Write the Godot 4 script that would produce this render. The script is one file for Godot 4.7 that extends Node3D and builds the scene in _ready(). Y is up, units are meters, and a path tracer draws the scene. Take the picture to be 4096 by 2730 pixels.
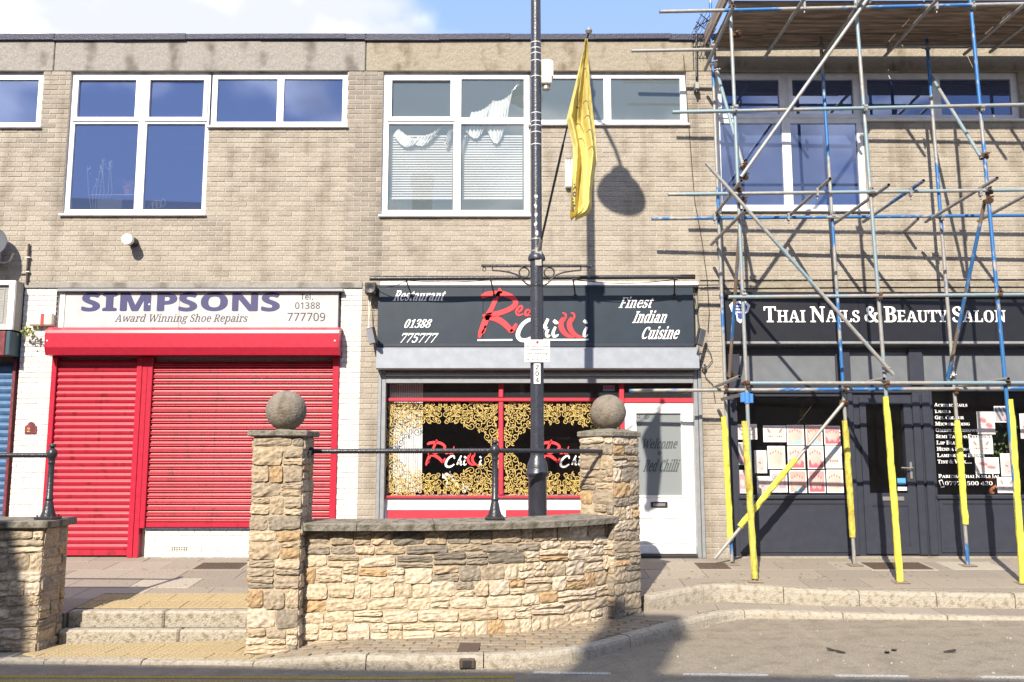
extends Node3D

# ---------------------------------------------------------------- mesh collector
class MB:
	var v := PackedVector3Array()
	var n := PackedVector3Array()
	var c := PackedColorArray()
	var uv := PackedVector2Array()
	var ix := PackedInt32Array()
	var col := Color.WHITE
	var xf := Transform3D.IDENTITY

	func pt(p: Vector3, nn: Vector3, t := Vector2.ZERO) -> int:
		v.append(xf * p)
		n.append((xf.basis * nn).normalized())
		c.append(col)
		uv.append(t)
		return v.size() - 1

	func face(a: int, b: int, d: int) -> void:   # counter-clockwise seen from outside
		ix.append(a); ix.append(d); ix.append(b)

	func tri(a: Vector3, b: Vector3, d: Vector3) -> void:
		var nn := (b - a).cross(d - a)
		if nn.length_squared() < 1e-16:
			return
		nn = nn.normalized()
		face(pt(a, nn), pt(b, nn), pt(d, nn))

	func quad(a: Vector3, b: Vector3, d: Vector3, e: Vector3) -> void:
		var nn := (b - a).cross(d - a)
		if nn.length_squared() < 1e-16:
			nn = (d - a).cross(e - a)
		nn = nn.normalized()
		var i := pt(a, nn, Vector2(0, 1))
		pt(b, nn, Vector2(1, 1)); pt(d, nn, Vector2(1, 0)); pt(e, nn, Vector2(0, 0))
		face(i, i + 1, i + 2); face(i, i + 2, i + 3)

	func box(lo: Vector3, hi: Vector3) -> void:
		var p := func(i, j, k): return Vector3(hi.x if i else lo.x, hi.y if j else lo.y, hi.z if k else lo.z)
		quad(p.call(0,0,1), p.call(1,0,1), p.call(1,1,1), p.call(0,1,1))
		quad(p.call(1,0,0), p.call(0,0,0), p.call(0,1,0), p.call(1,1,0))
		quad(p.call(1,0,1), p.call(1,0,0), p.call(1,1,0), p.call(1,1,1))
		quad(p.call(0,0,0), p.call(0,0,1), p.call(0,1,1), p.call(0,1,0))
		quad(p.call(0,1,1), p.call(1,1,1), p.call(1,1,0), p.call(0,1,0))
		quad(p.call(0,0,0), p.call(1,0,0), p.call(1,0,1), p.call(0,0,1))

	# chamfered box: 44 triangles
	func cbox(lo: Vector3, hi: Vector3, b: float) -> void:
		var m := (lo + hi) / 2.0
		var h := (hi - lo) / 2.0
		b = minf(b, minf(h.x, minf(h.y, h.z)) * 0.9)
		for ax in 3:
			for s in [-1.0, 1.0]:
				var a1 := (ax + 1) % 3
				var a2 := (ax + 2) % 3
				var q: Array[Vector3] = []
				for k in [[-1.0, -1.0], [1.0, -1.0], [1.0, 1.0], [-1.0, 1.0]]:
					var p := Vector3.ZERO
					p[ax] = h[ax] * s
					p[a1] = (h[a1] - b) * k[0]
					p[a2] = (h[a2] - b) * k[1]
					q.append(m + p)
				if s > 0: quad(q[0], q[1], q[2], q[3])
				else: quad(q[3], q[2], q[1], q[0])
		for ax in 3:
			var a1 := (ax + 1) % 3
			var a2 := (ax + 2) % 3
			for s1 in [-1.0, 1.0]:
				for s2 in [-1.0, 1.0]:
					var q: Array[Vector3] = []
					for k in [[-1.0, 0], [1.0, 0], [1.0, 1], [-1.0, 1]]:
						var p := Vector3.ZERO
						p[ax] = (h[ax] - b) * k[0]
						p[a1] = (h[a1] - (b if k[1] else 0.0)) * s1
						p[a2] = (h[a2] - (0.0 if k[1] else b)) * s2
						q.append(m + p)
					var nn := (q[1] - q[0]).cross(q[2] - q[0])
					if nn[a1] * s1 + nn[a2] * s2 > 0: quad(q[0], q[1], q[2], q[3])
					else: quad(q[3], q[2], q[1], q[0])
		for sx in [-1.0, 1.0]:
			for sy in [-1.0, 1.0]:
				for sz in [-1.0, 1.0]:
					var a := m + Vector3(h.x * sx, (h.y - b) * sy, (h.z - b) * sz)
					var d := m + Vector3((h.x - b) * sx, h.y * sy, (h.z - b) * sz)
					var e := m + Vector3((h.x - b) * sx, (h.y - b) * sy, h.z * sz)
					if sx * sy * sz > 0: tri(a, d, e)
					else: tri(a, e, d)

	func tube(a: Vector3, b: Vector3, r: float, r2 := -1.0, seg := 12, caps := true) -> void:
		if r2 < 0: r2 = r
		var d := (b - a).normalized()
		var u := d.cross(Vector3.UP if absf(d.y) < 0.95 else Vector3.RIGHT).normalized()
		var w := u.cross(d).normalized()
		var i0 := v.size()
		for k in seg + 1:
			var t := TAU * k / seg
			var nn := u * cos(t) + w * sin(t)
			pt(a + nn * r, nn, Vector2(float(k) / seg, 0)); pt(b + nn * r2, nn, Vector2(float(k) / seg, 1))
		for k in seg:
			var i := i0 + k * 2
			face(i, i + 1, i + 3); face(i, i + 3, i + 2)
		if caps:
			for e in 2:
				var o := pt(b if e else a, d if e else -d)
				var f := v.size()
				for k in seg + 1:
					var t := TAU * k / seg
					pt((b if e else a) + (u * cos(t) + w * sin(t)) * (r2 if e else r), d if e else -d)
				for k in seg:
					if e: face(o, f + k + 1, f + k)
					else: face(o, f + k, f + k + 1)

	# open steel tube with a wall and a hollow end, coloured in patches along its length
	func pipe(a: Vector3, b: Vector3, r: float, paint: Callable, step := 0.04, seg := 12) -> void:
		var d := (b - a).normalized()
		var u := d.cross(Vector3.UP if absf(d.y) < 0.95 else Vector3.RIGHT).normalized()
		var w := u.cross(d).normalized()
		var rows := maxi(2, int(a.distance_to(b) / step))
		var i0 := v.size()
		for j in rows + 1:
			for k in seg + 1:
				var t := TAU * k / seg
				var nn := u * cos(t) + w * sin(t)
				var p := a.lerp(b, float(j) / rows) + nn * r
				col = paint.call(p)
				pt(p, nn)
		for j in rows:
			for k in seg:
				var i := i0 + j * (seg + 1) + k
				var i2 := i + seg + 1
				face(i, i2, i2 + 1); face(i, i2 + 1, i + 1)
		col = Color(0.2, 0.19, 0.18)
		for e in 2:
			var o := b if e else a
			var dd := d if e else -d
			var inn := o - dd * 0.12
			for k in seg:
				var t0 := TAU * k / seg
				var t1 := TAU * (k + 1) / seg
				var n0 := u * cos(t0) + w * sin(t0)
				var n1 := u * cos(t1) + w * sin(t1)
				if e:
					quad(o + n0 * r * 0.82, o + n1 * r * 0.82, o + n1 * r, o + n0 * r)
					quad(inn + n0 * r * 0.82, inn + n1 * r * 0.82, o + n1 * r * 0.82, o + n0 * r * 0.82)
				else:
					quad(o + n1 * r * 0.82, o + n0 * r * 0.82, o + n0 * r, o + n1 * r)
					quad(inn + n1 * r * 0.82, inn + n0 * r * 0.82, o + n0 * r * 0.82, o + n1 * r * 0.82)

	func path(pts: Array, r: float, seg := 8, rend := -1.0) -> void:   # tube along a polyline
		var i0 := v.size()
		var up := Vector3.UP
		for j in pts.size():
			var d: Vector3 = (pts[mini(j + 1, pts.size() - 1)] - pts[maxi(j - 1, 0)]).normalized()
			var u := d.cross(up)
			if u.length() < 0.1: u = d.cross(Vector3.RIGHT)
			u = u.normalized()
			var w := u.cross(d).normalized()
			up = w
			var rr := r if rend < 0 else lerpf(r, rend, float(j) / (pts.size() - 1))
			for k in seg + 1:
				var t := TAU * k / seg
				var nn := u * cos(t) + w * sin(t)
				pt(pts[j] + nn * rr, nn)
		for j in pts.size() - 1:
			for k in seg:
				var i := i0 + j * (seg + 1) + k
				var i2 := i + seg + 1
				face(i, i2, i2 + 1); face(i, i2 + 1, i + 1)

	# surface of revolution round the y axis; prof = [[r, y], ...] from bottom to top
	func lathe(prof: Array, seg := 24, at := Vector3.ZERO) -> void:
		for j in prof.size() - 1:
			var a := Vector2(prof[j][0], prof[j][1])
			var b := Vector2(prof[j + 1][0], prof[j + 1][1])
			if a.distance_to(b) < 1e-6: continue
			var na := _pn(prof, j, j)
			var nb := _pn(prof, j + 1, j)
			var i0 := v.size()
			for k in seg + 1:
				var t := TAU * k / seg
				var e := Vector3(cos(t), 0, sin(t))
				pt(at + e * a.x + Vector3.UP * a.y, e * na.x + Vector3.UP * na.y, Vector2(float(k) / seg, a.y))
				pt(at + e * b.x + Vector3.UP * b.y, e * nb.x + Vector3.UP * nb.y, Vector2(float(k) / seg, b.y))
			for k in seg:
				var i := i0 + k * 2
				face(i, i + 1, i + 3); face(i, i + 3, i + 2)

	func _pn(prof: Array, at: int, seg: int) -> Vector2:
		var me := Vector2(prof[seg + 1][0] - prof[seg][0], prof[seg + 1][1] - prof[seg][1]).normalized()
		var o := seg + (1 if at > seg else -1)
		if o >= 0 and o < prof.size() - 1:
			var ot := Vector2(prof[o + 1][0] - prof[o][0], prof[o + 1][1] - prof[o][1]).normalized()
			if me.dot(ot) > 0.75: me = (me + ot).normalized()
		return Vector2(me.y, -me.x)

	# flat polygon in x,y pushed back in z
	func prism(poly: PackedVector2Array, z0: float, z1: float) -> void:
		if Geometry2D.is_polygon_clockwise(poly):
			poly = poly.duplicate(); poly.reverse()
		var ids := Geometry2D.triangulate_polygon(poly)
		for k in range(0, ids.size(), 3):
			var a := poly[ids[k]]
			var b := poly[ids[k + 1]]
			var d := poly[ids[k + 2]]
			if (b - a).cross(d - a) < 0:
				var q := b; b = d; d = q
			tri(Vector3(a.x, a.y, z1), Vector3(b.x, b.y, z1), Vector3(d.x, d.y, z1))
			tri(Vector3(a.x, a.y, z0), Vector3(d.x, d.y, z0), Vector3(b.x, b.y, z0))
		for k in poly.size():
			var a := poly[k]
			var b := poly[(k + 1) % poly.size()]
			quad(Vector3(a.x, a.y, z0), Vector3(b.x, b.y, z0), Vector3(b.x, b.y, z1), Vector3(a.x, a.y, z1))

	# polygon on the ground (x,z) with a height function for the top and a thickness
	func slab(poly: PackedVector2Array, top: Callable, thick: float, bev := 0.0) -> void:
		if Geometry2D.is_polygon_clockwise(poly):
			poly = poly.duplicate(); poly.reverse()
		var inner := poly
		if bev > 0:
			var r := Geometry2D.offset_polygon(poly, -bev)
			if r.size() == 1 and r[0].size() == poly.size():
				inner = r[0]
				if Geometry2D.is_polygon_clockwise(inner): inner.reverse()
				var best := 0
				for k in inner.size():
					if inner[k].distance_to(poly[0]) < inner[best].distance_to(poly[0]): best = k
				var rot := PackedVector2Array()
				for k in inner.size(): rot.append(inner[(k + best) % inner.size()])
				inner = rot
		var ids := Geometry2D.triangulate_polygon(inner)
		var g := func(p: Vector2, dy: float): return Vector3(p.x, top.call(p.x, p.y) + dy, p.y)
		for k in range(0, ids.size(), 3):
			var a := inner[ids[k]]
			var b := inner[ids[k + 1]]
			var d := inner[ids[k + 2]]
			if (b - a).cross(d - a) > 0:
				var q := b; b = d; d = q
			tri(g.call(a, 0.0), g.call(b, 0.0), g.call(d, 0.0))
		var dz := -bev if inner != poly else 0.0
		for k in poly.size():
			var k2 := (k + 1) % poly.size()
			if inner != poly:
				quad(g.call(inner[k], 0.0), g.call(inner[k2], 0.0), g.call(poly[k2], dz), g.call(poly[k], dz))
			quad(g.call(poly[k], dz), g.call(poly[k2], dz), g.call(poly[k2], -thick), g.call(poly[k], -thick))

	# plate in the x,y plane between z0 (back) and z1 (front) with rectangular holes
	func holed(x0: float, y0: float, x1: float, y1: float, holes: Array, z0: float, z1: float, back := false) -> void:
		var xs := [x0, x1]
		var ys := [y0, y1]
		for h in holes:
			for q in [h[0], h[2]]:
				if q > x0 and q < x1: xs.append(q)
			for q in [h[1], h[3]]:
				if q > y0 and q < y1: ys.append(q)
		xs.sort(); ys.sort()
		for i in xs.size() - 1:
			for j in ys.size() - 1:
				var a: float = xs[i]
				var b: float = xs[i + 1]
				var d: float = ys[j]
				var e: float = ys[j + 1]
				if b - a < 1e-5 or e - d < 1e-5: continue
				var inside := false
				for h in holes:
					if (a + b) / 2 > h[0] and (a + b) / 2 < h[2] and (d + e) / 2 > h[1] and (d + e) / 2 < h[3]: inside = true
				if inside: continue
				quad(Vector3(a, d, z1), Vector3(b, d, z1), Vector3(b, e, z1), Vector3(a, e, z1))
				if back: quad(Vector3(b, d, z0), Vector3(a, d, z0), Vector3(a, e, z0), Vector3(b, e, z0))
		for h in holes:
			var a: float = maxf(h[0], x0)
			var b: float = minf(h[2], x1)
			var d: float = maxf(h[1], y0)
			var e: float = minf(h[3], y1)
			if h[0] > x0: quad(Vector3(a, d, z1), Vector3(a, d, z0), Vector3(a, e, z0), Vector3(a, e, z1))
			if h[2] < x1: quad(Vector3(b, d, z0), Vector3(b, d, z1), Vector3(b, e, z1), Vector3(b, e, z0))
			if h[1] > y0: quad(Vector3(a, d, z0), Vector3(a, d, z1), Vector3(b, d, z1), Vector3(b, d, z0))
			if h[3] < y1: quad(Vector3(a, e, z1), Vector3(a, e, z0), Vector3(b, e, z0), Vector3(b, e, z1))
		quad(Vector3(x0, y0, z0), Vector3(x0, y0, z1), Vector3(x0, y1, z1), Vector3(x0, y1, z0))
		quad(Vector3(x1, y0, z1), Vector3(x1, y0, z0), Vector3(x1, y1, z0), Vector3(x1, y1, z1))
		quad(Vector3(x0, y1, z1), Vector3(x1, y1, z1), Vector3(x1, y1, z0), Vector3(x0, y1, z0))
		quad(Vector3(x0, y0, z0), Vector3(x1, y0, z0), Vector3(x1, y0, z1), Vector3(x0, y0, z1))

	# flat brush stroke in x,y: smoothed centre line with widths
	func stroke(pts: Array, z0: float, z1: float, sub := 6) -> void:
		var pp: Array = []
		for j in pts.size() - 1:
			var p0: Vector3 = pts[maxi(j - 1, 0)]
			var p1: Vector3 = pts[j]
			var p2: Vector3 = pts[j + 1]
			var p3: Vector3 = pts[mini(j + 2, pts.size() - 1)]
			for k in sub:
				var t := float(k) / sub
				pp.append(0.5 * ((2.0 * p1) + (p2 - p0) * t + (2.0 * p0 - 5.0 * p1 + 4.0 * p2 - p3) * t * t + (3.0 * p1 - p0 - 3.0 * p2 + p3) * t * t * t))
		pp.append(pts[-1])
		var l: Array = []
		var r: Array = []
		for j in pp.size():
			var a: Vector3 = pp[maxi(j - 1, 0)]
			var b: Vector3 = pp[mini(j + 1, pp.size() - 1)]
			var d := Vector2(b.x - a.x, b.y - a.y).normalized()
			var nn := Vector2(-d.y, d.x) * absf(pp[j].z) / 2.0
			l.append(Vector2(pp[j].x, pp[j].y) + nn); r.append(Vector2(pp[j].x, pp[j].y) - nn)
		for j in pp.size() - 1:
			quad(Vector3(l[j].x, l[j].y, z1), Vector3(r[j].x, r[j].y, z1), Vector3(r[j + 1].x, r[j + 1].y, z1), Vector3(l[j + 1].x, l[j + 1].y, z1))
			if z1 - z0 > 0.002:
				quad(Vector3(r[j].x, r[j].y, z1), Vector3(r[j].x, r[j].y, z0), Vector3(r[j + 1].x, r[j + 1].y, z0), Vector3(r[j + 1].x, r[j + 1].y, z1))
				quad(Vector3(l[j].x, l[j].y, z0), Vector3(l[j].x, l[j].y, z1), Vector3(l[j + 1].x, l[j + 1].y, z1), Vector3(l[j + 1].x, l[j + 1].y, z0))

	func add(m: Mesh, t: Transform3D) -> void:
		for s in m.get_surface_count():
			var a := m.surface_get_arrays(s)
			var i0 := v.size()
			var vv: PackedVector3Array = a[Mesh.ARRAY_VERTEX]
			var nn: PackedVector3Array = a[Mesh.ARRAY_NORMAL]
			for k in vv.size(): pt(t * vv[k], (t.basis.inverse().transposed() * nn[k]).normalized())
			for i in a[Mesh.ARRAY_INDEX]: ix.append(i0 + i)

	func mesh() -> ArrayMesh:
		var a := []
		a.resize(Mesh.ARRAY_MAX)
		a[Mesh.ARRAY_VERTEX] = v
		a[Mesh.ARRAY_NORMAL] = n
		a[Mesh.ARRAY_COLOR] = c
		a[Mesh.ARRAY_TEX_UV] = uv
		a[Mesh.ARRAY_INDEX] = ix
		var m := ArrayMesh.new()
		if v.size(): m.add_surface_from_arrays(Mesh.PRIMITIVE_TRIANGLES, a)
		return m

# ---------------------------------------------------------------- nodes
var rng := RandomNumberGenerator.new()
var M := {}          # materials
var W := {}          # world transforms of the nodes
var used := {}       # top-level names
var nz := FastNoiseLite.new()

func numbered(called: String) -> String:
	var k: int = used.get(called, 0)
	used[called] = k + 1
	return called if k == 0 else "%s_%03d" % [called, k]

func tag(o: Node, label := "", category := "", group := "", kind := "") -> void:
	if label: o.set_meta("label", label)
	if category: o.set_meta("category", category)
	if group: o.set_meta("group", group)
	if kind: o.set_meta("kind", kind)

func thing(called: String, label: String, category: String, at := Vector3.ZERO, group := "", kind := "") -> Node3D:
	var o := Node3D.new()
	o.name = numbered(called)
	o.position = at
	add_child(o)
	W[o] = Transform3D(Basis.IDENTITY, at)
	tag(o, label, category, group, kind)
	return o

# a mesh given in world coordinates (or placed by a world transform) as a part of parent
func part(parent: Node3D, called: String, what, m: Material, at := Transform3D.IDENTITY) -> MeshInstance3D:
	var o := MeshInstance3D.new()
	o.name = called
	o.mesh = what.mesh() if what is MB else what
	o.material_override = m
	o.transform = W[parent].affine_inverse() * at
	parent.add_child(o, true)
	W[o] = at
	return o

func group_part(parent: Node3D, called: String, at: Vector3) -> Node3D:
	var o := Node3D.new()
	o.name = called
	o.transform = W[parent].affine_inverse() * Transform3D(Basis.IDENTITY, at)
	parent.add_child(o, true)
	W[o] = Transform3D(Basis.IDENTITY, at)
	return o

func single(called: String, label: String, category: String, what, m: Material, at: Vector3, group := "", kind := "") -> MeshInstance3D:   # one-mesh thing, mesh in world coordinates
	var o := MeshInstance3D.new()
	o.name = numbered(called)
	var ms: ArrayMesh = what.mesh() if what is MB else what
	o.mesh = ms
	o.material_override = m
	add_child(o)
	W[o] = Transform3D.IDENTITY
	tag(o, label, category, group, kind)
	return o

func V(x, y, z) -> Vector3: return Vector3(x, y, z)
func T(p: Vector3, s := Vector3.ONE, turn := 0.0) -> Transform3D:
	return Transform3D(Basis(Vector3.UP, turn) * Basis.from_scale(s), p)

# ---------------------------------------------------------------- materials
var texs := {}
func noise_tex(key: String, freq: float, lo: Color, hi: Color, oct := 4, size := 512, bump := 0.0, mid := -1.0, type := FastNoiseLite.TYPE_SIMPLEX_SMOOTH) -> NoiseTexture2D:
	if texs.has(key): return texs[key]
	var f := FastNoiseLite.new()
	f.seed = key.hash() % 1000
	f.noise_type = type
	f.frequency = freq
	f.fractal_octaves = oct
	var t := NoiseTexture2D.new()
	t.width = size; t.height = size
	t.seamless = true
	t.noise = f
	if bump > 0:
		t.as_normal_map = true
		t.bump_strength = bump
	else:
		var g := Gradient.new()
		g.set_color(0, lo); g.set_color(1, hi)
		if mid >= 0: g.set_offset(0, mid)
		t.color_ramp = g
	texs[key] = t
	return t

func mat(called: String, c: Color, rough := 0.8, metal := 0.0, grain: Texture2D = null, scale := 1.0, bump: Texture2D = null, bscale := 1.0) -> StandardMaterial3D:
	var m := StandardMaterial3D.new()
	m.resource_name = called
	m.albedo_color = c.linear_to_srgb()
	m.roughness = rough
	m.metallic = metal
	if grain or bump:
		m.uv1_triplanar = true
		m.uv1_world_triplanar = true
		m.uv1_scale = Vector3.ONE * scale
	if grain: m.albedo_texture = grain
	if bump:
		m.normal_enabled = true
		m.normal_texture = bump
		m.normal_scale = bscale
	M[called] = m
	return m

func vcol(m: StandardMaterial3D) -> StandardMaterial3D:
	m.vertex_color_use_as_albedo = true
	return m

func glass(called: String, tint: Color, alpha: float, metal := 0.0) -> StandardMaterial3D:
	var m := StandardMaterial3D.new()
	m.resource_name = called
	m.transparency = BaseMaterial3D.TRANSPARENCY_ALPHA
	var s := tint.linear_to_srgb()
	m.albedo_color = Color(s.r, s.g, s.b, alpha)
	m.roughness = 0.02
	m.metallic = metal
	m.metallic_specular = 0.7
	M[called] = m
	return m

# ---------------------------------------------------------------- lettering
var fonts := {}
func font(fam: String, weight: int) -> Font:
	var k := fam + str(weight)
	if not fonts.has(k):
		var f := SystemFont.new()
		f.font_names = PackedStringArray([fam])
		f.font_weight = weight
		fonts[k] = f
	return fonts[k]

func letters(s: String, fam: String, weight: int) -> Array:
	var t := TextMesh.new()
	t.text = s
	t.font = font(fam, weight)
	if weight > 700:      # heavier than the bold cut
		var fv := FontVariation.new()
		fv.base_font = font(fam, 700)
		fv.variation_embolden = 1.1
		t.font = fv
	t.font_size = 64
	t.pixel_size = 0.01
	t.depth = 0.02
	t.curve_step = 1.0
	return t.get_mesh_arrays()

# text baked into a collector, stretched to the box x0,y0,x1,y1 with its front at z1; slant leans it
func write(mb: MB, s: String, fam: String, weight: int, x0: float, y0: float, x1: float, y1: float, z0: float, z1: float, slant := 0.0, xfit := true) -> void:
	var a := letters(s, fam, weight)
	var vv: PackedVector3Array = a[Mesh.ARRAY_VERTEX]
	var nn: PackedVector3Array = a[Mesh.ARRAY_NORMAL]
	var lo := Vector3.INF
	var hi := -Vector3.INF
	for p in vv:
		lo = lo.min(p); hi = hi.max(p)
	var sy := (y1 - y0) / (hi.y - lo.y)
	var lean := slant * (y1 - y0)
	var sx := (x1 - x0 - lean) / (hi.x - lo.x) if xfit else sy
	var i0 := mb.v.size()
	for k in vv.size():
		var p := vv[k]
		var yy := y0 + (p.y - lo.y) * sy
		mb.pt(Vector3(x0 + (p.x - lo.x) * sx + slant * (yy - y0), yy, lerpf(z0, z1, (p.z - lo.z) / maxf(1e-6, hi.z - lo.z))), nn[k])
	var ids = a[Mesh.ARRAY_INDEX]
	if ids != null and ids.size():
		for i in ids: mb.ix.append(i0 + i)
	else:
		for i in vv.size(): mb.ix.append(i0 + i)

# words with taller first letters, fitted to a box
func small_caps(mb: MB, words: Array, fam: String, weight: int, x0: float, y0: float, x1: float, y1: float, z0: float, z1: float, ratio := 0.76) -> void:
	var h := y1 - y0
	var runs: Array = []
	var total := 0.0
	for w in words:
		for piece in [[w[0], 1.0], [w.substr(1), ratio]]:
			if piece[0] == "": continue
			var vv: PackedVector3Array = letters(piece[0], fam, weight)[Mesh.ARRAY_VERTEX]
			var lx := 1e9; var hx := -1e9; var ly := 1e9; var hy := -1e9
			for p in vv:
				lx = minf(lx, p.x); hx = maxf(hx, p.x); ly = minf(ly, p.y); hy = maxf(hy, p.y)
			var wd: float = (hx - lx) / (hy - ly) * h * piece[1]
			runs.append([piece[0], piece[1], wd])
			total += wd + h * 0.06
		runs.append(["", 0, h * 0.30])
		total += h * 0.30
	var k := (x1 - x0) / total
	var x := x0
	for r in runs:
		if r[0] != "": write(mb, r[0], fam, weight, x, y0, x + r[2] * k, y0 + h * r[1], z0, z1)
		x += (r[2] + (h * 0.06 if r[0] != "" else 0.0)) * k

func _ready() -> void:
	# ---- camera, sky, sun, exposure
	var cam := Camera3D.new()
	cam.name = "camera"
	cam.fov = 42.1
	cam.near = 0.05
	cam.far = 2000.0
	cam.position = Vector3(0, 1.44, 12.8)
	cam.rotation_degrees = Vector3(7.33, 0, 0)
	add_child(cam)
	cam.current = true

	var env := Environment.new()
	env.background_mode = Environment.BG_SKY
	var sky := Sky.new()
	sky.sky_material = sky_panorama()
	env.sky = sky
	env.background_energy_multiplier = 0.75
	env.tonemap_mode = Environment.TONE_MAPPER_LINEAR
	env.tonemap_exposure = 1.78
	env.sdfgi_enabled = true
	env.ssao_enabled = true
	env.ssil_enabled = true
	var we := WorldEnvironment.new()
	we.name = "world_environment"
	we.environment = env
	add_child(we)

	var sun := DirectionalLight3D.new()
	sun.name = "sun"
	sun.light_energy = 1.6
	sun.light_color = Color(1.0, 0.955, 0.88)
	sun.light_angular_distance = 0.53
	sun.shadow_enabled = true
	add_child(sun)
	sun.look_at_from_position(Vector3(0, 20, 0), Vector3(0.32, 20 - 0.79, -1.0), Vector3.UP)

	rng.seed = 20240
	nz.seed = 7
	nz.frequency = 1.0
	make_materials()
	ground()
	opposite_side()
	buildings()
	street_things()
	scaffold()
	small_things()

func sky_panorama() -> PanoramaSkyMaterial:
	var w := 2048
	var h := 1024
	var im := Image.create(w, h, false, Image.FORMAT_RGBF)
	var f := FastNoiseLite.new()
	f.seed = 11
	f.noise_type = FastNoiseLite.TYPE_SIMPLEX_SMOOTH
	f.frequency = 1.0
	f.fractal_octaves = 8
	f.fractal_gain = 0.55
	var off := Vector3(SKY_X, 2.1, SKY_Z)
	im.fill(Color(0.30, 0.29, 0.27))
	for j in h / 2:
		var el := PI / 2 - PI * (j + 0.5) / h
		for i in w:
			var az := TAU * (i + 0.5) / w
			var d := Vector3(sin(az) * cos(el), sin(el), -cos(az) * cos(el))
			var y := maxf(d.y, 0.0)
			var blue := Color(0.58, 0.74, 1.04).lerp(Color(0.17, 0.33, 0.78), pow(y, 0.55))
			# clouds lie on a sheet overhead, so they shrink towards the horizon
			var s := d / (y + 0.22)
			var q := f.get_noise_3d(s.x * 0.75 + off.x, off.y, s.z * 0.75 + off.z)
			var t := smoothstep(0.0, 0.17, q)
			var lump := f.get_noise_3d(s.x * 2.3 + off.z, off.y + 9.0, s.z * 2.3 + off.x)
			var cl := Color(1.9, 1.9, 1.92).lerp(Color(0.70, 0.72, 0.78), smoothstep(-0.35, 0.28, lump + 0.5 * (q - 0.3)))
			var c := blue.lerp(cl, t * 0.95)
			im.set_pixel(i, j, c)
	var m := PanoramaSkyMaterial.new()
	m.panorama = ImageTexture.create_from_image(im)
	return m

const SKY_X := -18.1787
const SKY_Z := 6.0304

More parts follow.
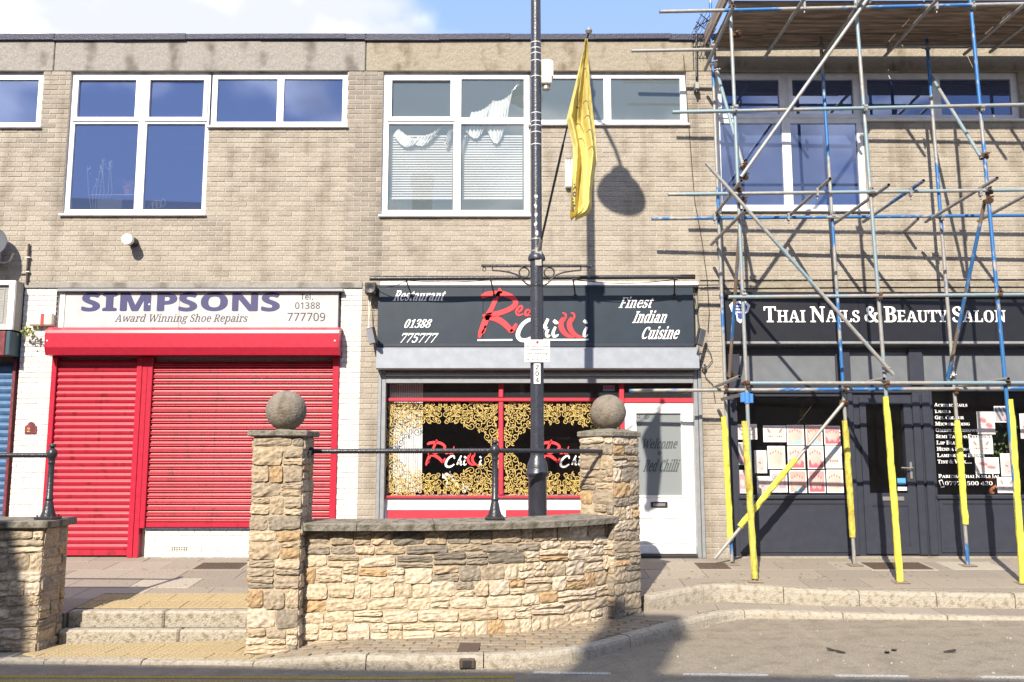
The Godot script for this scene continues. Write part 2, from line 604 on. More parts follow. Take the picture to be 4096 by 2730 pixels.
func make_materials() -> void:
	var g1 := noise_tex("grain_fine", 0.06, Color(0.72, 0.72, 0.72), Color(1, 1, 1), 5)
	var g2 := noise_tex("grain_soft", 0.012, Color(0.78, 0.78, 0.77), Color(1, 1, 1), 5)
	var g3 := noise_tex("grain_speck", 0.16, Color(0.55, 0.54, 0.52), Color(1, 1, 1), 3)
	var g4 := noise_tex("grain_faint", 0.015, Color(0.90, 0.90, 0.90), Color(1, 1, 1), 6)
	var b1 := noise_tex("bump_fine", 0.05, Color.BLACK, Color.WHITE, 5, 512, 6.0)
	var b2 := noise_tex("bump_rock", 0.018, Color.BLACK, Color.WHITE, 6, 512, 14.0)
	# brickwork
	var tones := [Color(0.395, 0.352, 0.297), Color(0.364, 0.322, 0.270), Color(0.415, 0.370, 0.312), Color(0.343, 0.304, 0.256), Color(0.388, 0.340, 0.284), Color(0.310, 0.278, 0.236), Color(0.264, 0.238, 0.206), Color(0.208, 0.190, 0.168)]
	var weather := stain_tex(61, Color(0.83, 0.815, 0.80), 1024, 12, 0.09, 0.44, 0.95, 0.0, 0.012)
	for k in tones.size():
		mat("brick_%d" % k, tones[k], 0.92, 0.0, weather, 0.21, noise_tex("bump_brick", 0.12, Color.BLACK, Color.WHITE, 4, 1024, 5.0), 0.22)
	M["tones"] = tones
	vcol(mat("brick_mass", Color.WHITE, 0.92, 0.0, weather, 0.21, noise_tex("bump_brick", 0.12, Color.BLACK, Color.WHITE, 4, 1024, 5.0), 0.22))
	mat("mortar", Color(0.50, 0.458, 0.395), 0.95, 0.0, weather, 0.21)
	mat("white_brick", Color(0.80, 0.78, 0.75), 0.6, 0.0, g2, 0.9, b1, 0.35)
	mat("white_mortar", Color(0.74, 0.72, 0.69), 0.7, 0.0, g1, 1.0, b1, 0.4)
	mat("concrete", Color(0.318, 0.298, 0.274), 0.95, 0.0, stain_tex(5, Color(0.66, 0.64, 0.63), 512, 4, 0.10, 0.48, 0.92, 0.0, 0.016), 0.30, b1, 0.22)
	mat("concrete_tan", Color(0.36, 0.318, 0.25), 0.95, 0.0, stain_tex(9, Color(0.70, 0.66, 0.60), 512, 3, 0.12, 0.50, 0.95, 0.5, 0.016), 0.40, b1, 0.3)
	mat("flashing", Color(0.034, 0.037, 0.075), 0.55, 0.0, g1, 1.2, b1, 0.8)
	mat("render_grey", Color(0.40, 0.38, 0.35), 0.9, 0.0, g1, 1.2, b1, 0.5)
	# joinery and metal
	mat("upvc", Color(0.80, 0.80, 0.82), 0.35, 0.0, g4, 0.6)
	mat("red_paint", Color(0.44, 0.019, 0.046), 0.32, 0.0, g4, 1.1)
	mat("red_slat", Color(0.42, 0.018, 0.042), 0.36, 0.0, stain_tex(71, Color(0.72, 0.70, 0.70), 512, 3, 0.05, 0.55, 0.9), 0.6)
	mat("red_wood", Color(0.48, 0.034, 0.060), 0.45, 0.0, g4, 1.0)
	mat("maroon", Color(0.24, 0.045, 0.06), 0.5, 0.0, noise_tex("fade", 0.02, Color(0.6, 0.6, 0.6), Color(1.0, 0.95, 0.95), 5), 0.9)
	mat("teal_dark", Color(0.02, 0.06, 0.08), 0.5)
	mat("blue_slat", Color(0.06, 0.145, 0.30), 0.35, 0.0, g2, 1.3)
	mat("grey_panel", Color(0.30, 0.33, 0.385), 0.4, 0.0, g4, 0.7)
	mat("alu", Color(0.34, 0.36, 0.39), 0.38, 0.35, g4, 0.9)
	mat("navy_sign", Color(0.026, 0.039, 0.058), 0.38, 0.0, g4, 0.5)
	mat("navy_frame", Color(0.034, 0.038, 0.056), 0.42, 0.0, g4, 0.8)
	mat("black_sign", Color(0.014, 0.015, 0.022), 0.4, 0.0, g4, 0.6)
	mat("film_grey", Color(0.155, 0.167, 0.187), 0.35, 0.0, g4, 0.5)
	mat("white_paint", Color(0.80, 0.80, 0.80), 0.42, 0.0, g4, 0.7)
	mat("white_sign", Color(0.48, 0.48, 0.50), 0.35, 0.0, g4, 0.4)
	mat("letter_white", Color(0.85, 0.85, 0.85), 0.45)
	mat("letter_navy", Color(0.030, 0.030, 0.115), 0.5)
	mat("letter_ink", Color(0.03, 0.03, 0.035), 0.5)
	mat("letter_red", Color(0.72, 0.045, 0.055), 0.42)
	mat("gold", Color(0.52, 0.38, 0.12), 0.5)
	mat("etch_dark", Color(0.05, 0.065, 0.07), 0.6)
	mat("post_paint", Color(0.040, 0.045, 0.064), 0.34, 0.0, g2, 1.4, b1, 0.25)
	mat("black_iron", Color(0.028, 0.030, 0.040), 0.36, 0.0, g2, 1.4, b1, 0.3)
	mat("black_plastic", Color(0.02, 0.02, 0.022), 0.5)
	mat("tape", Color(0.62, 0.62, 0.62), 0.5)
	mat("plate_white", Color(0.80, 0.80, 0.80), 0.4)
	mat("cream_plastic", Color(0.70, 0.66, 0.54), 0.45)
	mat("steel", Color(0.42, 0.41, 0.40), 0.45, 0.6, g1, 2.0)
	mat("rusty", Color(0.17, 0.085, 0.045), 0.85, 0.2, g3, 3.0, b1, 0.8)
	vcol(mat("tube", Color.WHITE, 0.48, 0.25, g1, 3.0))
	mat("foam", Color(0.72, 0.69, 0.09), 0.75, 0.0, stain_tex(95, Color(0.80, 0.76, 0.62), 512, 3, 0.06, 0.45, 0.9), 0.9, b1, 0.3)
	mat("foam_old", Color(0.62, 0.55, 0.10), 0.8, 0.0, stain_tex(96, Color(0.74, 0.70, 0.58), 512, 3, 0.08, 0.40, 0.85), 0.9, b1, 0.4)
	mat("board", Color(0.40, 0.30, 0.225), 0.9, 0.0, wood_tex(), 0.7, b1, 0.15)
	mat("flag_yellow", Color(0.76, 0.63, 0.20), 0.85, 0.0, noise_tex("weave", 0.35, Color(0.86, 0.86, 0.84), Color(1, 1, 1), 2), 3.0, b1, 0.25)
	M["flag_yellow"].backlight_enabled = true
	M["flag_yellow"].backlight = Color(0.35, 0.25, 0.03)
	# stone
	var st := [Color(0.68, 0.57, 0.425), Color(0.60, 0.495, 0.36), Color(0.72, 0.62, 0.475), Color(0.50, 0.405, 0.285), Color(0.55, 0.385, 0.215), Color(0.43, 0.36, 0.27), Color(0.33, 0.29, 0.235), Color(0.245, 0.22, 0.185), Color(0.66, 0.57, 0.455), Color(0.49, 0.345, 0.195)]
	for k in st.size():
		mat("stone_%d" % k, st[k], 0.95, 0.0, noise_tex("stone_grain", 0.02, Color(0.68, 0.66, 0.64), Color(1, 1, 1), 6), 1.6, b2, 0.6)
	mat("stone_mortar", Color(0.53, 0.44, 0.32), 0.97, 0.0, g1, 1.7, b1, 0.8)
	mat("coping", Color(0.29, 0.265, 0.225), 0.95, 0.0, stain_tex(21, Color(0.66, 0.65, 0.60), 512, 2, 0.16, 0.40, 0.85), 0.8, b1, 0.8)
	mat("ball_stone", Color(0.27, 0.235, 0.195), 0.95, 0.0, stain_tex(33, Color(0.72, 0.69, 0.64), 512, 2, 0.14, 0.40, 0.9), 1.0, b1, 0.9)
	# ground
	mat("asphalt", Color(0.49, 0.435, 0.355), 0.95, 0.0, tarmac_tex(), 0.5, noise_tex("bump_tar", 0.22, Color.BLACK, Color.WHITE, 3, 1024, 9.0), 1.0)
	var sl := [Color(0.43, 0.375, 0.315), Color(0.38, 0.335, 0.285), Color(0.47, 0.415, 0.35), Color(0.40, 0.35, 0.295), Color(0.57, 0.52, 0.44)]
	for k in sl.size():
		mat("slab_%d" % k, sl[k], 0.95, 0.0, g3, 0.9, b1, 0.7)
	mat("grout", Color(0.19, 0.165, 0.14), 0.97, 0.0, g1, 1.5)
	mat("tactile", Color(0.58, 0.46, 0.26), 0.95, 0.0, g3, 1.1, b1, 0.7)
	mat("kerb", Color(0.53, 0.48, 0.405), 0.96, 0.0, stain_tex(81, Color(0.76, 0.74, 0.67), 512, 1, 0.18, 0.42, 0.85), 1.3, b1, 1.0)
	var se := [Color(0.40, 0.32, 0.23), Color(0.46, 0.37, 0.26), Color(0.35, 0.285, 0.21), Color(0.42, 0.36, 0.28)]
	for k in se.size():
		mat("sett_%d" % k, se[k], 0.95, 0.0, g3, 1.6, b1, 0.9)
	mat("iron_cover", Color(0.16, 0.115, 0.09), 0.8, 0.2, g3, 2.4, b1, 1.2)
	mat("yellow_line", Color(0.55, 0.40, 0.06), 0.85, 0.0, noise_tex("worn", 0.05, Color(0.45, 0.45, 0.45), Color(1, 1, 1), 5), 1.4)
	mat("white_line", Color(0.70, 0.70, 0.68), 0.85, 0.0, noise_tex("worn", 0.05, Color.BLACK, Color.WHITE), 1.4)
	# rooms and glass
	mat("room", Color(0.20, 0.20, 0.21), 0.95)
	mat("room_grey", Color(0.34, 0.35, 0.35), 0.95)
	mat("blind", Color(0.62, 0.63, 0.64), 0.7)
	mat("curtain", Color(0.70, 0.72, 0.72), 0.9)
	mat("terracotta", Color(0.45, 0.17, 0.10), 0.8)
	mat("leaf", Color(0.07, 0.14, 0.035), 0.6)
	mat("leaf_dry", Color(0.33, 0.33, 0.20), 0.8)
	glass("pane_sky_tint", Color(0.115, 0.175, 0.38), 0.26, 0.55)  # blue tint stands in for sky mirrored in the glass
	M["pane_sky_tint"].clearcoat_enabled = true
	M["pane_sky_tint"].clearcoat = 1.0
	M["pane_sky_tint"].clearcoat_roughness = 0.02
	glass("pane", Color(0.05, 0.06, 0.07), 0.04)
	glass("pane_frost", Color(0.40, 0.44, 0.46), 0.55)
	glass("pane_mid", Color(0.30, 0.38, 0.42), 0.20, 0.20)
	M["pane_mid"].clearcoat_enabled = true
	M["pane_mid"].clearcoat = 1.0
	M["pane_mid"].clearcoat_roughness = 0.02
	glass("pane_top", Color(0.10, 0.11, 0.12), 0.22)
	mat("room_shade", Color(0.13, 0.075, 0.065), 0.95)  # wall colour darkened to stand in for the unlit interior
	mat("salon_wall", Color(0.16, 0.15, 0.15), 0.95)
	mat("sticker_blue", Color(0.08, 0.30, 0.58), 0.5)
	mat("badge_blue", Color(0.03, 0.05, 0.25), 0.5)
	mat("clamp_blue", Color(0.05, 0.19, 0.52), 0.5)
	mat("dish", Color(0.06, 0.065, 0.078), 0.75)
	mat("conduit", Color(0.05, 0.035, 0.03), 0.7)
	mat("weed", Color(0.23, 0.27, 0.06), 0.6)
	mat("far_brick", Color(0.22, 0.15, 0.11), 0.95, 0.0, g1, 1.0)
	mat("slate", Color(0.06, 0.065, 0.075), 0.8, 0.0, g1, 1.0)

# weathered surface: soft vertical runs of grime, blotches and fine grain; dark = colour of the grime
func stain_tex(sd: int, dark: Color, size := 512, runs := 6, grain := 0.10, lo := 0.52, hi := 0.86, pits := 0.0, wide := 0.022) -> ImageTexture:
	var a := FastNoiseLite.new()
	a.seed = sd; a.frequency = wide; a.fractal_octaves = 3
	var im_a := a.get_seamless_image(size, size / runs)
	im_a.resize(size, size, Image.INTERPOLATE_CUBIC)
	var b := FastNoiseLite.new()
	b.seed = sd + 1; b.frequency = 0.012; b.fractal_octaves = 5
	var im_b := b.get_seamless_image(size, size)
	var c := FastNoiseLite.new()
	c.seed = sd + 2; c.frequency = 0.16; c.fractal_octaves = 3
	var im_c := c.get_seamless_image(size, size)
	for im in [im_a, im_b, im_c]: im.convert(Image.FORMAT_L8)
	var da := im_a.get_data()
	var db := im_b.get_data()
	var dc := im_c.get_data()
	var out := PackedByteArray()
	out.resize(size * size * 3)
	for k in size * size:
		var f := dc[k] / 255.0
		var q := 0.55 * da[k] / 255.0 + 0.45 * db[k] / 255.0 + 0.12 * (f - 0.5)
		var t := smoothstep(lo, hi, q)
		if pits > 0 and f > 0.72 and db[k] > 140: t = minf(1.0, t + pits)
		var base := 1.0 - grain + grain * 2.0 * (f - 0.5)
		out[k * 3] = int(clampf(lerpf(base, dark.r * base, t), 0, 1) * 255)
		out[k * 3 + 1] = int(clampf(lerpf(base, dark.g * base, t), 0, 1) * 255)
		out[k * 3 + 2] = int(clampf(lerpf(base, dark.b * base, t), 0, 1) * 255)
	return ImageTexture.create_from_image(Image.create_from_data(size, size, false, Image.FORMAT_RGB8, out))

# sawn timber: long streaks that run along x
func wood_tex() -> ImageTexture:
	var a := FastNoiseLite.new()
	a.seed = 51; a.frequency = 0.03; a.fractal_octaves = 4
	var im := a.get_seamless_image(64, 512)
	im.resize(512, 512, Image.INTERPOLATE_CUBIC)
	im.convert(Image.FORMAT_L8)
	var d := im.get_data()
	for k in d.size(): d[k] = int(140 + 0.45 * d[k])
	return ImageTexture.create_from_image(Image.create_from_data(512, 512, false, Image.FORMAT_L8, d))

# tarmac: pale and dark chippings in a brown-grey binder, with worn patches
func tarmac_tex() -> ImageTexture:
	var size := 1024
	var b := FastNoiseLite.new()
	b.seed = 91; b.frequency = 0.006; b.fractal_octaves = 5
	var im_b := b.get_seamless_image(size, size)
	var c := FastNoiseLite.new()
	c.seed = 92; c.noise_type = FastNoiseLite.TYPE_CELLULAR; c.cellular_return_type = FastNoiseLite.RETURN_CELL_VALUE; c.frequency = 0.16
	var im_c := c.get_seamless_image(size, size)
	for im in [im_b, im_c]: im.convert(Image.FORMAT_L8)
	var db := im_b.get_data()
	var dc := im_c.get_data()
	var out := PackedByteArray()
	out.resize(size * size * 3)
	for k in size * size:
		var f := dc[k] / 255.0
		var v := 0.68 + 0.20 * f + (0.22 if f > 0.86 else 0.0) - (0.22 if f < 0.12 else 0.0) - 0.07 * smoothstep(0.35, 0.9, db[k] / 255.0)
		out[k * 3] = int(clampf(v, 0, 1) * 255)
		out[k * 3 + 1] = int(clampf(v * 0.985, 0, 1) * 255)
		out[k * 3 + 2] = int(clampf(v * 0.965, 0, 1) * 255)
	return ImageTexture.create_from_image(Image.create_from_data(size, size, false, Image.FORMAT_RGB8, out))

# ---------------------------------------------------------------- ground
func up_y(x: float, z: float) -> float: return -0.08 * z
func low_y(x: float, z: float) -> float:
	if x < -2.5: return -0.440 + 0.019 * x
	if x < -1.5: return lerpf(-0.4875, -0.37, x + 2.5)
	return lerpf(-0.37, -0.335, clampf((x + 1.5) / 3.5, 0, 1))
func road_y(x: float, z: float) -> float: return -0.47 + 0.019 * clampf(x, -14, 14) - 0.002

func pv(a: Array) -> PackedVector2Array:
	var p := PackedVector2Array()
	for q in a: p.append(Vector2(q[0], q[1]))
	return p

const UPPER_KERB := [[1.56, 2.30], [2.01, 1.98], [2.42, 1.70], [2.56, 1.66], [2.85, 1.74], [3.82, 1.98], [5.87, 2.16], [12.0, 2.6]]
const LOWER_KERB := [[-12.0, 3.35], [-4.65, 3.93], [-2.55, 4.16], [-1.9, 4.36], [-0.9, 4.49], [0.0, 4.47], [0.45, 4.34], [0.80, 4.10], [1.55, 3.28], [2.25, 2.54], [2.45, 2.36], [2.66, 2.28], [3.60, 2.46], [5.53, 2.74], [12.0, 3.5]]
const WALL_LINE := [[-2.10, 3.68], [-1.60, 3.70], [-1.20, 3.69], [-0.60, 3.63], [-0.10, 3.50], [0.25, 3.36], [0.56, 3.17], [0.85, 2.92], [1.10, 2.66]]

func kerb(par: Node3D, called: String, line: Array, w: float, top: Callable, drop: Callable, length: float, skip := 0.0) -> void:
	# resample
	var p: Array = []
	for k in line.size() - 1:
		var a := Vector2(line[k][0], line[k][1])
		var b := Vector2(line[k + 1][0], line[k + 1][1])
		var cnt := maxi(1, int(ceil(a.distance_to(b) / 0.15)))
		for j in cnt: p.append(a.lerp(b, float(j) / cnt))
	p.append(Vector2(line[-1][0], line[-1][1]))
	for _s in 2:   # round the bends
		for k in range(1, p.size() - 1): p[k] = (p[k - 1] + p[k] * 2.0 + p[k + 1]) / 4.0
	var start := 0
	while start < p.size() - 1:
		var stop := start
		var run := 0.0
		var want := length * rng.randf_range(0.85, 1.1)
		while stop < p.size() - 1 and run < want:
			run += p[stop].distance_to(p[stop + 1])
			stop += 1
		if absf(p[start].x) < 9.5:
			var mb := MB.new()
			var rows: Array = []
			var dy := rng.randf_range(-0.006, 0.006)
			for k in range(start, stop + 1):
				var t: Vector2 = (p[mini(k + 1, p.size() - 1)] - p[maxi(k - 1, 0)]).normalized()
				var o := Vector2(-t.y, t.x)     # towards the road
				var q: Vector2 = p[k]
				if k == start: q += t * 0.005
				if k == stop: q -= t * 0.005
				var ty: float = top.call(q.x, q.y) + dy
				var by: float = drop.call(q.x, q.y) - 0.05
				var wob := nz.get_noise_2d(q.x * 9, q.y * 9) * 0.008
				var f := func(out: float, y: float): return Vector3(q.x + o.x * out, y, q.y + o.y * out)
				rows.append([f.call(-w, by), f.call(-w, ty - 0.006), f.call(-w + 0.008, ty), f.call(-0.035 + wob, ty), f.call(-0.010 + wob, ty - 0.012), f.call(wob, ty - 0.04), f.call(0.008, by)])
			for k in rows.size() - 1:
				for j in 6: mb.quad(rows[k][j], rows[k][j + 1], rows[k + 1][j + 1], rows[k + 1][j])
			for e in 2:
				var r: Array = rows[0] if e == 0 else rows[-1]
				for j in range(1, 6):
					if e == 0: mb.tri(r[0], r[j + 1], r[j])
					else: mb.tri(r[0], r[j], r[j + 1])
			part(par, called, mb, M.kerb)
		start = stop

func pave(par: Node3D, called: String, region: PackedVector2Array, top: Callable, sx: float, sz: float, origin: Vector2, turn: float, mats: Array, gap: float, thick: float, bev: float, lim := 300, jitter := 0.0) -> void:
	var lo := Vector2.INF
	var hi := -Vector2.INF
	for p in region:
		var q := (p - origin).rotated(-turn)
		lo = lo.min(q); hi = hi.max(q)
	var made := 0
	var rest := MB.new()
	for j in range(int(floor(lo.y / sz)), int(ceil(hi.y / sz))):
		var sh := sx * fposmod(0.5 * j + 0.13 * sin(j * 7.0), 1.0)
		for i in range(int(floor(lo.x / sx)) - 1, int(ceil(hi.x / sx)) + 1):
			var x := i * sx + sh
			var jj := rng.randf_range(-jitter, jitter)
			var rect := PackedVector2Array([Vector2(x + gap, j * sz + gap), Vector2(x + sx - gap + jj, j * sz + gap), Vector2(x + sx - gap + jj, (j + 1) * sz - gap), Vector2(x + gap, (j + 1) * sz - gap)])
			var ww := PackedVector2Array()
			for p in rect: ww.append(p.rotated(turn) + origin)
			var dy := rng.randf_range(-0.003, 0.002)
			for piece in Geometry2D.intersect_polygons(ww, region):
				if Geometry2D.triangulate_polygon(piece).is_empty(): continue
				var ar := 0.0
				for k in piece.size(): ar += piece[k].cross(piece[(k + 1) % piece.size()])
				if absf(ar) < 0.002: continue
				var f := func(a: float, b: float): return top.call(a, b) + dy
				var m: Material = mats[rng.randi() % mats.size()]
				if made < lim:
					var mb := MB.new()
					mb.slab(piece, f, thick, bev)
					part(par, called, mb, m)
				else: rest.slab(piece, f, thick, bev)
				made += 1
	if rest.v.size():
		var o := part(par, called + "_field", rest, mats[0])
		o.set_meta("kind", "stuff")

func ground() -> void:
	var g := thing("ground", "", "", Vector3(0, -1.0, 0), "", "structure")
	var mb := MB.new()
	mb.quad(V(-300, -1.0, 300), V(300, -1.0, 300), V(300, -1.0, -300), V(-300, -1.0, -300))
	part(g, "earth", mb, M.grout)
	# road
	var road := thing("road", "", "", Vector3(0, -0.47, 8), "", "structure")
	mb = MB.new()
	var xs := [-60.0, -14.0, 14.0, 60.0]
	for k in 3:
		var f := func(x: float, z: float): return V(x, road_y(x, z), z)
		mb.quad(f.call(xs[k], 24.0), f.call(xs[k + 1], 24.0), f.call(xs[k + 1], 1.2), f.call(xs[k], 1.2))
	part(road, "tarmac", mb, M.asphalt)
	var rt := func(x: float, z: float): return road_y(x, z) + 0.004
	for L in [["yellow_line", M.yellow_line, [[-12.0, 3.62], [-4.6, 4.43], [-2.5, 4.62], [-1.2, 4.76], [0.02, 4.80]], 0.085], ["yellow_line", M.yellow_line, [[-12.0, 3.80], [-4.6, 4.61], [-2.5, 4.80], [-1.2, 4.94], [0.02, 4.98]], 0.085], ["white_line", M.white_line, [[0.19, 4.66], [0.86, 4.76]], 0.075], ["white_line", M.white_line, [[1.48, 4.83], [2.19, 4.92]], 0.075], ["white_line", M.white_line, [[2.74, 4.98], [3.34, 5.05]], 0.075], ["white_line", M.white_line, [[3.9, 5.12], [4.6, 5.2]], 0.075]]:
		mb = MB.new()
		for k in L[2].size() - 1:
			var a := Vector2(L[2][k][0], L[2][k][1])
			var b := Vector2(L[2][k + 1][0], L[2][k + 1][1])
			var o: Vector2 = (b - a).normalized().orthogonal() * L[3] / 2.0
			mb.slab(PackedVector2Array([a + o, b + o, b - o, a - o]), rt, 0.003)
		part(road, L[0], mb, L[1])
	# upper pavement: bed, slabs, tactile slabs
	var up := thing("pavement", "", "", Vector3(0, 0, 1.5), "", "structure")
	var back_wall := [[1.02, 2.46], [0.72, 2.72], [0.42, 2.95], [0.0, 3.16], [-0.6, 3.30], [-1.6, 3.38], [-2.1, 3.36], [-2.1, 3.35], [-2.6, 3.35], [-2.6, 2.78], [-4.80, 2.78], [-4.80, 3.0], [-9.5, 2.7]]
	var front := [[9.5, 2.27], [5.87, 2.02], [3.82, 1.84], [2.85, 1.60], [2.56, 1.52], [2.40, 1.55], [2.01, 1.83], [1.50, 2.16]]
	var region := pv([[-9.5, -0.25], [9.5, -0.25]] + front + back_wall)
	var bed := func(x: float, z: float): return up_y(x, z) - 0.009
	mb = MB.new()
	mb.slab(pv([[-9.5, -2.0], [9.5, -2.0]] + front + back_wall), bed, 0.3)
	part(up, "bedding", mb, M.grout)
	var tact := pv([[-4.79, 2.12], [-2.61, 2.12], [-2.61, 2.775], [-4.79, 2.775]])
	var sl := [M.slab_0, M.slab_1, M.slab_2, M.slab_3, M.slab_0, M.slab_1, M.slab_3, M.slab_4]
	var main: Array = Geometry2D.clip_polygons(region, pv([[-4.795, 2.10], [-2.60, 2.10], [-2.60, 2.9], [-4.795, 2.9]]))
	for r in main: pave(up, "paving_slab", r, up_y, 0.75, 0.52, Vector2(-9.6, -0.25), 0.0, sl, 0.004, 0.05, 0.004)
	pave(up, "tactile_slab", tact, up_y, 0.44, 0.33, Vector2(-4.79, 2.12), 0.0, [M.tactile], 0.004, 0.05, 0.003)
	studs(up, -4.75, -2.65, 2.16, 2.76, up_y)
	# upper kerb on the right
	var uk := thing("upper_kerb", "", "", Vector3(3, -0.15, 2), "", "structure")
	kerb(uk, "kerb_stone", UPPER_KERB, 0.15, up_y, func(x, z): return low_y(x, z) - 0.02, 0.92)
	# lower pavement
	var lo := thing("lower_pavement", "", "", Vector3(0, -0.37, 3.6), "", "structure")
	var lk_back := []
	for q in LOWER_KERB: lk_back.append([clampf(q[0], -9.5, 9.5) - (0.10 if q[0] > 0.2 and q[0] < 2.5 else 0.0), q[1] - 0.125])
	lk_back.reverse()
	var lower := pv([[-9.5, 2.6], [-4.8, 2.9], [-2.6, 2.9], [-2.0, 3.2], [-0.6, 3.2], [0.3, 2.9], [0.9, 2.4], [1.5, 2.0], [2.5, 1.52], [9.5, 2.1]] + lk_back)
	var lbed := func(x: float, z: float): return low_y(x, z) - 0.012
	# the bed is cut in strips so that it follows the ramp at the dropped kerb
	for cut in [[-9.6, -2.5], [-2.5, -2.1], [-2.1, -1.8], [-1.8, -1.5], [-1.5, 0.5], [0.5, 9.6]]:
		for r in Geometry2D.intersect_polygons(lower, pv([[cut[0], 1.0], [cut[1], 1.0], [cut[1], 6.0], [cut[0], 6.0]])):
			mb = MB.new()
			mb.slab(r, lbed, 0.3)
			part(lo, "bedding", mb, M.grout)
	var lt := pv([[-4.79, 3.16], [-2.62, 3.16], [-2.62, 3.86], [-2.30, 3.88], [-2.42, 4.03], [-4.6, 3.80], [-4.9, 3.6]])
	pave(lo, "tactile_slab", lt, low_y, 0.44, 0.40, Vector2(-4.9, 3.16), 0.09, [M.tactile], 0.004, 0.05, 0.003)
	studs(lo, -4.62, -2.5, 3.2, 3.9, low_y)
	var lf := Geometry2D.intersect_polygons(lower, pv([[-9.4, 2.8], [-4.95, 3.2], [-4.95, 4.2], [-9.4, 4.0]]))
	for r in lf: pave(lo, "paving_slab", r, low_y, 0.6, 0.45, Vector2(-9.4, 2.8), 0.06, sl, 0.004, 0.05, 0.004)
	var setts: Array = Geometry2D.intersect_polygons(lower, pv([[-2.18, 3.62], [-1.2, 3.6], [-0.5, 3.5], [0.1, 3.35], [0.6, 3.05], [1.0, 2.6], [1.62, 2.95], [0.8, 4.0], [0.2, 4.6], [-2.6, 4.6], [-2.44, 4.05], [-2.29, 3.88], [-2.25, 3.80]]))
	for r in setts: pave(lo, "sett", r, low_y, 0.165, 0.125, Vector2(-2.0, 3.6), 0.10, [M.sett_0, M.sett_1, M.sett_2, M.sett_3], 0.005, 0.05, 0.008, 290, 0.02)
	var treads: Array = Geometry2D.intersect_polygons(lower, pv([[1.63, 2.95], [1.02, 2.58], [1.5, 1.95], [2.4, 1.5], [9.5, 1.9], [9.5, 3.6], [2.5, 2.6]]))
	for r in treads: pave(lo, "paving_slab", r, low_y, 0.62, 0.45, Vector2(1.2, 1.72), 0.10, sl, 0.004, 0.05, 0.004)
	# gully: iron channel cover with a spout through the kerb
	mb = MB.new()
	mb.slab(pv([[-0.50, 3.96], [-0.30, 3.97], [-0.31, 4.345], [-0.51, 4.345]]), func(x, z): return low_y(x, z) + 0.006, 0.02, 0.003)
	part(lo, "channel_cover", mb, M.iron_cover)
	# steps on the left
	var stp := thing("steps", "", "", Vector3(-3.7, -0.4, 3.0), "", "structure")
	var sx0 := -4.80
	for row in [[2.79, 2.95, -0.232, -0.42], [2.97, 3.13, -0.395, -0.56]]:
		var x := sx0
		var lens := [1.05, 1.12, 0.1] if row[0] < 2.9 else [1.28, 0.92]
		for L in lens:
			var e := minf(x + L, -2.60)
			if e - x < 0.05: break
			mb = MB.new()
			mb.cbox(V(x + 0.004, row[3], row[0]), V(e - 0.004, row[2], row[1]), 0.022)
			part(stp, "step_stone", mb, M.kerb)
			x = e
	# lower kerb
	var lk := thing("kerb", "", "", Vector3(0, -0.4, 4.2), "", "structure")
	kerb(lk, "kerb_stone", LOWER_KERB, 0.13, low_y, road_y, 0.92)
	# dark mouth of the gully spout
	mb = MB.new()
	mb.cbox(V(-0.475, -0.47, 4.40), V(-0.335, -0.385, 4.515), 0.008)
	part(lk, "gully_spout", mb, M.iron_cover)
	mb = MB.new()
	mb.quad(V(-0.445, -0.46, 4.518), V(-0.365, -0.46, 4.518), V(-0.365, -0.40, 4.518), V(-0.445, -0.40, 4.518))
	part(lk, "spout_mouth", mb, M.black_plastic)

func studs(par: Node3D, x0: float, x1: float, z0: float, z1: float, top: Callable) -> void:
	var mb := MB.new()
	var x := x0
	while x < x1:
		var z := z0
		while z < z1:
			mb.lathe([[0.0165, 0.0], [0.014, 0.004], [0.009, 0.0055], [0.0, 0.006]], 8, V(x, top.call(x, z) - 0.001, z))
			z += 0.067
		x += 0.067
	var o := part(par, "blister_studs", mb, M.tactile)
	o.set_meta("kind", "stuff")

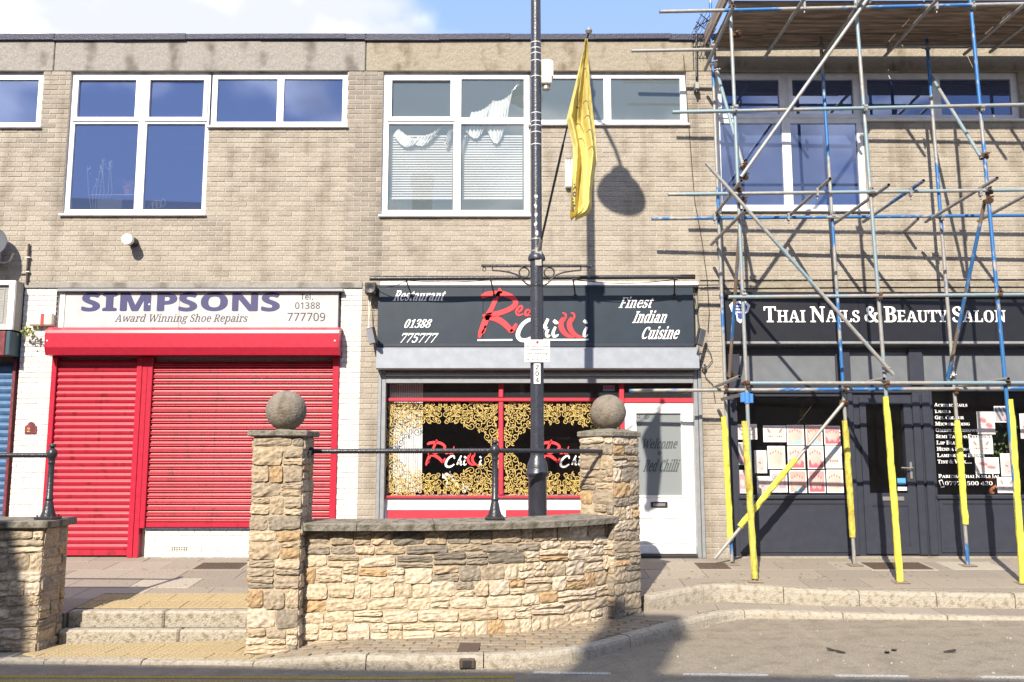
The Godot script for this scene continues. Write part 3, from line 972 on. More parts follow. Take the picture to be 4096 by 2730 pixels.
# houses over the road: they shade the carriageway and stand mirrored in the shop windows
func opposite_side() -> void:
	var o := thing("terrace_opposite", "brick terrace with a chimney stack and an added shading wing across the road", "building", Vector3(-4.5, -0.6, 15.95))
	o.rotation.y = -atan2(1.01, 8.03)
	W[o] = o.transform
	var put := func(mb: MB, called: String, m: Material):
		part(o, called, mb, m, o.transform)
	var H := 9.1
	var holes := []
	for k in 11:
		var x := -26.0 + k * 4.9
		holes.append([x, 1.0, x + 1.3, 2.6]); holes.append([x, 4.6, x + 1.3, 6.3]); holes.append([x + 2.4, 4.6, x + 3.5, 6.3]); holes.append([x + 2.3, 0.05, x + 3.3, 2.3])
	var mb := MB.new()
	mb.xf = Transform3D(Basis(Vector3.UP, PI), Vector3.ZERO)   # its front looks at the shops
	mb.holed(-30, 0, 30, H, holes, -0.25, 0.0)
	put.call(mb, "wall", M.far_brick)
	for h in holes:
		mb = MB.new()
		mb.xf = Transform3D(Basis(Vector3.UP, PI), Vector3.ZERO)
		mb.holed(h[0], h[1], h[2], h[3], [[h[0] + 0.07, h[1] + 0.07, (h[0] + h[2]) / 2 - 0.03, h[3] - 0.07], [(h[0] + h[2]) / 2 + 0.03, h[1] + 0.07, h[2] - 0.07, h[3] - 0.07]], -0.2, -0.12)
		put.call(mb, "window_frame", M.white_paint)
		mb = MB.new()
		mb.xf = Transform3D(Basis(Vector3.UP, PI), Vector3.ZERO)
		mb.box(V(h[0], h[1], -0.26), V(h[2], h[3], -0.17))
		put.call(mb, "pane", M.black_sign)
	mb = MB.new()
	mb.box(V(-30, -0.5, 0.26), V(30, H, 8.0))
	put.call(mb, "house_body", M.far_brick)
	mb = MB.new()
	mb.quad(V(30, H, -0.1), V(-30, H, -0.1), V(-30, H + 1.5, 4.0), V(30, H + 1.5, 4.0))
	mb.quad(V(-30, H, 8.1), V(30, H, 8.1), V(30, H + 1.5, 4.0), V(-30, H + 1.5, 4.0))
	mb.tri(V(-30, H, 8.1), V(-30, H + 1.5, 4.0), V(-30, H, -0.1))
	mb.tri(V(30, H, -0.1), V(30, H + 1.5, 4.0), V(30, H, 8.1))
	put.call(mb, "roof", M.slate)
	for ch in [[1.15, 1.85, 11.75]]:
		mb = MB.new()
		mb.box(V(ch[0], H - 0.5, 0.9), V(ch[1], ch[2], 1.6))
		mb.box(V(ch[0] - 0.06, ch[2] - 0.25, 0.84), V(ch[1] + 0.06, ch[2] - 0.12, 1.66))
		put.call(mb, "chimney", M.far_brick)
	# unseen wing, added and sized to shade the wall end by the steps
	mb = MB.new()
	mb.box(V(-12.0, -0.5, -1.25), V(-4.25, 9.85, 0.0))
	put.call(mb, "added_shade_wing", M.far_brick)

# ---------------------------------------------------------------- brickwork
var brick_mesh: ArrayMesh
func brick_unit() -> ArrayMesh:      # one brick, 215 x 65 mm face, front at z = 0
	if brick_mesh == null:
		var mb := MB.new()
		mb.cbox(V(-0.1075, -0.0325, -0.05), V(0.1075, 0.0325, 0.0), 0.004)
		brick_mesh = mb.mesh()
	return brick_mesh

# weathering of the bricks: patches [x, y, half width, half height, strength]
func grime(x: float, y: float, spots: Array) -> float:
	var s := 0.20 * nz.get_noise_2d(x * 0.9, y * 0.5) + 0.18 * nz.get_noise_2d(x * 4.0 + 40.0, y * 5.0)
	for p in spots:
		var dx: float = absf(x - p[0]) / p[2]
		var dy: float = absf(y - p[1]) / p[3]
		s += p[4] * clampf(1.25 - maxf(dx, dy), 0.0, 1.0)
	return s

func bricks(par: Node3D, called: String, x0: float, y0: float, x1: float, y1: float, z: float, holes: Array, spots: Array, white := false, lim := 300, toothed := false) -> void:
	var list: Array = []
	var rows := int(round((y1 - y0) / 0.0755))
	for j in rows:
		var yc := y0 + (j + 0.5) * 0.0755
		var sh := 0.1125 if j % 2 else 0.0
		for i in range(int(floor((x0 - sh) / 0.225)), int(ceil((x1 - sh) / 0.225)) + 1):
			var spans := [[maxf(x0, i * 0.225 + sh + 0.005), minf(x1, i * 0.225 + sh + 0.220)]]
			if toothed:       # whole bricks run past the party line, so neighbours interlock
				var mid: float = i * 0.225 + sh + 0.1125
				if mid < x0 or mid >= x1: continue
				spans = [[i * 0.225 + sh + 0.005, i * 0.225 + sh + 0.220]]
			for h in holes:
				if yc < h[1] - 0.01 or yc > h[3] + 0.01: continue
				var nxt := []
				for s in spans:
					if h[0] > s[0]: nxt.append([s[0], minf(s[1], h[0] - 0.004)])
					if h[2] < s[1]: nxt.append([maxf(s[0], h[2] + 0.004), s[1]])
					if h[0] <= s[0] and h[2] >= s[1]: continue
				spans = nxt
			for s in spans:
				if s[1] - s[0] < 0.03: continue
				list.append([(s[0] + s[1]) / 2, yc, s[1] - s[0]])
	var rest := MB.new()
	var k := 0
	for b in list:
		var g := grime(b[0], b[1], spots) + rng.randf_range(-0.10, 0.12)
		var tone := 0
		if g > 0.95: tone = 7
		elif g > 0.62: tone = 6
		elif g > 0.36: tone = 5
		elif g > 0.22: tone = 3
		else: tone = [0, 1, 2, 4][rng.randi() % 4]
		var jig := rng.randf_range(-0.0015, 0.002)
		var t := Transform3D(Basis.from_scale(V(b[2] / 0.215, rng.randf_range(0.98, 1.02), 1)), V(b[0], b[1], z + jig))
		if k < lim:
			part(par, called, brick_unit(), M.white_brick if white else M["brick_%d" % tone], t)
		else:
			rest.col = Color.WHITE if white else M.tones[tone]
			rest.add(brick_unit(), t)
		k += 1
	if rest.v.size():
		var o := part(par, called + "_field", rest, M.white_brick if white else M.brick_mass)
		o.set_meta("kind", "stuff")

func bar(par: Node3D, called: String, x0, y0, x1, y1, z0, z1, m: Material, bev := 0.004) -> MeshInstance3D:
	var mb := MB.new()
	mb.cbox(V(x0, y0, z0), V(x1, y1, z1), bev)
	return part(par, called, mb, m)

# frame with panes: panes = [[x0,y0,x1,y1, opening sash?], ...]
func window(par: Node3D, called: String, x0, y0, x1, y1, z, panes: Array, frame: Material, pane: Material, sill := true) -> Node3D:
	var w := group_part(par, called, V((x0 + x1) / 2, y0, z))
	var mb := MB.new()
	var holes := []
	for p in panes:
		var g: float = 0.055 if p.size() > 4 and p[4] else 0.0
		holes.append([p[0] - g, p[1] - g, p[2] + g, p[3] + g])
	mb.holed(x0, y0, x1, y1, holes, z - 0.07, z)
	part(w, "frame", mb, frame)
	for p in panes:
		if p.size() > 4 and p[4]:
			mb = MB.new()
			mb.holed(p[0] - 0.062, p[1] - 0.062, p[2] + 0.062, p[3] + 0.062, [[p[0], p[1], p[2], p[3]]], z - 0.04, z + 0.018)
			part(w, "sash", mb, frame)
		mb = MB.new()
		var zz: float = z - 0.03 + rng.randf_range(-0.002, 0.002)
		mb.quad(V(p[0] - 0.01, p[1] - 0.01, zz), V(p[2] + 0.01, p[1] - 0.01, zz), V(p[2] + 0.01, p[3] + 0.01, zz + 0.002), V(p[0] - 0.01, p[3] + 0.01, zz + 0.002))
		part(w, "pane", mb, pane)
	if sill:
		mb = MB.new()
		mb.cbox(V(x0 - 0.03, y0 - 0.035, z - 0.07), V(x1 + 0.03, y0 - 0.001, z + 0.10), 0.008)
		part(w, "sill", mb, frame)
	return w

func room(par: Node3D, x0, y0, x1, y1, z0, z1, m: Material) -> void:   # box open towards +z
	var mb := MB.new()
	mb.quad(V(x0, y0, z0), V(x1, y0, z0), V(x1, y1, z0), V(x0, y1, z0))
	mb.quad(V(x0, y0, z1), V(x0, y0, z0), V(x0, y1, z0), V(x0, y1, z1))
	mb.quad(V(x1, y0, z0), V(x1, y0, z1), V(x1, y1, z1), V(x1, y1, z0))
	mb.quad(V(x0, y0, z1), V(x1, y0, z1), V(x1, y0, z0), V(x0, y0, z0))
	mb.quad(V(x0, y1, z0), V(x1, y1, z0), V(x1, y1, z1), V(x0, y1, z1))
	part(par, "room", mb, m)

func wall_upper(b: Node3D, x0, x1, holes: Array, band: Material) -> void:
	var mb := MB.new()
	mb.holed(x0, 3.96, x1, 7.21, holes, -0.22, -0.007)
	part(b, "mortar_bed", mb, M.mortar)
	# concrete band under the roof, cast in lengths
	var y := 7.205
	mb = MB.new()
	mb.cbox(V(x0 + 0.004, y, -0.3), V(x1 - 0.004, 7.70, 0.012), 0.012)
	part(b, "concrete_band", mb, band)
	# bitumen roof edge in lapped lengths
	var x: float = x0
	var k := 0
	while x < x1 - 0.05:
		var e := minf(x1, x + rng.randf_range(0.9, 1.5))
		mb = MB.new()
		var dy := rng.randf_range(-0.012, 0.012)
		mb.xf = Transform3D(Basis(Vector3.BACK, rng.randf_range(-0.008, 0.008)), V((x + e) / 2, 7.74, 0))
		mb.cbox(V(x - (x + e) / 2 - 0.02, -0.05 + dy, -0.6), V(e - (x + e) / 2 + 0.02, 0.05, 0.05 + 0.008 * (k % 2)), 0.008)
		part(b, "roof_edge", mb, M.flashing)
		x = e
		k += 1
	mb = MB.new()
	mb.box(V(x0, 7.60, -8.0), V(x1, 7.70, -0.301))
	part(b, "roof", mb, M.flashing)

# steel shutter of curved slats
func shutter(par: Node3D, x0, y0, x1, y1, z, pitch: float, m: Material, double_rib: bool) -> Node3D:
	var s := group_part(par, "roller_shutter", V((x0 + x1) / 2, y0, z))
	var prof: Array
	if double_rib: prof = [[0.0, -0.008], [0.05, 0.004], [0.14, 0.014], [0.24, 0.018], [0.33, 0.014], [0.37, 0.004], [0.41, 0.004], [0.46, 0.014], [0.56, 0.019], [0.66, 0.015], [0.72, 0.0], [0.80, -0.008], [1.0, -0.008]]
	else: prof = [[0.0, 0.0], [0.05, 0.004], [0.18, 0.012], [0.38, 0.018], [0.60, 0.020], [0.74, 0.016], [0.80, 0.006], [0.86, 0.009], [0.94, 0.007], [1.0, 0.0]]
	var mb := MB.new()
	for j in prof.size() - 1:
		var a := V(-0.5, prof[j][0] * pitch, prof[j][1])
		var c := V(-0.5, prof[j + 1][0] * pitch, prof[j + 1][1])
		var n0 := V(0, -(prof[mini(j + 1, prof.size() - 1)][1] - prof[maxi(j - 1, 0)][1]), pitch * (prof[mini(j + 1, prof.size() - 1)][0] - prof[maxi(j - 1, 0)][0])).normalized()
		var n1 := V(0, -(prof[mini(j + 2, prof.size() - 1)][1] - prof[j][1]), pitch * (prof[mini(j + 2, prof.size() - 1)][0] - prof[j][0])).normalized()
		var i := mb.pt(a, n0)
		mb.pt(a + V(1, 0, 0), n0); mb.pt(c + V(1, 0, 0), n1); mb.pt(c, n1)
		mb.face(i, i + 1, i + 2); mb.face(i, i + 2, i + 3)
	mb.quad(V(0.5, 0, -0.012), V(-0.5, 0, -0.012), V(-0.5, pitch, -0.012), V(0.5, pitch, -0.012))
	mb.quad(V(-0.5, 0, -0.012), V(0.5, 0, -0.012), V(0.5, 0, 0), V(-0.5, 0, 0))
	mb.quad(V(-0.5, pitch, 0), V(0.5, pitch, 0), V(0.5, pitch, -0.012), V(-0.5, pitch, -0.012))
	var ms := mb.mesh()
	var cnt := int((y1 - y0 - 0.07) / pitch)
	bar(s, "bottom_rail", x0, y0, x1, y0 + 0.07, z - 0.012, z + 0.014, m)
	for k in cnt:
		part(s, "slat", ms, m, Transform3D(Basis(Vector3.RIGHT, rng.randf_range(-0.05, 0.05)) * Basis(Vector3.BACK, rng.randf_range(-0.0006, 0.0006)) * Basis.from_scale(V(x1 - x0, 1, 1)), V((x0 + x1) / 2, y0 + 0.07 + k * pitch, z + rng.randf_range(-0.002, 0.002))))
	return s

func buildings() -> void:
	shop_left(); shop_cobbler(); shop_restaurant(); shop_salon()

# ---- neighbour at the left edge
func shop_left() -> void:
	var b := thing("neighbour_shop", "neighbouring shop with a blue roller shutter under a maroon box", "building", V(-8.5, 0, 0))
	var hole := [[-9.3, 6.34, -7.10, 7.21]]
	wall_upper(b, -10.5, -6.952, hole, M.concrete)
	bricks(b, "brick", -9.0, 3.97, -6.95, 7.205, 0.0, hole, [[-7.02, 6.6, 0.12, 0.7, 0.5], [-7.2, 6.1, 0.5, 0.25, 0.25]], false, 300, true)
	window(b, "window", -9.3, 6.34, -7.10, 7.20, -0.05, [[-9.2, 6.42, -8.3, 7.10], [-8.22, 6.42, -7.19, 7.10]], M.upvc, M.pane_sky_tint)
	room(b, -9.6, 6.0, -6.98, 7.2, -2.5, -0.225, M.room_grey)
	bar(b, "lintel", -10.5, 3.86, -7.16, 3.955, -0.2, 0.0, M.concrete)
	bar(b, "ground_wall", -10.5, -0.1, -7.18, 3.855, -0.5, -0.14, M.render_grey)
	# maroon housing with a dark end
	bar(b, "shutter_box", -10.4, 2.845, -7.235, 3.20, -0.1, 0.26, M.maroon, 0.01)
	bar(b, "box_end", -7.233, 2.85, -7.165, 3.20, -0.1, 0.255, M.teal_dark, 0.01)
	var s := shutter(b, -10.3, 0.05, -7.245, 2.84, -0.05, 0.105, M.blue_slat, false)
	bar(b, "guide_rail", -7.245, 0.0, -7.20, 2.84, -0.1, 0.0, M.maroon)
	# white illuminated box sign with a frame
	var g := thing("box_sign", "blank white box sign with a picture-frame rim and a pale torn patch", "sign", V(-8.2, 3.22, 0.1))
	var mb := MB.new()
	mb.box(V(-10.0, 3.225, 0.0), V(-7.165, 3.94, 0.185))
	part(g, "case", mb, M.render_grey)
	mb = MB.new()
	mb.holed(-10.0, 3.225, -7.165, 3.94, [[-9.92, 3.29, -7.25, 3.875]], 0.186, 0.23)
	part(g, "rim", mb, M.white_paint)
	mb = MB.new()
	mb.holed(-9.86, 3.33, -7.33, 3.83, [[-9.845, 3.345, -7.345, 3.815]], 0.188, 0.192)
	part(g, "border_line", mb, M.grey_panel)
	# torn patch of an older sticker
	var poly := PackedVector2Array()
	for k in 40:
		var t := TAU * k / 40
		var r := 1.0 + 0.10 * nz.get_noise_1d(k * 7.3) + (0.06 if k % 3 == 0 else 0.0)
		poly.append(Vector2(-8.15 + cos(t) * 0.70 * r, 3.58 + sin(t) * 0.24 * r))
	mb = MB.new()
	mb.prism(poly, 0.187, 0.190)
	part(g, "torn_sticker", mb, M.cream_plastic)

# ---- shoe repairer
func shop_cobbler() -> void:
	var b := thing("shoe_repair_shop", "two-storey buff brick shop with red roller shutters pulled down", "building", V(-4.6, 0, 0))
	var holes := [[-6.68, 4.98, -4.56, 7.21], [-4.56, 6.34, -2.49, 7.21]]
	wall_upper(b, -6.948, -2.222, holes, M.concrete)
	bricks(b, "brick", -6.95, 3.97, -2.22, 7.205, 0.0, holes, [[-4.4, 4.6, 0.22, 0.42, 0.42], [-2.30, 5.6, 0.16, 1.7, 0.55], [-2.35, 6.95, 0.2, 0.35, 0.5], [-6.75, 5.4, 0.2, 0.7, 0.40], [-2.36, 4.35, 0.1, 0.4, 0.5], [-5.4, 4.88, 1.3, 0.07, 0.35], [-3.5, 6.2, 1.0, 0.12, 0.22], [-3.3, 5.3, 0.35, 0.6, 0.16], [-6.83, 6.9, 0.12, 0.3, 0.4], [-4.6, 4.05, 2.2, 0.09, 0.25]], false, 300, true)
	var w := window(b, "window", -6.68, 4.985, -4.565, 7.20, -0.05, [[-6.575, 6.50, -5.70, 7.09, true], [-5.49, 6.50, -4.67, 7.09, true], [-6.60, 5.07, -5.64, 6.40], [-5.51, 5.07, -4.63, 6.40]], M.upvc, M.pane_sky_tint)
	window(b, "window", -4.56, 6.345, -2.49, 7.20, -0.05, [[-4.47, 6.43, -3.56, 7.11], [-3.46, 6.43, -2.57, 7.11]], M.upvc, M.pane_sky_tint)
	room(b, -6.9, 4.6, -2.3, 7.2, -3.2, -0.225, M.room)
	# things seen behind the glass
	var st := thing("kitchen_shelf", "thin white shelf behind the cobbler's upstairs window", "shelf", V(-6.1, 5.36, -0.35))
	bar(st, "board", -6.42, 5.355, -5.70, 5.37, -0.45, -0.27, M.white_paint)
	bar(st, "bracket", -6.30, 5.10, -6.285, 5.354, -0.44, -0.40, M.steel)
	bar(st, "upright", -5.75, 5.0, -5.735, 5.354, -0.44, -0.42, M.steel)
	var pp := thing("pot_plant", "spider plant in a terracotta pot on the shelf upstairs", "plant", V(-5.86, 5.372, -0.36))
	var mb := MB.new()
	mb.lathe([[0.0, 0.0], [0.055, 0.0], [0.085, 0.11], [0.095, 0.11], [0.095, 0.135], [0.08, 0.135], [0.075, 0.12], [0.0, 0.118]], 20, V(-5.86, 5.372, -0.36))
	part(pp, "pot", mb, M.terracotta)
	for k in 12:
		var t := TAU * k / 12 + rng.randf() * 0.4
		var ln := rng.randf_range(0.12, 0.28)
		mb = MB.new()
		var a := V(-5.86, 5.50, -0.36)
		var d := V(cos(t), 0, sin(t) * 0.4)
		mb.path([a, a + d * ln * 0.35 + V(0, ln * 0.45, 0), a + d * ln * 0.75 + V(0, ln * 0.5, 0), a + d * ln * 1.1 + V(0, ln * 0.15, 0)], 0.007, 5, 0.002)
		part(pp, "leaf", mb, M.leaf_dry)
	var df := thing("dried_flowers", "pale dried flower stems standing behind the cobbler's upstairs window", "flowers", V(-6.3, 5.08, -0.2))
	for k in 7:
		var bx0 := -6.42 + k * 0.06
		var top := V(bx0 + rng.randf_range(-0.08, 0.08), 5.75 + rng.randf_range(-0.2, 0.25), -0.22)
		mb = MB.new()
		mb.path([V(bx0 * 0.5 - 3.15, 5.08, -0.24), V(bx0, 5.4, -0.23), top], 0.004, 5)
		for j in 7: leaf(mb, top + V(rng.randfn(0, 0.02), -0.02 * j, rng.randf_range(-0.02, 0.02)), 0.045)
		part(df, "stem", mb, M.curtain)
	var ps := thing("paper_note", "grey paper propped on the sill beside small taps", "paper", V(-6.05, 5.08, -0.16))
	bar(ps, "sheet", -6.24, 5.08, -5.87, 5.26, -0.165, -0.16, M.film_grey, 0.001)
	var tp := thing("wire_ornament", "curled wire ornament on the sill beside the grey paper note", "ornament", V(-5.35, 5.08, -0.2))
	mb = MB.new()
	for k in 4:
		var pts := []
		for j in 14:
			var t := TAU * j / 10.0 + k
			pts.append(V(-5.45 + k * 0.06 + cos(t) * (0.05 - j * 0.002), 5.16 + k * 0.02 + sin(t) * (0.08 - j * 0.003), -0.2))
		mb.path(pts, 0.004, 5)
	part(tp, "wire", mb, M.curtain)
	# ground floor
	bar(b, "lintel", -7.155, 3.87, -2.20, 3.955, -0.2, 0.015, M.concrete)
	mb = MB.new()
	mb.box(V(-7.15, -0.1, -0.6), V(-2.2, 3.865, -0.12))
	part(b, "back_wall", mb, M.white_mortar)
	for p in [[-7.15, -6.675, 0.0], [-2.50, -2.20, 0.0]]:
		mb = MB.new()
		mb.box(V(p[0], -0.1, -0.119), V(p[1], 3.865, -0.008))
		part(b, "pier_bed", mb, M.white_mortar)
		bricks(b, "painted_brick", p[0], -0.02, p[1], 3.86, 0.0, [], [], true, 150)
	mb = MB.new()
	mb.box(V(-5.20, -0.1, -0.119), V(-2.505, 0.395, -0.013))
	part(b, "plinth_bed", mb, M.white_mortar)
	bricks(b, "painted_brick", -5.20, 0.0, -2.505, 0.385, -0.005, [[-4.83, 0.09, -4.58, 0.165]], [], true, 90)
	var ab := MB.new()
	ab.box(V(-4.828, 0.094, -0.03), V(-4.582, 0.161, -0.004))
	var abo := part(b, "air_brick", ab, M.white_brick)
	var dots := MB.new()
	for i in 7:
		for j in 2:
			dots.box(V(-4.815 + i * 0.034, 0.102 + j * 0.029, -0.02), V(-4.797 + i * 0.034, 0.122 + j * 0.029, -0.002))
	part(abo, "vent_hole", dots, M.black_plastic)
	bar(b, "plinth_cap", -5.20, 0.386, -2.505, 0.415, -0.1, 0.02, M.flashing)
	# shutters
	var zr := -0.035
	shutter(b, -6.605, 0.03, -5.43, 2.84, zr, 0.0905, M.red_slat, false)
	shutter(b, -5.215, 0.42, -2.59, 2.84, zr, 0.082, M.red_slat, true)
	bar(b, "guide_rail", -6.672, 0.0, -6.60, 2.85, -0.11, 0.02, M.red_paint)
	for q in [[-5.435, -5.36], [-5.357, -5.285], [-5.282, -5.21]]:
		bar(b, "guide_rail", q[0], 0.0 if q[0] < -5.3 else 0.41, q[1], 2.85, -0.11, 0.012 + 0.01 * float(q[0] < -5.4), M.red_paint)
	bar(b, "guide_rail", -2.595, 0.40, -2.505, 2.85, -0.11, 0.02, M.red_paint)
	# housing: faceted red box with end plates
	var prof := [[-0.11, 3.265], [0.15, 3.265], [0.235, 3.215], [0.25, 3.17], [0.25, 2.965], [0.205, 2.86], [-0.11, 2.86]]
	var hs := group_part(b, "shutter_box", V(-4.6, 2.86, 0))
	mb = MB.new()
	for k in prof.size():
		var a = prof[k]
		var c = prof[(k + 1) % prof.size()]
		mb.quad(V(-6.66, c[1], c[0]), V(-2.49, c[1], c[0]), V(-2.49, a[1], a[0]), V(-6.66, a[1], a[0]))
	part(hs, "casing", mb, M.red_paint)
	for x in [-6.675, -2.488]:
		mb = MB.new()
		mb.xf = Transform3D(Basis(V(0, 0, 1), V(0, 1, 0), V(-1, 0, 0)), V(x + 0.014, 0, 0))
		var poly := PackedVector2Array()
		for q in prof: poly.append(Vector2(q[0], q[1]).lerp(Vector2(0.05, 3.06), -0.015))
		mb.prism(poly, 0.0, 0.014)
		part(hs, "end_plate", mb, M.red_paint)
	mb = MB.new()
	mb.lathe([[0.0, 0.004], [0.010, 0.003], [0.012, 0.0]], 10)
	for x in [-6.64, -2.53]:
		part(hs, "rivet", mb, M.plate_white, Transform3D(Basis(Vector3.RIGHT, PI / 2), V(x, 3.06, 0.251)))
	# sign
	var s := thing("shop_sign", "white sign reading SIMPSONS in heavy navy capitals above the red shutter box", "sign", V(-4.55, 3.27, 0.04))
	bar(s, "board", -4.85, 3.268, -2.535, 3.80, -0.1, 0.045, M.white_sign)
	bar(s, "board", -6.52, 3.268, -4.853, 3.80, -0.1, 0.045, M.white_sign)
	bar(s, "side_trim", -6.60, 3.268, -6.525, 3.80, -0.1, 0.052, M.white_paint)
	bar(s, "top_trim", -6.62, 3.803, -2.46, 3.842, -0.1, 0.11, M.alu)
	mb = MB.new()
	var sb := [-6.282, 3.522, -3.387, 3.786]
	for q in [[0.0, 0.0, 0.0], [-0.011, 0.0, 0.0005], [0.011, 0.0, 0.001], [0.0, 0.006, 0.0015], [0.0, -0.006, 0.002]]:
		write(mb, "SIMPSONS", "Droid Sans", 700, sb[0] + q[0] + 0.011, sb[1] + q[1], sb[2] + q[0] - 0.011, sb[3] + q[1], 0.046, 0.0475 + q[2])
	part(s, "lettering", mb, M.letter_navy)
	mb = MB.new()
	write(mb, "Award Winning Shoe Repairs", "Droid Serif", 400, -5.792, 3.329, -3.835, 3.477, 0.046, 0.048, 0.25)
	part(s, "lettering", mb, M.letter_ink)
	mb = MB.new()
	write(mb, "Tel.", "Droid Sans", 400, -3.091, 3.689, -2.907, 3.779, 0.046, 0.048)
	write(mb, "01388", "Droid Sans", 400, -3.163, 3.554, -2.802, 3.650, 0.046, 0.048)
	write(mb, "777709", "Droid Sans", 400, -3.272, 3.374, -2.721, 3.496, 0.046, 0.048)
	part(s, "lettering", mb, M.letter_ink)
	# small white boot print inside the M
	mb = MB.new()
	mb.lathe([[0.0, 0.0], [0.013, 0.001]], 10)
	part(s, "keyhole", mb, M.plate_white, Transform3D(Basis(Vector3.RIGHT, PI / 2), V(-5.29, 3.62, 0.0515)))

# ---- restaurant
func shop_restaurant() -> void:
	var b := thing("restaurant", "two-storey buff brick restaurant with a slate-blue sign and gold-patterned window", "building", V(0.4, 0, 0))
	var holes := [[-1.95, 4.965, 0.27, 7.21], [0.27, 6.375, 2.64, 7.21]]
	wall_upper(b, -2.218, 2.758, holes, M.concrete_tan)
	bricks(b, "brick", -2.22, 3.97, 2.76, 7.205, 0.0, holes, [[-2.1, 5.6, 0.14, 1.7, 0.62], [-2.1, 7.0, 0.14, 0.25, 0.5], [-1.98, 4.55, 0.14, 0.5, 0.5], [0.35, 4.75, 0.12, 0.3, 0.28], [2.62, 5.5, 0.13, 1.0, 0.26], [2.72, 6.6, 0.06, 0.7, 0.45], [-1.3, 4.90, 1.0, 0.06, 0.35], [1.6, 4.8, 0.3, 0.5, 0.12]], false, 300, true)
	window(b, "window", -1.95, 4.97, 0.265, 7.20, -0.05, [[-1.82, 6.505, -0.93, 7.085, true], [-0.77, 6.50, 0.18, 7.11], [-1.86, 5.06, -0.88, 6.40], [-0.77, 5.06, 0.18, 6.40]], M.upvc, M.pane_mid)
	window(b, "window", 0.27, 6.38, 2.64, 7.20, -0.05, [[0.35, 6.46, 1.39, 7.12], [1.50, 6.46, 2.55, 7.12]], M.upvc, M.pane_mid)
	room(b, -2.1, 4.6, 2.7, 7.2, -3.0, -0.225, M.room_grey)
	# venetian blinds drawn low, one behind each tall pane
	for q in [[-1.84, -0.90, "the pane below the opening sash"], [-0.75, 0.16, "the tall pane beside the lamp column"]]:
		var vb := thing("venetian_blind", "white venetian blind behind %s upstairs at the restaurant" % q[2], "blind", V((q[0] + q[1]) / 2, 5.3, -0.22), "blinds upstairs")
		var slat := MB.new()
		slat.xf = Transform3D(Basis(Vector3.RIGHT, 0.95), Vector3.ZERO)
		slat.box(V(-0.5, -0.0015, -0.024), V(0.5, 0.0015, 0.024))
		var sm := slat.mesh()
		for k in 26: part(vb, "slat", sm, M.blind, Transform3D(Basis.from_scale(V(q[1] - q[0], 1, 1)), V((q[0] + q[1]) / 2, 5.30 + k * 0.0385, -0.20)))
		bar(vb, "bottom_rail", q[0], 5.265, q[1], 5.285, -0.225, -0.185, M.blind)
	# gathered net curtain
	var cu := thing("net_curtain", "white net curtain swagged and falling across the restaurant's upstairs window", "curtain", V(-0.8, 6.2, -0.14))
	for sw in [[-1.72, 6.36, -1.40, 6.20, 0.10], [-1.42, 6.24, -1.05, 6.42, 0.12], [-0.30, 6.80, 0.0, 6.93, 0.46], [-0.62, 6.62, -0.28, 6.80, 0.30], [-0.95, 6.34, -0.84, 6.46, 0.20], [-0.72, 6.22, -0.62, 6.44, 0.20]]:
		var mb2 := MB.new()
		var nn := 26
		var i0 := 0
		for j in 9:
			for i in nn + 1:
				var u := float(i) / nn
				var vv := float(j) / 8
				var x: float = lerpf(sw[0], sw[2], u)
				var y: float = lerpf(sw[1], sw[3], u) - vv * sw[4] * (1.0 + 0.5 * sin(u * 3.1)) - 0.05 * sin(u * PI)
				mb2.pt(V(x - vv * 0.08, y, -0.14 + 0.018 * sin(u * 40.0 + vv * 3.0)), V(0.7 * cos(u * 40.0 + vv * 3.0), 0.1, 1).normalized())
		for j in 8:
			for i in nn:
				var i1 := j * (nn + 1) + i
				mb2.face(i1, i1 + nn + 1, i1 + nn + 2); mb2.face(i1, i1 + nn + 2, i1 + 1)
		part(cu, "swag", mb2, M.curtain)
	# ground floor piers
	var mb := MB.new()
	mb.box(V(-2.198, -0.1, -0.3), V(-1.935, 3.955, -0.008)); part(b, "pier_bed", mb, M.mortar)
	mb = MB.new()
	mb.box(V(2.735, -0.1, -0.3), V(3.10, 3.955, -0.008)); part(b, "pier_bed", mb, M.mortar)
	bricks(b, "pier_brick", -2.195, -0.02, -1.94, 3.96, 0.0, [], [[-2.07, 0.5, 0.2, 0.5, 0.15]], false, 140)
	bricks(b, "pier_brick", 2.738, -0.02, 3.098, 3.96, 0.0, [], [[2.9, 0.25, 0.3, 0.3, 0.35]], false, 150)
	bar(b, "lintel", -1.935, 3.895, 2.735, 3.96, -0.2, 0.02, M.white_paint)
	mb = MB.new()
	mb.box(V(-1.93, 2.62, -0.4), V(2.73, 3.89, -0.1)); part(b, "beam", mb, M.render_grey)
	room(b, -1.93, -0.1, 2.73, 2.62, -3.5, -0.34, M.room_shade)
	# shutter housing and guides
	var hp := [[-0.1, 2.985], [0.10, 2.985], [0.20, 2.95], [0.215, 2.67], [0.19, 2.655], [-0.1, 2.655]]
	mb = MB.new()
	for k in hp.size():
		var a = hp[k]
		var c = hp[(k + 1) % hp.size()]
		mb.quad(V(-1.925, c[1], c[0]), V(2.66, c[1], c[0]), V(2.66, a[1], a[0]), V(-1.925, a[1], a[0]))
	var hb := part(b, "shutter_box", mb, M.grey_panel)
	for x in [-1.94, 2.66]:
		mb = MB.new()
		mb.xf = Transform3D(Basis(V(0, 0, 1), V(0, 1, 0), V(-1, 0, 0)), V(x + 0.016, 0, 0))
		var poly := PackedVector2Array()
		for q in hp: poly.append(Vector2(q[0], q[1]))
		mb.prism(poly, 0.0, 0.016)
		part(hb, "end_plate", mb, M.grey_panel)
	mb = MB.new()
	mb.tube(V(-1.82, 2.60, 0.015), V(2.62, 2.60, 0.015), 0.038, -1, 16)
	part(b, "rolled_slat", mb, M.alu)
	bar(b, "bottom_rail", -1.82, 2.47, 2.62, 2.557, -0.01, 0.035, M.alu)
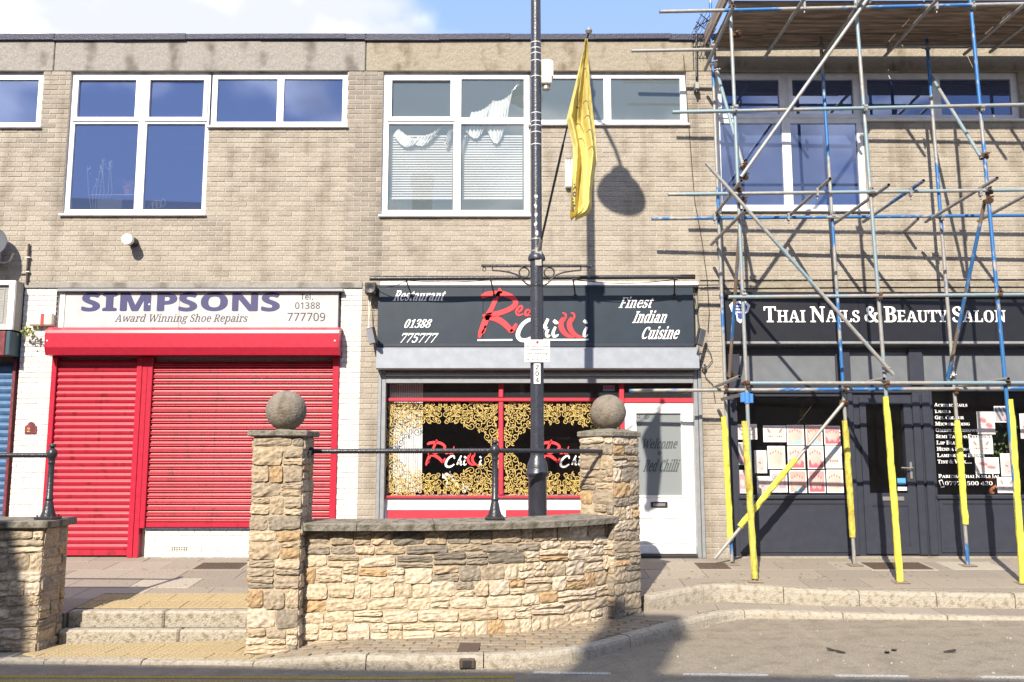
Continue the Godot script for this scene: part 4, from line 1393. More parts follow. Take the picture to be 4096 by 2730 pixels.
	for q in [[-1.932, -1.885], [-1.880, -1.822], [2.622, 2.678], [2.684, 2.732]]:
		bar(b, "guide_rail", q[0], 0.0, q[1], 2.65, -0.12, 0.045 if q[0] < -1.9 or q[0] > 2.68 else 0.03, M.alu)
	# joinery
	var zf := -0.10
	var j := group_part(b, "shopfront", V(0, 0, zf))
	bar(j, "transom", -1.83, 2.21, 1.56, 2.265, -0.16, zf + 0.03, M.red_wood, 0.012)
	bar(j, "transom", 1.63, 2.185, 2.63, 2.262, -0.16, zf + 0.03, M.red_wood, 0.012)
	bar(j, "mullion", -0.195, 0.865, -0.125, 2.209, -0.16, zf + 0.025, M.red_wood, 0.012)
	bar(j, "mullion", -0.195, 2.266, -0.125, 2.62, -0.16, zf + 0.025, M.red_wood, 0.012)
	bar(j, "mullion", 1.56, 0.0, 1.632, 2.62, -0.16, zf + 0.028, M.red_wood, 0.008)
	bar(j, "window_sill", -1.83, 0.825, 1.558, 0.862, -0.16, zf + 0.045, M.red_wood, 0.01)
	bar(j, "stall_riser", -1.83, 0.0, 1.558, 0.822, -0.16, zf, M.white_paint)
	for q in [[-1.79, -0.22], [-0.09, 1.52]]:
		mb = MB.new()
		mb.holed(q[0] - 0.03, 0.06, q[1] + 0.03, 0.69, [[q[0], 0.09, q[1], 0.66]], zf + 0.001, zf + 0.015)
		part(j, "panel_moulding", mb, M.white_paint)
		bar(j, "panel", q[0] + 0.002, 0.092, q[1] - 0.002, 0.658, zf + 0.001, zf + 0.006, M.red_wood)
	var panes := [[-1.82, 0.862, -0.19], [-0.13, 0.862, 1.565]]
	for q in panes:
		mb = MB.new()
		mb.quad(V(q[0], 0.86, zf - 0.03), V(q[2], 0.86, zf - 0.03), V(q[2], 2.215, zf - 0.028), V(q[0], 2.215, zf - 0.028))
		part(j, "pane", mb, M.pane)
		mb = MB.new()
		mb.quad(V(q[0], 2.26, zf - 0.03), V(q[2], 2.26, zf - 0.03), V(q[2], 2.63, zf - 0.028), V(q[0], 2.63, zf - 0.028))
		part(j, "pane", mb, M.pane_top)
	mb = MB.new()
	mb.quad(V(1.62, 2.25, zf - 0.03), V(2.64, 2.25, zf - 0.03), V(2.64, 2.63, zf - 0.028), V(1.62, 2.63, zf - 0.028))
	part(j, "pane", mb, M.pane_top)
	# gold filigree stuck on both panes
	filigree(j, -1.82, 0.868, -0.195, 2.205, zf - 0.024, zf - 0.026)
	filigree(j, -0.125, 0.868, 1.56, 2.205, zf - 0.024, zf - 0.026)
	for x in [-1.30, 0.36]:
		mb = MB.new()
		brand(mb, x, 1.28, 0.00056, zf - 0.026, zf - 0.0235, 0)
		part(j, "window_lettering", mb, M.letter_red)
		mb = MB.new()
		brand(mb, x, 1.28, 0.00056, zf - 0.026, zf - 0.0232, 1, false)
		part(j, "window_lettering", mb, M.letter_white)
	# vertical blind in the left corner
	var vbl := thing("vertical_blind", "white vertical strip blind at the end of the restaurant window nearest the red shutters", "blind", V(-1.55, 1.0, -0.3))
	for k in 15:
		bar(vbl, "strip", -1.80 + k * 0.033, 0.90, -1.772 + k * 0.033, 2.55, -0.235 - 0.004 * (k % 2), -0.23 - 0.004 * (k % 2), M.blind, 0.0008)
	# table linen and glasses in the dark
	var tb := thing("folded_napkins", "crumpled white napkins on the window ledge behind the gold pattern", "napkins", V(-1.0, 0.87, -0.3))
	for q in [[-0.98, 0.20], [-0.90, 0.08], [-0.75, 0.03]]:
		mb = MB.new()
		for k in 5:
			var a := V(q[0] + rng.randf_range(-0.07, 0.07), 0.87 + q[1] + rng.randf_range(0, 0.09), -0.3)
			mb.tri(a, a + V(rng.randf_range(0.04, 0.1), rng.randf_range(-0.03, 0.03), 0.02), a + V(rng.randf_range(-0.02, 0.05), rng.randf_range(0.04, 0.08), -0.02))
		part(tb, "napkin", mb, M.curtain)
	bar(tb, "ledge", -1.82, 0.84, 1.55, 0.865, -0.45, -0.17, M.room_grey)
	# sticker on the fanlight
	var stk := thing("window_sticker", "small blue and red sticker in the restaurant's top light", "sticker", V(1.42, 2.40, -0.12))
	bar(stk, "card", 1.330, 2.365, 1.50, 2.45, -0.131, -0.127, M.sticker_blue, 0.0005)
	bar(stk, "band", 1.345, 2.395, 1.49, 2.432, -0.1265, -0.1255, M.letter_red, 0.0003)
	# door
	var d := group_part(b, "door", V(2.1, 0.05, -0.08))
	var dz := -0.075
	mb = MB.new()
	mb.holed(1.635, 0.045, 2.62, 2.182, [[1.80, 0.865, 2.445, 2.04]], dz - 0.045, dz)
	part(d, "leaf", mb, M.white_paint)
	mb = MB.new()
	mb.quad(V(1.79, 0.86, dz - 0.02), V(2.455, 0.86, dz - 0.02), V(2.455, 2.05, dz - 0.018), V(1.79, 2.05, dz - 0.018))
	part(d, "glass", mb, M.pane_frost)
	mb = MB.new()
	mb.holed(1.78, 0.845, 2.465, 2.06, [[1.80, 0.865, 2.445, 2.04]], dz + 0.001, dz + 0.012)
	part(d, "bead", mb, M.white_paint)
	for q in [[1.72, 2.06], [2.14, 2.50]]:
		mb = MB.new()
		mb.holed(q[0], 0.20, q[1], 0.58, [[q[0] + 0.03, 0.23, q[1] - 0.03, 0.55]], dz + 0.001, dz + 0.014)
		part(d, "panel_moulding", mb, M.white_paint)
	bar(d, "kick_board", 1.66, 0.05, 2.61, 0.165, dz + 0.001, dz + 0.02, M.white_paint)
	bar(d, "threshold", 1.635, -0.03, 2.62, 0.04, -0.16, 0.04, M.black_plastic)
	var lb := bar(d, "letter_box", 1.985, 0.695, 2.225, 0.775, dz + 0.001, dz + 0.016, M.black_iron)
	bar(lb, "flap", 2.02, 0.715, 2.19, 0.755, dz + 0.017, dz + 0.022, M.steel)
	mb = MB.new()
	write(mb, "Welcome", "Droid Serif", 700, 1.86, 1.53, 2.42, 1.68, dz - 0.017, dz - 0.015, 0.35)
	write(mb, "to", "Droid Serif", 700, 2.09, 1.44, 2.17, 1.50, dz - 0.017, dz - 0.015, 0.35)
	write(mb, "Red Chilli", "Droid Serif", 700, 1.88, 1.20, 2.44, 1.38, dz - 0.017, dz - 0.015, 0.35)
	part(d, "etched_lettering", mb, M.etch_dark)
	mb = MB.new()
	for q in [[1.84, 2.00, 0.05, 1], [1.95, 1.99, 0.035, -1], [1.85, 1.88, 0.04, 1]]:
		curl(mb, Vector2(q[0], q[1]), q[2], 0.3, q[3], 0.011, dz - 0.017, dz - 0.015)
	part(d, "etched_corner", mb, M.etch_dark)
	# sign
	var s := thing("restaurant_sign", "slate-blue fascia sign with a large red brush R and white script lettering", "sign", V(0.35, 2.99, 0.1))
	for q in [[-1.945, -0.421], [-0.418, 1.105], [1.108, 2.632]]:
		bar(s, "board", q[0], 2.992, q[1], 3.888, -0.09, 0.12, M.navy_sign, 0.003)
	for x in [-1.92, -0.40, 1.09, 2.61]:
		for y in [3.08, 3.45, 3.82]:
			var rv := MB.new()
			rv.lathe([[0.009, 0.0], [0.007, 0.003], [0.0, 0.004]], 8)
			part(s, "rivet", rv, M.navy_frame, Transform3D(Basis(Vector3.RIGHT, PI / 2), V(x, y, 0.1195)))
	bar(s, "bottom_trim", -1.945, 2.986, 2.632, 3.035, 0.10, 0.13, M.navy_frame, 0.006)
	bar(s, "top_trim", -1.945, 3.86, 2.632, 3.893, 0.10, 0.13, M.navy_frame, 0.006)
	for q in [["Restaurant", -1.734, 3.656, -0.944, 3.810], ["01388", -1.570, 3.261, -1.142, 3.388], ["775777", -1.629, 3.046, -1.058, 3.185], ["Finest", 1.543, 3.554, 2.080, 3.721], ["Indian", 1.735, 3.331, 2.289, 3.516], ["Cuisine", 1.851, 3.096, 2.460, 3.287]]:
		mb = MB.new()
		write(mb, q[0], "Droid Serif", 700, q[1], q[2], q[3], q[4], 0.1215, 0.127, 0.42)
		part(s, "lettering", mb, M.letter_white)
	mb = MB.new()
	brand(mb, -0.585, 3.10, 0.001093, 0.1215, 0.128, 0)
	part(s, "brand_lettering", mb, M.letter_red)
	mb = MB.new()
	brand(mb, -0.585, 3.10, 0.001093, 0.1215, 0.1275, 1)
	part(s, "brand_lettering", mb, M.letter_white)

# brush-drawn shop name: which = 0 the red strokes (R, e, d, two chillies), 1 the white ones
func brand(mb: MB, ox: float, oy: float, k: float, z0: float, z1: float, which: int, rule := true) -> void:
	var s := func(list: Array):
		var pts := []
		for q in list: pts.append(V(ox + (q[0] - 1360) * k, oy - (q[1] - 920) * k, q[2] * k))
		mb.stroke(pts, z0, z1, 5)
	if which == 0:
		s.call([[1725, 290, 40], [1690, 360, 62], [1630, 500, 62], [1560, 640, 78], [1520, 740, 80], [1480, 840, 62], [1462, 905, 30]])
		s.call([[1488, 365, 46], [1550, 328, 72], [1680, 312, 74], [1810, 325, 72], [1910, 375, 68], [1945, 440, 66], [1890, 505, 68], [1770, 560, 66], [1640, 595, 70], [1510, 620, 56]])
		s.call([[1722, 236, 18], [1735, 270, 44], [1745, 310, 50]])
		s.call([[1540, 640, 60], [1650, 640, 76], [1760, 690, 80], [1850, 770, 72], [1890, 825, 62]])
		s.call([[1880, 830, 44], [1920, 780, 54], [1955, 715, 34]])
		s.call([[1545, 740, 24], [1530, 800, 40], [1500, 850, 30]])
		s.call([[1960, 565, 26], [2005, 545, 28], [2030, 510, 28], [2020, 480, 26], [1985, 495, 28], [1955, 550, 32], [1970, 595, 32], [2010, 600, 26], [2045, 580, 16]])
		s.call([[2120, 530, 26], [2085, 540, 28], [2070, 585, 30], [2095, 605, 30], [2130, 570, 28], [2170, 460, 30], [2185, 410, 22]])
		s.call([[2135, 570, 24], [2140, 605, 24], [2170, 600, 12]])
		for dx in [0, 113]:
			s.call([[2562 + dx, 572, 14], [2600 + dx, 585, 26], [2608 + dx, 625, 24], [2590 + dx, 655, 34]])
			s.call([[2585 + dx, 645, 60], [2545 + dx, 700, 66], [2548 + dx, 770, 70], [2585 + dx, 835, 62], [2640 + dx, 878, 48], [2700 + dx, 893, 22], [2722 + dx, 893, 6]])
	else:
		s.call([[2195, 730, 30], [2180, 665, 40], [2120, 665, 46], [2040, 720, 50], [1985, 810, 54], [1975, 890, 56], [2025, 935, 52], [2110, 925, 44], [2190, 870, 30]])
		s.call([[2372, 650, 36], [2330, 740, 42], [2290, 820, 42], [2265, 885, 34]])
		s.call([[2285, 820, 24], [2340, 775, 34], [2368, 790, 38], [2350, 850, 38], [2365, 885, 36], [2400, 868, 16]])
		s.call([[2470, 758, 30], [2440, 830, 40], [2445, 880, 40], [2480, 880, 30], [2510, 858, 12]])
		s.call([[2445, 672, 40], [2480, 700, 48], [2510, 705, 10]])
		s.call([[2885, 758, 30], [2855, 830, 40], [2850, 878, 36], [2880, 878, 26], [2900, 858, 12]])
		s.call([[2845, 672, 40], [2880, 700, 40], [2898, 702, 8]])
		if not rule: return
		s.call([[1440, 936, 22], [1900, 932, 22]])
		s.call([[2250, 930, 22], [2600, 930, 22], [2905, 928, 20]])

# one spiral scroll with a tail, as used in the window film
func curl(mb: MB, c: Vector2, r: float, a0: float, dir: float, w: float, z0: float, z1: float) -> void:
	var pts := []
	for k in 15:
		var t := float(k) / 14
		var a := a0 + dir * t * TAU * 1.10
		var rr := r * (1.0 - 0.74 * t)
		pts.append(V(c.x + cos(a) * rr, c.y + sin(a) * rr, w * (0.55 + 0.45 * sin(t * PI)) if k < 14 else w * 1.5))
	mb.stroke(pts, z0, z1, 2)

func filigree(par: Node3D, x0: float, y0: float, x1: float, y1: float, z1: float, z0: float) -> void:
	var cx := (x0 + x1) / 2
	var cy := (y0 + y1) / 2
	var hw := (x1 - x0) / 2
	var hh := (y1 - y0) / 2
	var r := RandomNumberGenerator.new()
	r.seed = 77
	var mb := MB.new()
	# one quarter is drawn and mirrored into the four corners round an oval
	var items: Array = []
	var tries := 0
	while tries < 3000 and items.size() < 74:
		tries += 1
		var p := Vector2(r.randf_range(0.02, 0.985) * hw, r.randf_range(0.05, 0.97) * hh)
		var rad := r.randf_range(0.030, 0.054) if tries < 1500 else r.randf_range(0.017, 0.028)
		if pow(p.x / (hw * 0.84), 2) + pow(p.y / (hh * 0.555), 2) < 1.0 + rad * 2.2: continue
		var ok := p.x + rad < hw and p.y + rad < hh and p.x - rad > 0.004
		for q in items:
			if q[0].distance_to(p) < (q[1] + rad) * 0.93: ok = false
		if ok: items.append([p, rad, r.randf() * TAU, 1.0 if r.randf() < 0.5 else -1.0])
	for m in [Vector2(1, 1), Vector2(-1, 1), Vector2(1, -1), Vector2(-1, -1)]:
		var flip: float = m.x * m.y
		for q in items:
			var c: Vector2 = q[0] * m + Vector2(cx, cy)
			var a: float = q[2] if m.x > 0 else PI - q[2]
			if m.y < 0: a = -a
			curl(mb, c, q[1], a, q[3] * flip, 0.0100, z0, z1)
			# tail that sweeps off towards the corner
			var st: Vector2 = c + Vector2(cos(a), sin(a)) * q[1]
			var tn: Vector2 = Vector2(sin(a), -cos(a)) * q[3] * flip
			var e: Vector2 = st + tn * q[1] * 2.3
			mb.stroke([V(st.x, st.y, 0.009), V(st.x + tn.x * q[1] * 1.1, st.y + tn.y * q[1] * 1.1, 0.013), V(e.x + m.x * 0.012, e.y + m.y * 0.012, 0.004)], z0, z1, 3)
		# main stems
		for stem in [[[0.99, 0.95], [0.90, 0.78], [0.93, 0.55], [0.99, 0.30], [0.95, 0.12]], [[0.97, 0.95], [0.80, 0.86], [0.62, 0.90], [0.45, 0.80], [0.22, 0.84], [0.06, 0.66]], [[0.99, 0.80], [0.84, 0.66], [0.72, 0.68], [0.60, 0.76]], [[0.30, 0.98], [0.20, 0.86], [0.06, 0.80], [0.02, 0.97]], [[0.05, 0.62], [0.22, 0.70], [0.40, 0.64], [0.55, 0.62]]]:
			var pts := []
			for k in stem.size():
				pts.append(V(cx + m.x * stem[k][0] * hw, cy + m.y * stem[k][1] * hh, 0.016 if k > 0 and k < stem.size() - 1 else 0.005))
			mb.stroke(pts, z0, z1, 5)
			for k in stem.size() - 1:     # leaves along the stem
				var a: Vector3 = pts[k].lerp(pts[k + 1], 0.5)
				var dd := Vector2(pts[k + 1].x - pts[k].x, pts[k + 1].y - pts[k].y).normalized()
				for sd in [-1, 1]:
					var o := dd.rotated(sd * 0.8) * 0.045
					mb.stroke([V(a.x, a.y, 0.004), V(a.x + o.x * 0.5, a.y + o.y * 0.5, 0.020), V(a.x + o.x, a.y + o.y, 0.002)], z0, z1, 3)
	part(par, "gold_filigree", mb, M.gold)

# ---- nail salon
func shop_salon() -> void:
	var b := thing("nail_salon", "two-storey buff brick salon with a dark navy shopfront behind the scaffold", "building", V(5.4, 0, 0))
	var holes := [[3.06, 5.045, 5.30, 7.21], [5.30, 6.445, 7.67, 7.21]]
	wall_upper(b, 2.762, 9.4, holes, M.concrete_tan)
	bricks(b, "brick", 2.76, 3.97, 9.0, 7.205, 0.0, holes, [[2.85, 6.4, 0.12, 0.9, 0.4], [5.9, 4.4, 3.0, 0.08, 0.18], [7.9, 6.0, 0.3, 1.2, 0.3]], false, 300, true)
	window(b, "window", 3.06, 5.05, 5.295, 7.20, -0.05, [[3.17, 6.55, 4.05, 7.10, true], [4.25, 6.55, 5.17, 7.10, true], [3.14, 5.14, 4.07, 6.41], [4.20, 5.14, 5.20, 6.41]], M.upvc, M.pane_sky_tint)
	window(b, "window", 5.30, 6.45, 7.67, 7.20, -0.05, [[5.39, 6.54, 6.38, 7.11], [6.50, 6.54, 7.57, 7.11]], M.upvc, M.pane_sky_tint)
	room(b, 2.9, 4.6, 7.9, 7.2, -3.0, -0.225, M.room)
	var mb := MB.new()
	bar(b, "lintel", 3.102, 3.80, 9.0, 3.955, -0.25, 0.0, M.concrete_tan)
	mb.box(V(3.105, 2.92, -0.5), V(9.0, 3.795, -0.10)); part(b, "beam", mb, M.render_grey)
	room(b, 3.11, -0.1, 9.0, 2.98, -3.5, -0.17, M.salon_wall)
	var j := group_part(b, "shopfront", V(5.4, 0, -0.06))
	var z := -0.055
	# frames: fixed window left, door, fixed window right
	mb = MB.new()
	mb.holed(3.105, 0.02, 4.90, 2.99, [[3.26, 0.875, 4.845, 2.285], [3.32, 2.485, 4.72, 2.90]], z - 0.09, z)
	part(j, "frame", mb, M.navy_frame)
	mb = MB.new()
	mb.holed(4.905, 0.02, 5.80, 2.99, [[5.12, 0.875, 5.665, 2.185], [4.93, 2.485, 5.77, 2.93]], z - 0.09, z - 0.012)
	part(j, "frame", mb, M.navy_frame)
	mb = MB.new()
	mb.holed(5.805, 0.02, 8.9, 2.99, [[6.09, 0.875, 8.8, 2.36], [6.0, 2.485, 8.8, 2.90]], z - 0.09, z)
	part(j, "frame", mb, M.navy_frame)
	bar(j, "transom", 3.105, 2.33, 5.80, 2.44, z + 0.001, z + 0.03, M.navy_frame, 0.01)
	for q in [[4.855, 4.935], [5.79, 5.90], [5.93, 6.05]]:
		bar(j, "mullion", q[0], 0.03, q[1], 2.325, z + 0.001, z + 0.035, M.navy_frame, 0.012)
	for q in [[4.78, 4.925], [5.78, 5.98]]:
		bar(j, "mullion", q[0], 2.445, q[1], 2.985, z + 0.001, z + 0.03, M.navy_frame, 0.012)
	for q in [[3.24, 0.815, 4.85], [6.07, 0.815, 8.8]]:
		bar(j, "sill", q[0], q[1], q[2], 0.874, z + 0.001, z + 0.045, M.navy_frame, 0.012)
	for q in [[3.24, 4.84], [6.10, 8.8]]:
		mb = MB.new()
		mb.holed(q[0], 0.07, q[1], 0.80, [[q[0] + 0.05, 0.12, q[1] - 0.05, 0.75]], z + 0.001, z + 0.014)
		part(j, "panel_moulding", mb, M.navy_frame)
	bar(j, "threshold", 3.105, -0.06, 8.9, 0.018, -0.2, 0.03, M.concrete_tan)
	for q in [[3.25, 0.865, 4.855, 2.295], [6.08, 0.865, 8.81, 2.37]]:
		mb = MB.new()
		mb.quad(V(q[0], q[1], z - 0.03), V(q[2], q[1], z - 0.03), V(q[2], q[3], z - 0.028), V(q[0], q[3], z - 0.028))
		part(j, "pane", mb, M.pane)
	for q in [[3.31, 2.475, 4.73, 2.91], [4.92, 2.475, 5.78, 2.94], [5.99, 2.475, 8.81, 2.91]]:
		bar(j, "film_pane", q[0], q[1], q[2], q[3], z - 0.04, z - 0.03, M.film_grey)
	# door leaf
	var d := group_part(b, "door", V(5.4, 0.05, z))
	mb = MB.new()
	mb.holed(5.03, 0.05, 5.775, 2.27, [[5.12, 0.90, 5.665, 2.17], [5.14, 0.15, 5.655, 0.72]], z - 0.010, z + 0.014)
	part(d, "leaf", mb, M.navy_frame)
	bar(d, "lower_panel", 5.13, 0.14, 5.665, 0.73, z - 0.009, z + 0.002, M.navy_frame)
	mb = MB.new()
	mb.quad(V(5.11, 0.89, z - 0.02), V(5.675, 0.89, z - 0.02), V(5.675, 2.18, z - 0.018), V(5.11, 2.18, z - 0.018))
	part(d, "pane", mb, M.pane)
	bar(d, "letter_box", 5.29, 0.79, 5.60, 0.85, z + 0.015, z + 0.03, M.steel, 0.01)
	var hd := MB.new()
	hd.cbox(V(5.705, 1.10, z + 0.015), V(5.74, 1.34, z + 0.026), 0.008)
	hd.tube(V(5.722, 1.26, z + 0.02), V(5.722, 1.26, z + 0.075), 0.011)
	hd.path([V(5.722, 1.26, z + 0.075), V(5.66, 1.255, z + 0.08), V(5.56, 1.26, z + 0.075)], 0.010, 8)
	part(d, "handle", hd, M.steel)
	bar(d, "notice", 5.53, 1.02, 5.65, 1.11, z - 0.016, z - 0.012, M.sticker_blue, 0.0005)
	bar(d, "notice", 5.53, 0.935, 5.66, 0.99, z - 0.016, z - 0.012, M.plate_white, 0.0005)
	# sign
	var s := thing("salon_sign", "black fascia sign reading THAI NAILS & BEAUTY SALON in white small capitals", "sign", V(5.4, 3.05, 0.05))
	for q in [[3.06, 5.03], [5.033, 7.0], [7.003, 9.0]]:
		bar(s, "board", q[0], 3.07, q[1], 3.70, -0.09, 0.10, M.black_sign, 0.003)
	bar(s, "top_trim", 3.04, 3.705, 9.0, 3.79, -0.09, 0.14, M.black_sign, 0.012)
	bar(s, "bottom_trim", 3.06, 3.03, 9.0, 3.068, -0.09, 0.115, M.alu, 0.006)
	mb = MB.new()
	small_caps(mb, ["THAI", "NAILS", "&", "BEAUTY", "SALON"], "Droid Serif", 700, 3.651, 3.347, 7.228, 3.577, 0.1015, 0.112)
	part(s, "lettering", mb, M.letter_white)
	# badge: a white shield outline round a blue one
	var cxy := Vector2(3.306, 3.525)
	for q in [[0.155, M.letter_white, 0.1015, 0.108], [0.112, M.badge_blue, 0.1085, 0.114]]:
		var r: float = q[0]
		mb = MB.new()
		mb.prism(PackedVector2Array([cxy + Vector2(-r, r * 0.45), cxy + Vector2(-r * 0.6, r * 0.85), cxy + Vector2(r * 0.6, r * 0.85), cxy + Vector2(r, r * 0.45), cxy + Vector2(r * 0.75, -r * 0.2), cxy + Vector2(r * 0.35, -r * 0.45), cxy + Vector2(r * 0.3, -r * 1.0), cxy + Vector2(0, -r * 1.25), cxy + Vector2(-r * 0.3, -r * 1.0), cxy + Vector2(-r * 0.35, -r * 0.45), cxy + Vector2(-r * 0.75, -r * 0.2)]), q[2], q[3])
		part(s, "badge", mb, q[1])
	mb = MB.new()
	for k in 3: write(mb, ["NAIL", "BEAUTY", "SALON"][k], "Droid Sans", 700, cxy.x - 0.07, cxy.y + 0.045 - k * 0.045, cxy.x + 0.07, cxy.y + 0.072 - k * 0.045, 0.1142, 0.1155)
	part(s, "badge_lettering", mb, M.letter_white)
	# price list lettered on the right pane
	var zl := z - 0.026
	mb = MB.new()
	var list := [["ACRYLIC", "NAILS"], ["1.NAILS"], ["GEL", "COLOUR"], ["MICROBLADING"], ["OMBRE", "EYEBROWS"], ["SEMI", "TATTOO", "EYEBROWS"], ["LIP", "BLUSH"], ["HENNA", "BROWS"], ["LAMINATION", "BROWS"], ["TINT", "&", "WAX....."]]
	var wide := [0.50, 0.25, 0.44, 0.52, 0.63, 0.83, 0.40, 0.52, 0.70, 0.51]
	for k in list.size():
		var yy := 2.135 - k * 0.0905
		small_caps(mb, list[k], "Droid Serif", 700, 6.13, yy, 6.13 + wide[k], yy + 0.052, zl, zl + 0.0015)
	small_caps(mb, ["PARICHA", "THAI", "NAILS", "JAI"], "Droid Serif", 700, 6.13, 1.115, 7.02, 1.165, zl, zl + 0.0015)
	write(mb, "07779 500 430", "Droid Serif", 400, 6.22, 1.01, 6.90, 1.065, zl, zl + 0.0015)
	part(j, "window_lettering", mb, M.letter_white)
	mb = MB.new()
	mb.xf = Transform3D(Basis(Vector3.BACK, 0.3), V(6.17, 1.03, zl))
	mb.holed(-0.026, -0.055, 0.026, 0.055, [[-0.020, -0.040, 0.020, 0.042]], 0, 0.0015)
	part(j, "phone_symbol", mb, M.letter_white)
	posters(z - 0.034)
	# leafy plant inside
	var pl := thing("salon_plant", "leafy green houseplant behind the salon's price list window", "plant", V(7.12, 0.9, -0.35))
	mb = MB.new()
	mb.lathe([[0.0, 0.0], [0.10, 0.0], [0.13, 0.22], [0.12, 0.22], [0.0, 0.2]], 16, V(7.12, 0.88, -0.4))
	part(pl, "pot", mb, M.terracotta)
	mb = MB.new()
	for k in 150:
		var p := V(7.12 + rng.randfn(0, 0.14), 1.45 + rng.randfn(0, 0.20), -0.38 + rng.randf_range(-0.12, 0.16))
		leaf(mb, p, rng.randf_range(0.04, 0.07))
	part(pl, "foliage", mb, M.leaf)

func leaf(mb: MB, p: Vector3, s: float) -> void:
	var b := Basis(Quaternion(Vector3(rng.randf_range(-1, 1), rng.randf_range(-1, 1), rng.randf_range(-1, 1)).normalized(), rng.randf_range(0, 2.4)))
	var a := p + b * V(0, 0, 0)
	var l := p + b * V(-0.28 * s, 0.5 * s, 0.08 * s)
	var r := p + b * V(0.28 * s, 0.5 * s, 0.08 * s)
	var t := p + b * V(0, s, 0)
	var m := p + b * V(0, 0.5 * s, 0)
	mb.tri(a, m, l); mb.tri(a, r, m); mb.tri(l, m, t); mb.tri(m, r, t)

# printed cards taped inside the salon windows
func posters(z: float) -> void:
	var L := [
		[3.225, 1.663, 3.548, 1.884, 0, "pale photo card of a closed eye, topmost card beside the brick pier"],
		[3.636, 1.625, 3.966, 1.865, 1, "landscape photo card of two eyes looking up under dark brows"],
		[3.978, 1.581, 4.225, 1.871, 2, "upright card of crossed pink fingers above a blue patch"],
		[4.250, 1.581, 4.491, 1.871, 3, "upright card of an orange-red manicure above a pale blue corner"],
		[4.516, 1.588, 4.751, 1.859, 4, "upright card of toes on a bright red towel, top of its column"],
		[3.151, 1.299, 3.373, 1.619, 5, "grey card crossed by dark diagonal stripes beside the brick pier"],
		[3.495, 1.181, 3.672, 1.506, 6, "narrow card of a pale face in profile"],
		[3.687, 1.243, 3.940, 1.569, 7, "card of two hands with pink nails on a cream ground"],
		[3.977, 1.243, 4.224, 1.569, 8, "card of a bent knuckle on pink, below the crossed fingers"],
		[4.262, 1.243, 4.496, 1.569, 8, "card of folded fingers on crimson, below the orange manicure"],
		[4.521, 1.249, 4.761, 1.575, 9, "white card of red toenails on a pale foot"],
		[3.151, 0.895, 3.384, 1.224, 10, "card of four grey and pink squares, lowest beside the brick pier"],
		[3.521, 0.876, 3.704, 1.137, 6, "small card of a closed eye above a pink cheek, bottom row"],
		[3.712, 0.907, 3.958, 1.224, 10, "card divided into a blue and a pink half, bottom row"],
		[3.983, 0.901, 4.235, 1.224, 3, "card of a wrist over a red and blue cloth, bottom row"],
		[4.260, 0.901, 4.505, 1.224, 4, "card of cupped orange hands over red, bottom row"],
		[4.524, 0.901, 4.764, 1.231, 7, "card of a row of bare toes on a white towel, bottom row"],
		[6.743, 1.738, 6.997, 2.068, 11, "tall card of two stacked lips, beside the price list"],
		[6.999, 1.909, 7.222, 2.144, 5, "card of a pink triangle on grey, highest beside the price list"],
		[6.606, 1.455, 6.948, 1.682, 1, "landscape card of two eyes beside the houseplant"],
		[6.676, 1.174, 7.017, 1.405, 11, "landscape card of bright pink lips under the houseplant"],
		[7.043, 1.136, 7.239, 1.462, 6, "white card of a masked face beside the lips card"],
		[6.973, 0.900, 7.237, 1.124, 0, "landscape card of closed lashes, lowest beside the price list"],
		[7.362, 1.675, 7.489, 2.036, 6, "pale card cut off by the outermost yellow sleeve"],
	]
	var tex := []
	for k in 12: tex.append(card_tex(k))
	for q in L:
		var o := thing("photo_card", q[5], "card", V((q[0] + q[2]) / 2, q[1], z), "photo cards in the salon windows")
		var mb := MB.new()
		mb.box(V(q[0], q[1], z - 0.003), V(q[2], q[3], z - 0.0005))
		part(o, "card", mb, M.plate_white)
		mb = MB.new()
		var w: float = (q[2] - q[0]) * 0.06
		mb.quad(V(q[0] + w, q[1] + w, z + 0.001), V(q[2] - w, q[1] + w, z + 0.001), V(q[2] - w, q[3] - w, z + 0.001), V(q[0] + w, q[3] - w, z + 0.001))
		part(o, "print", mb, tex[q[4]])

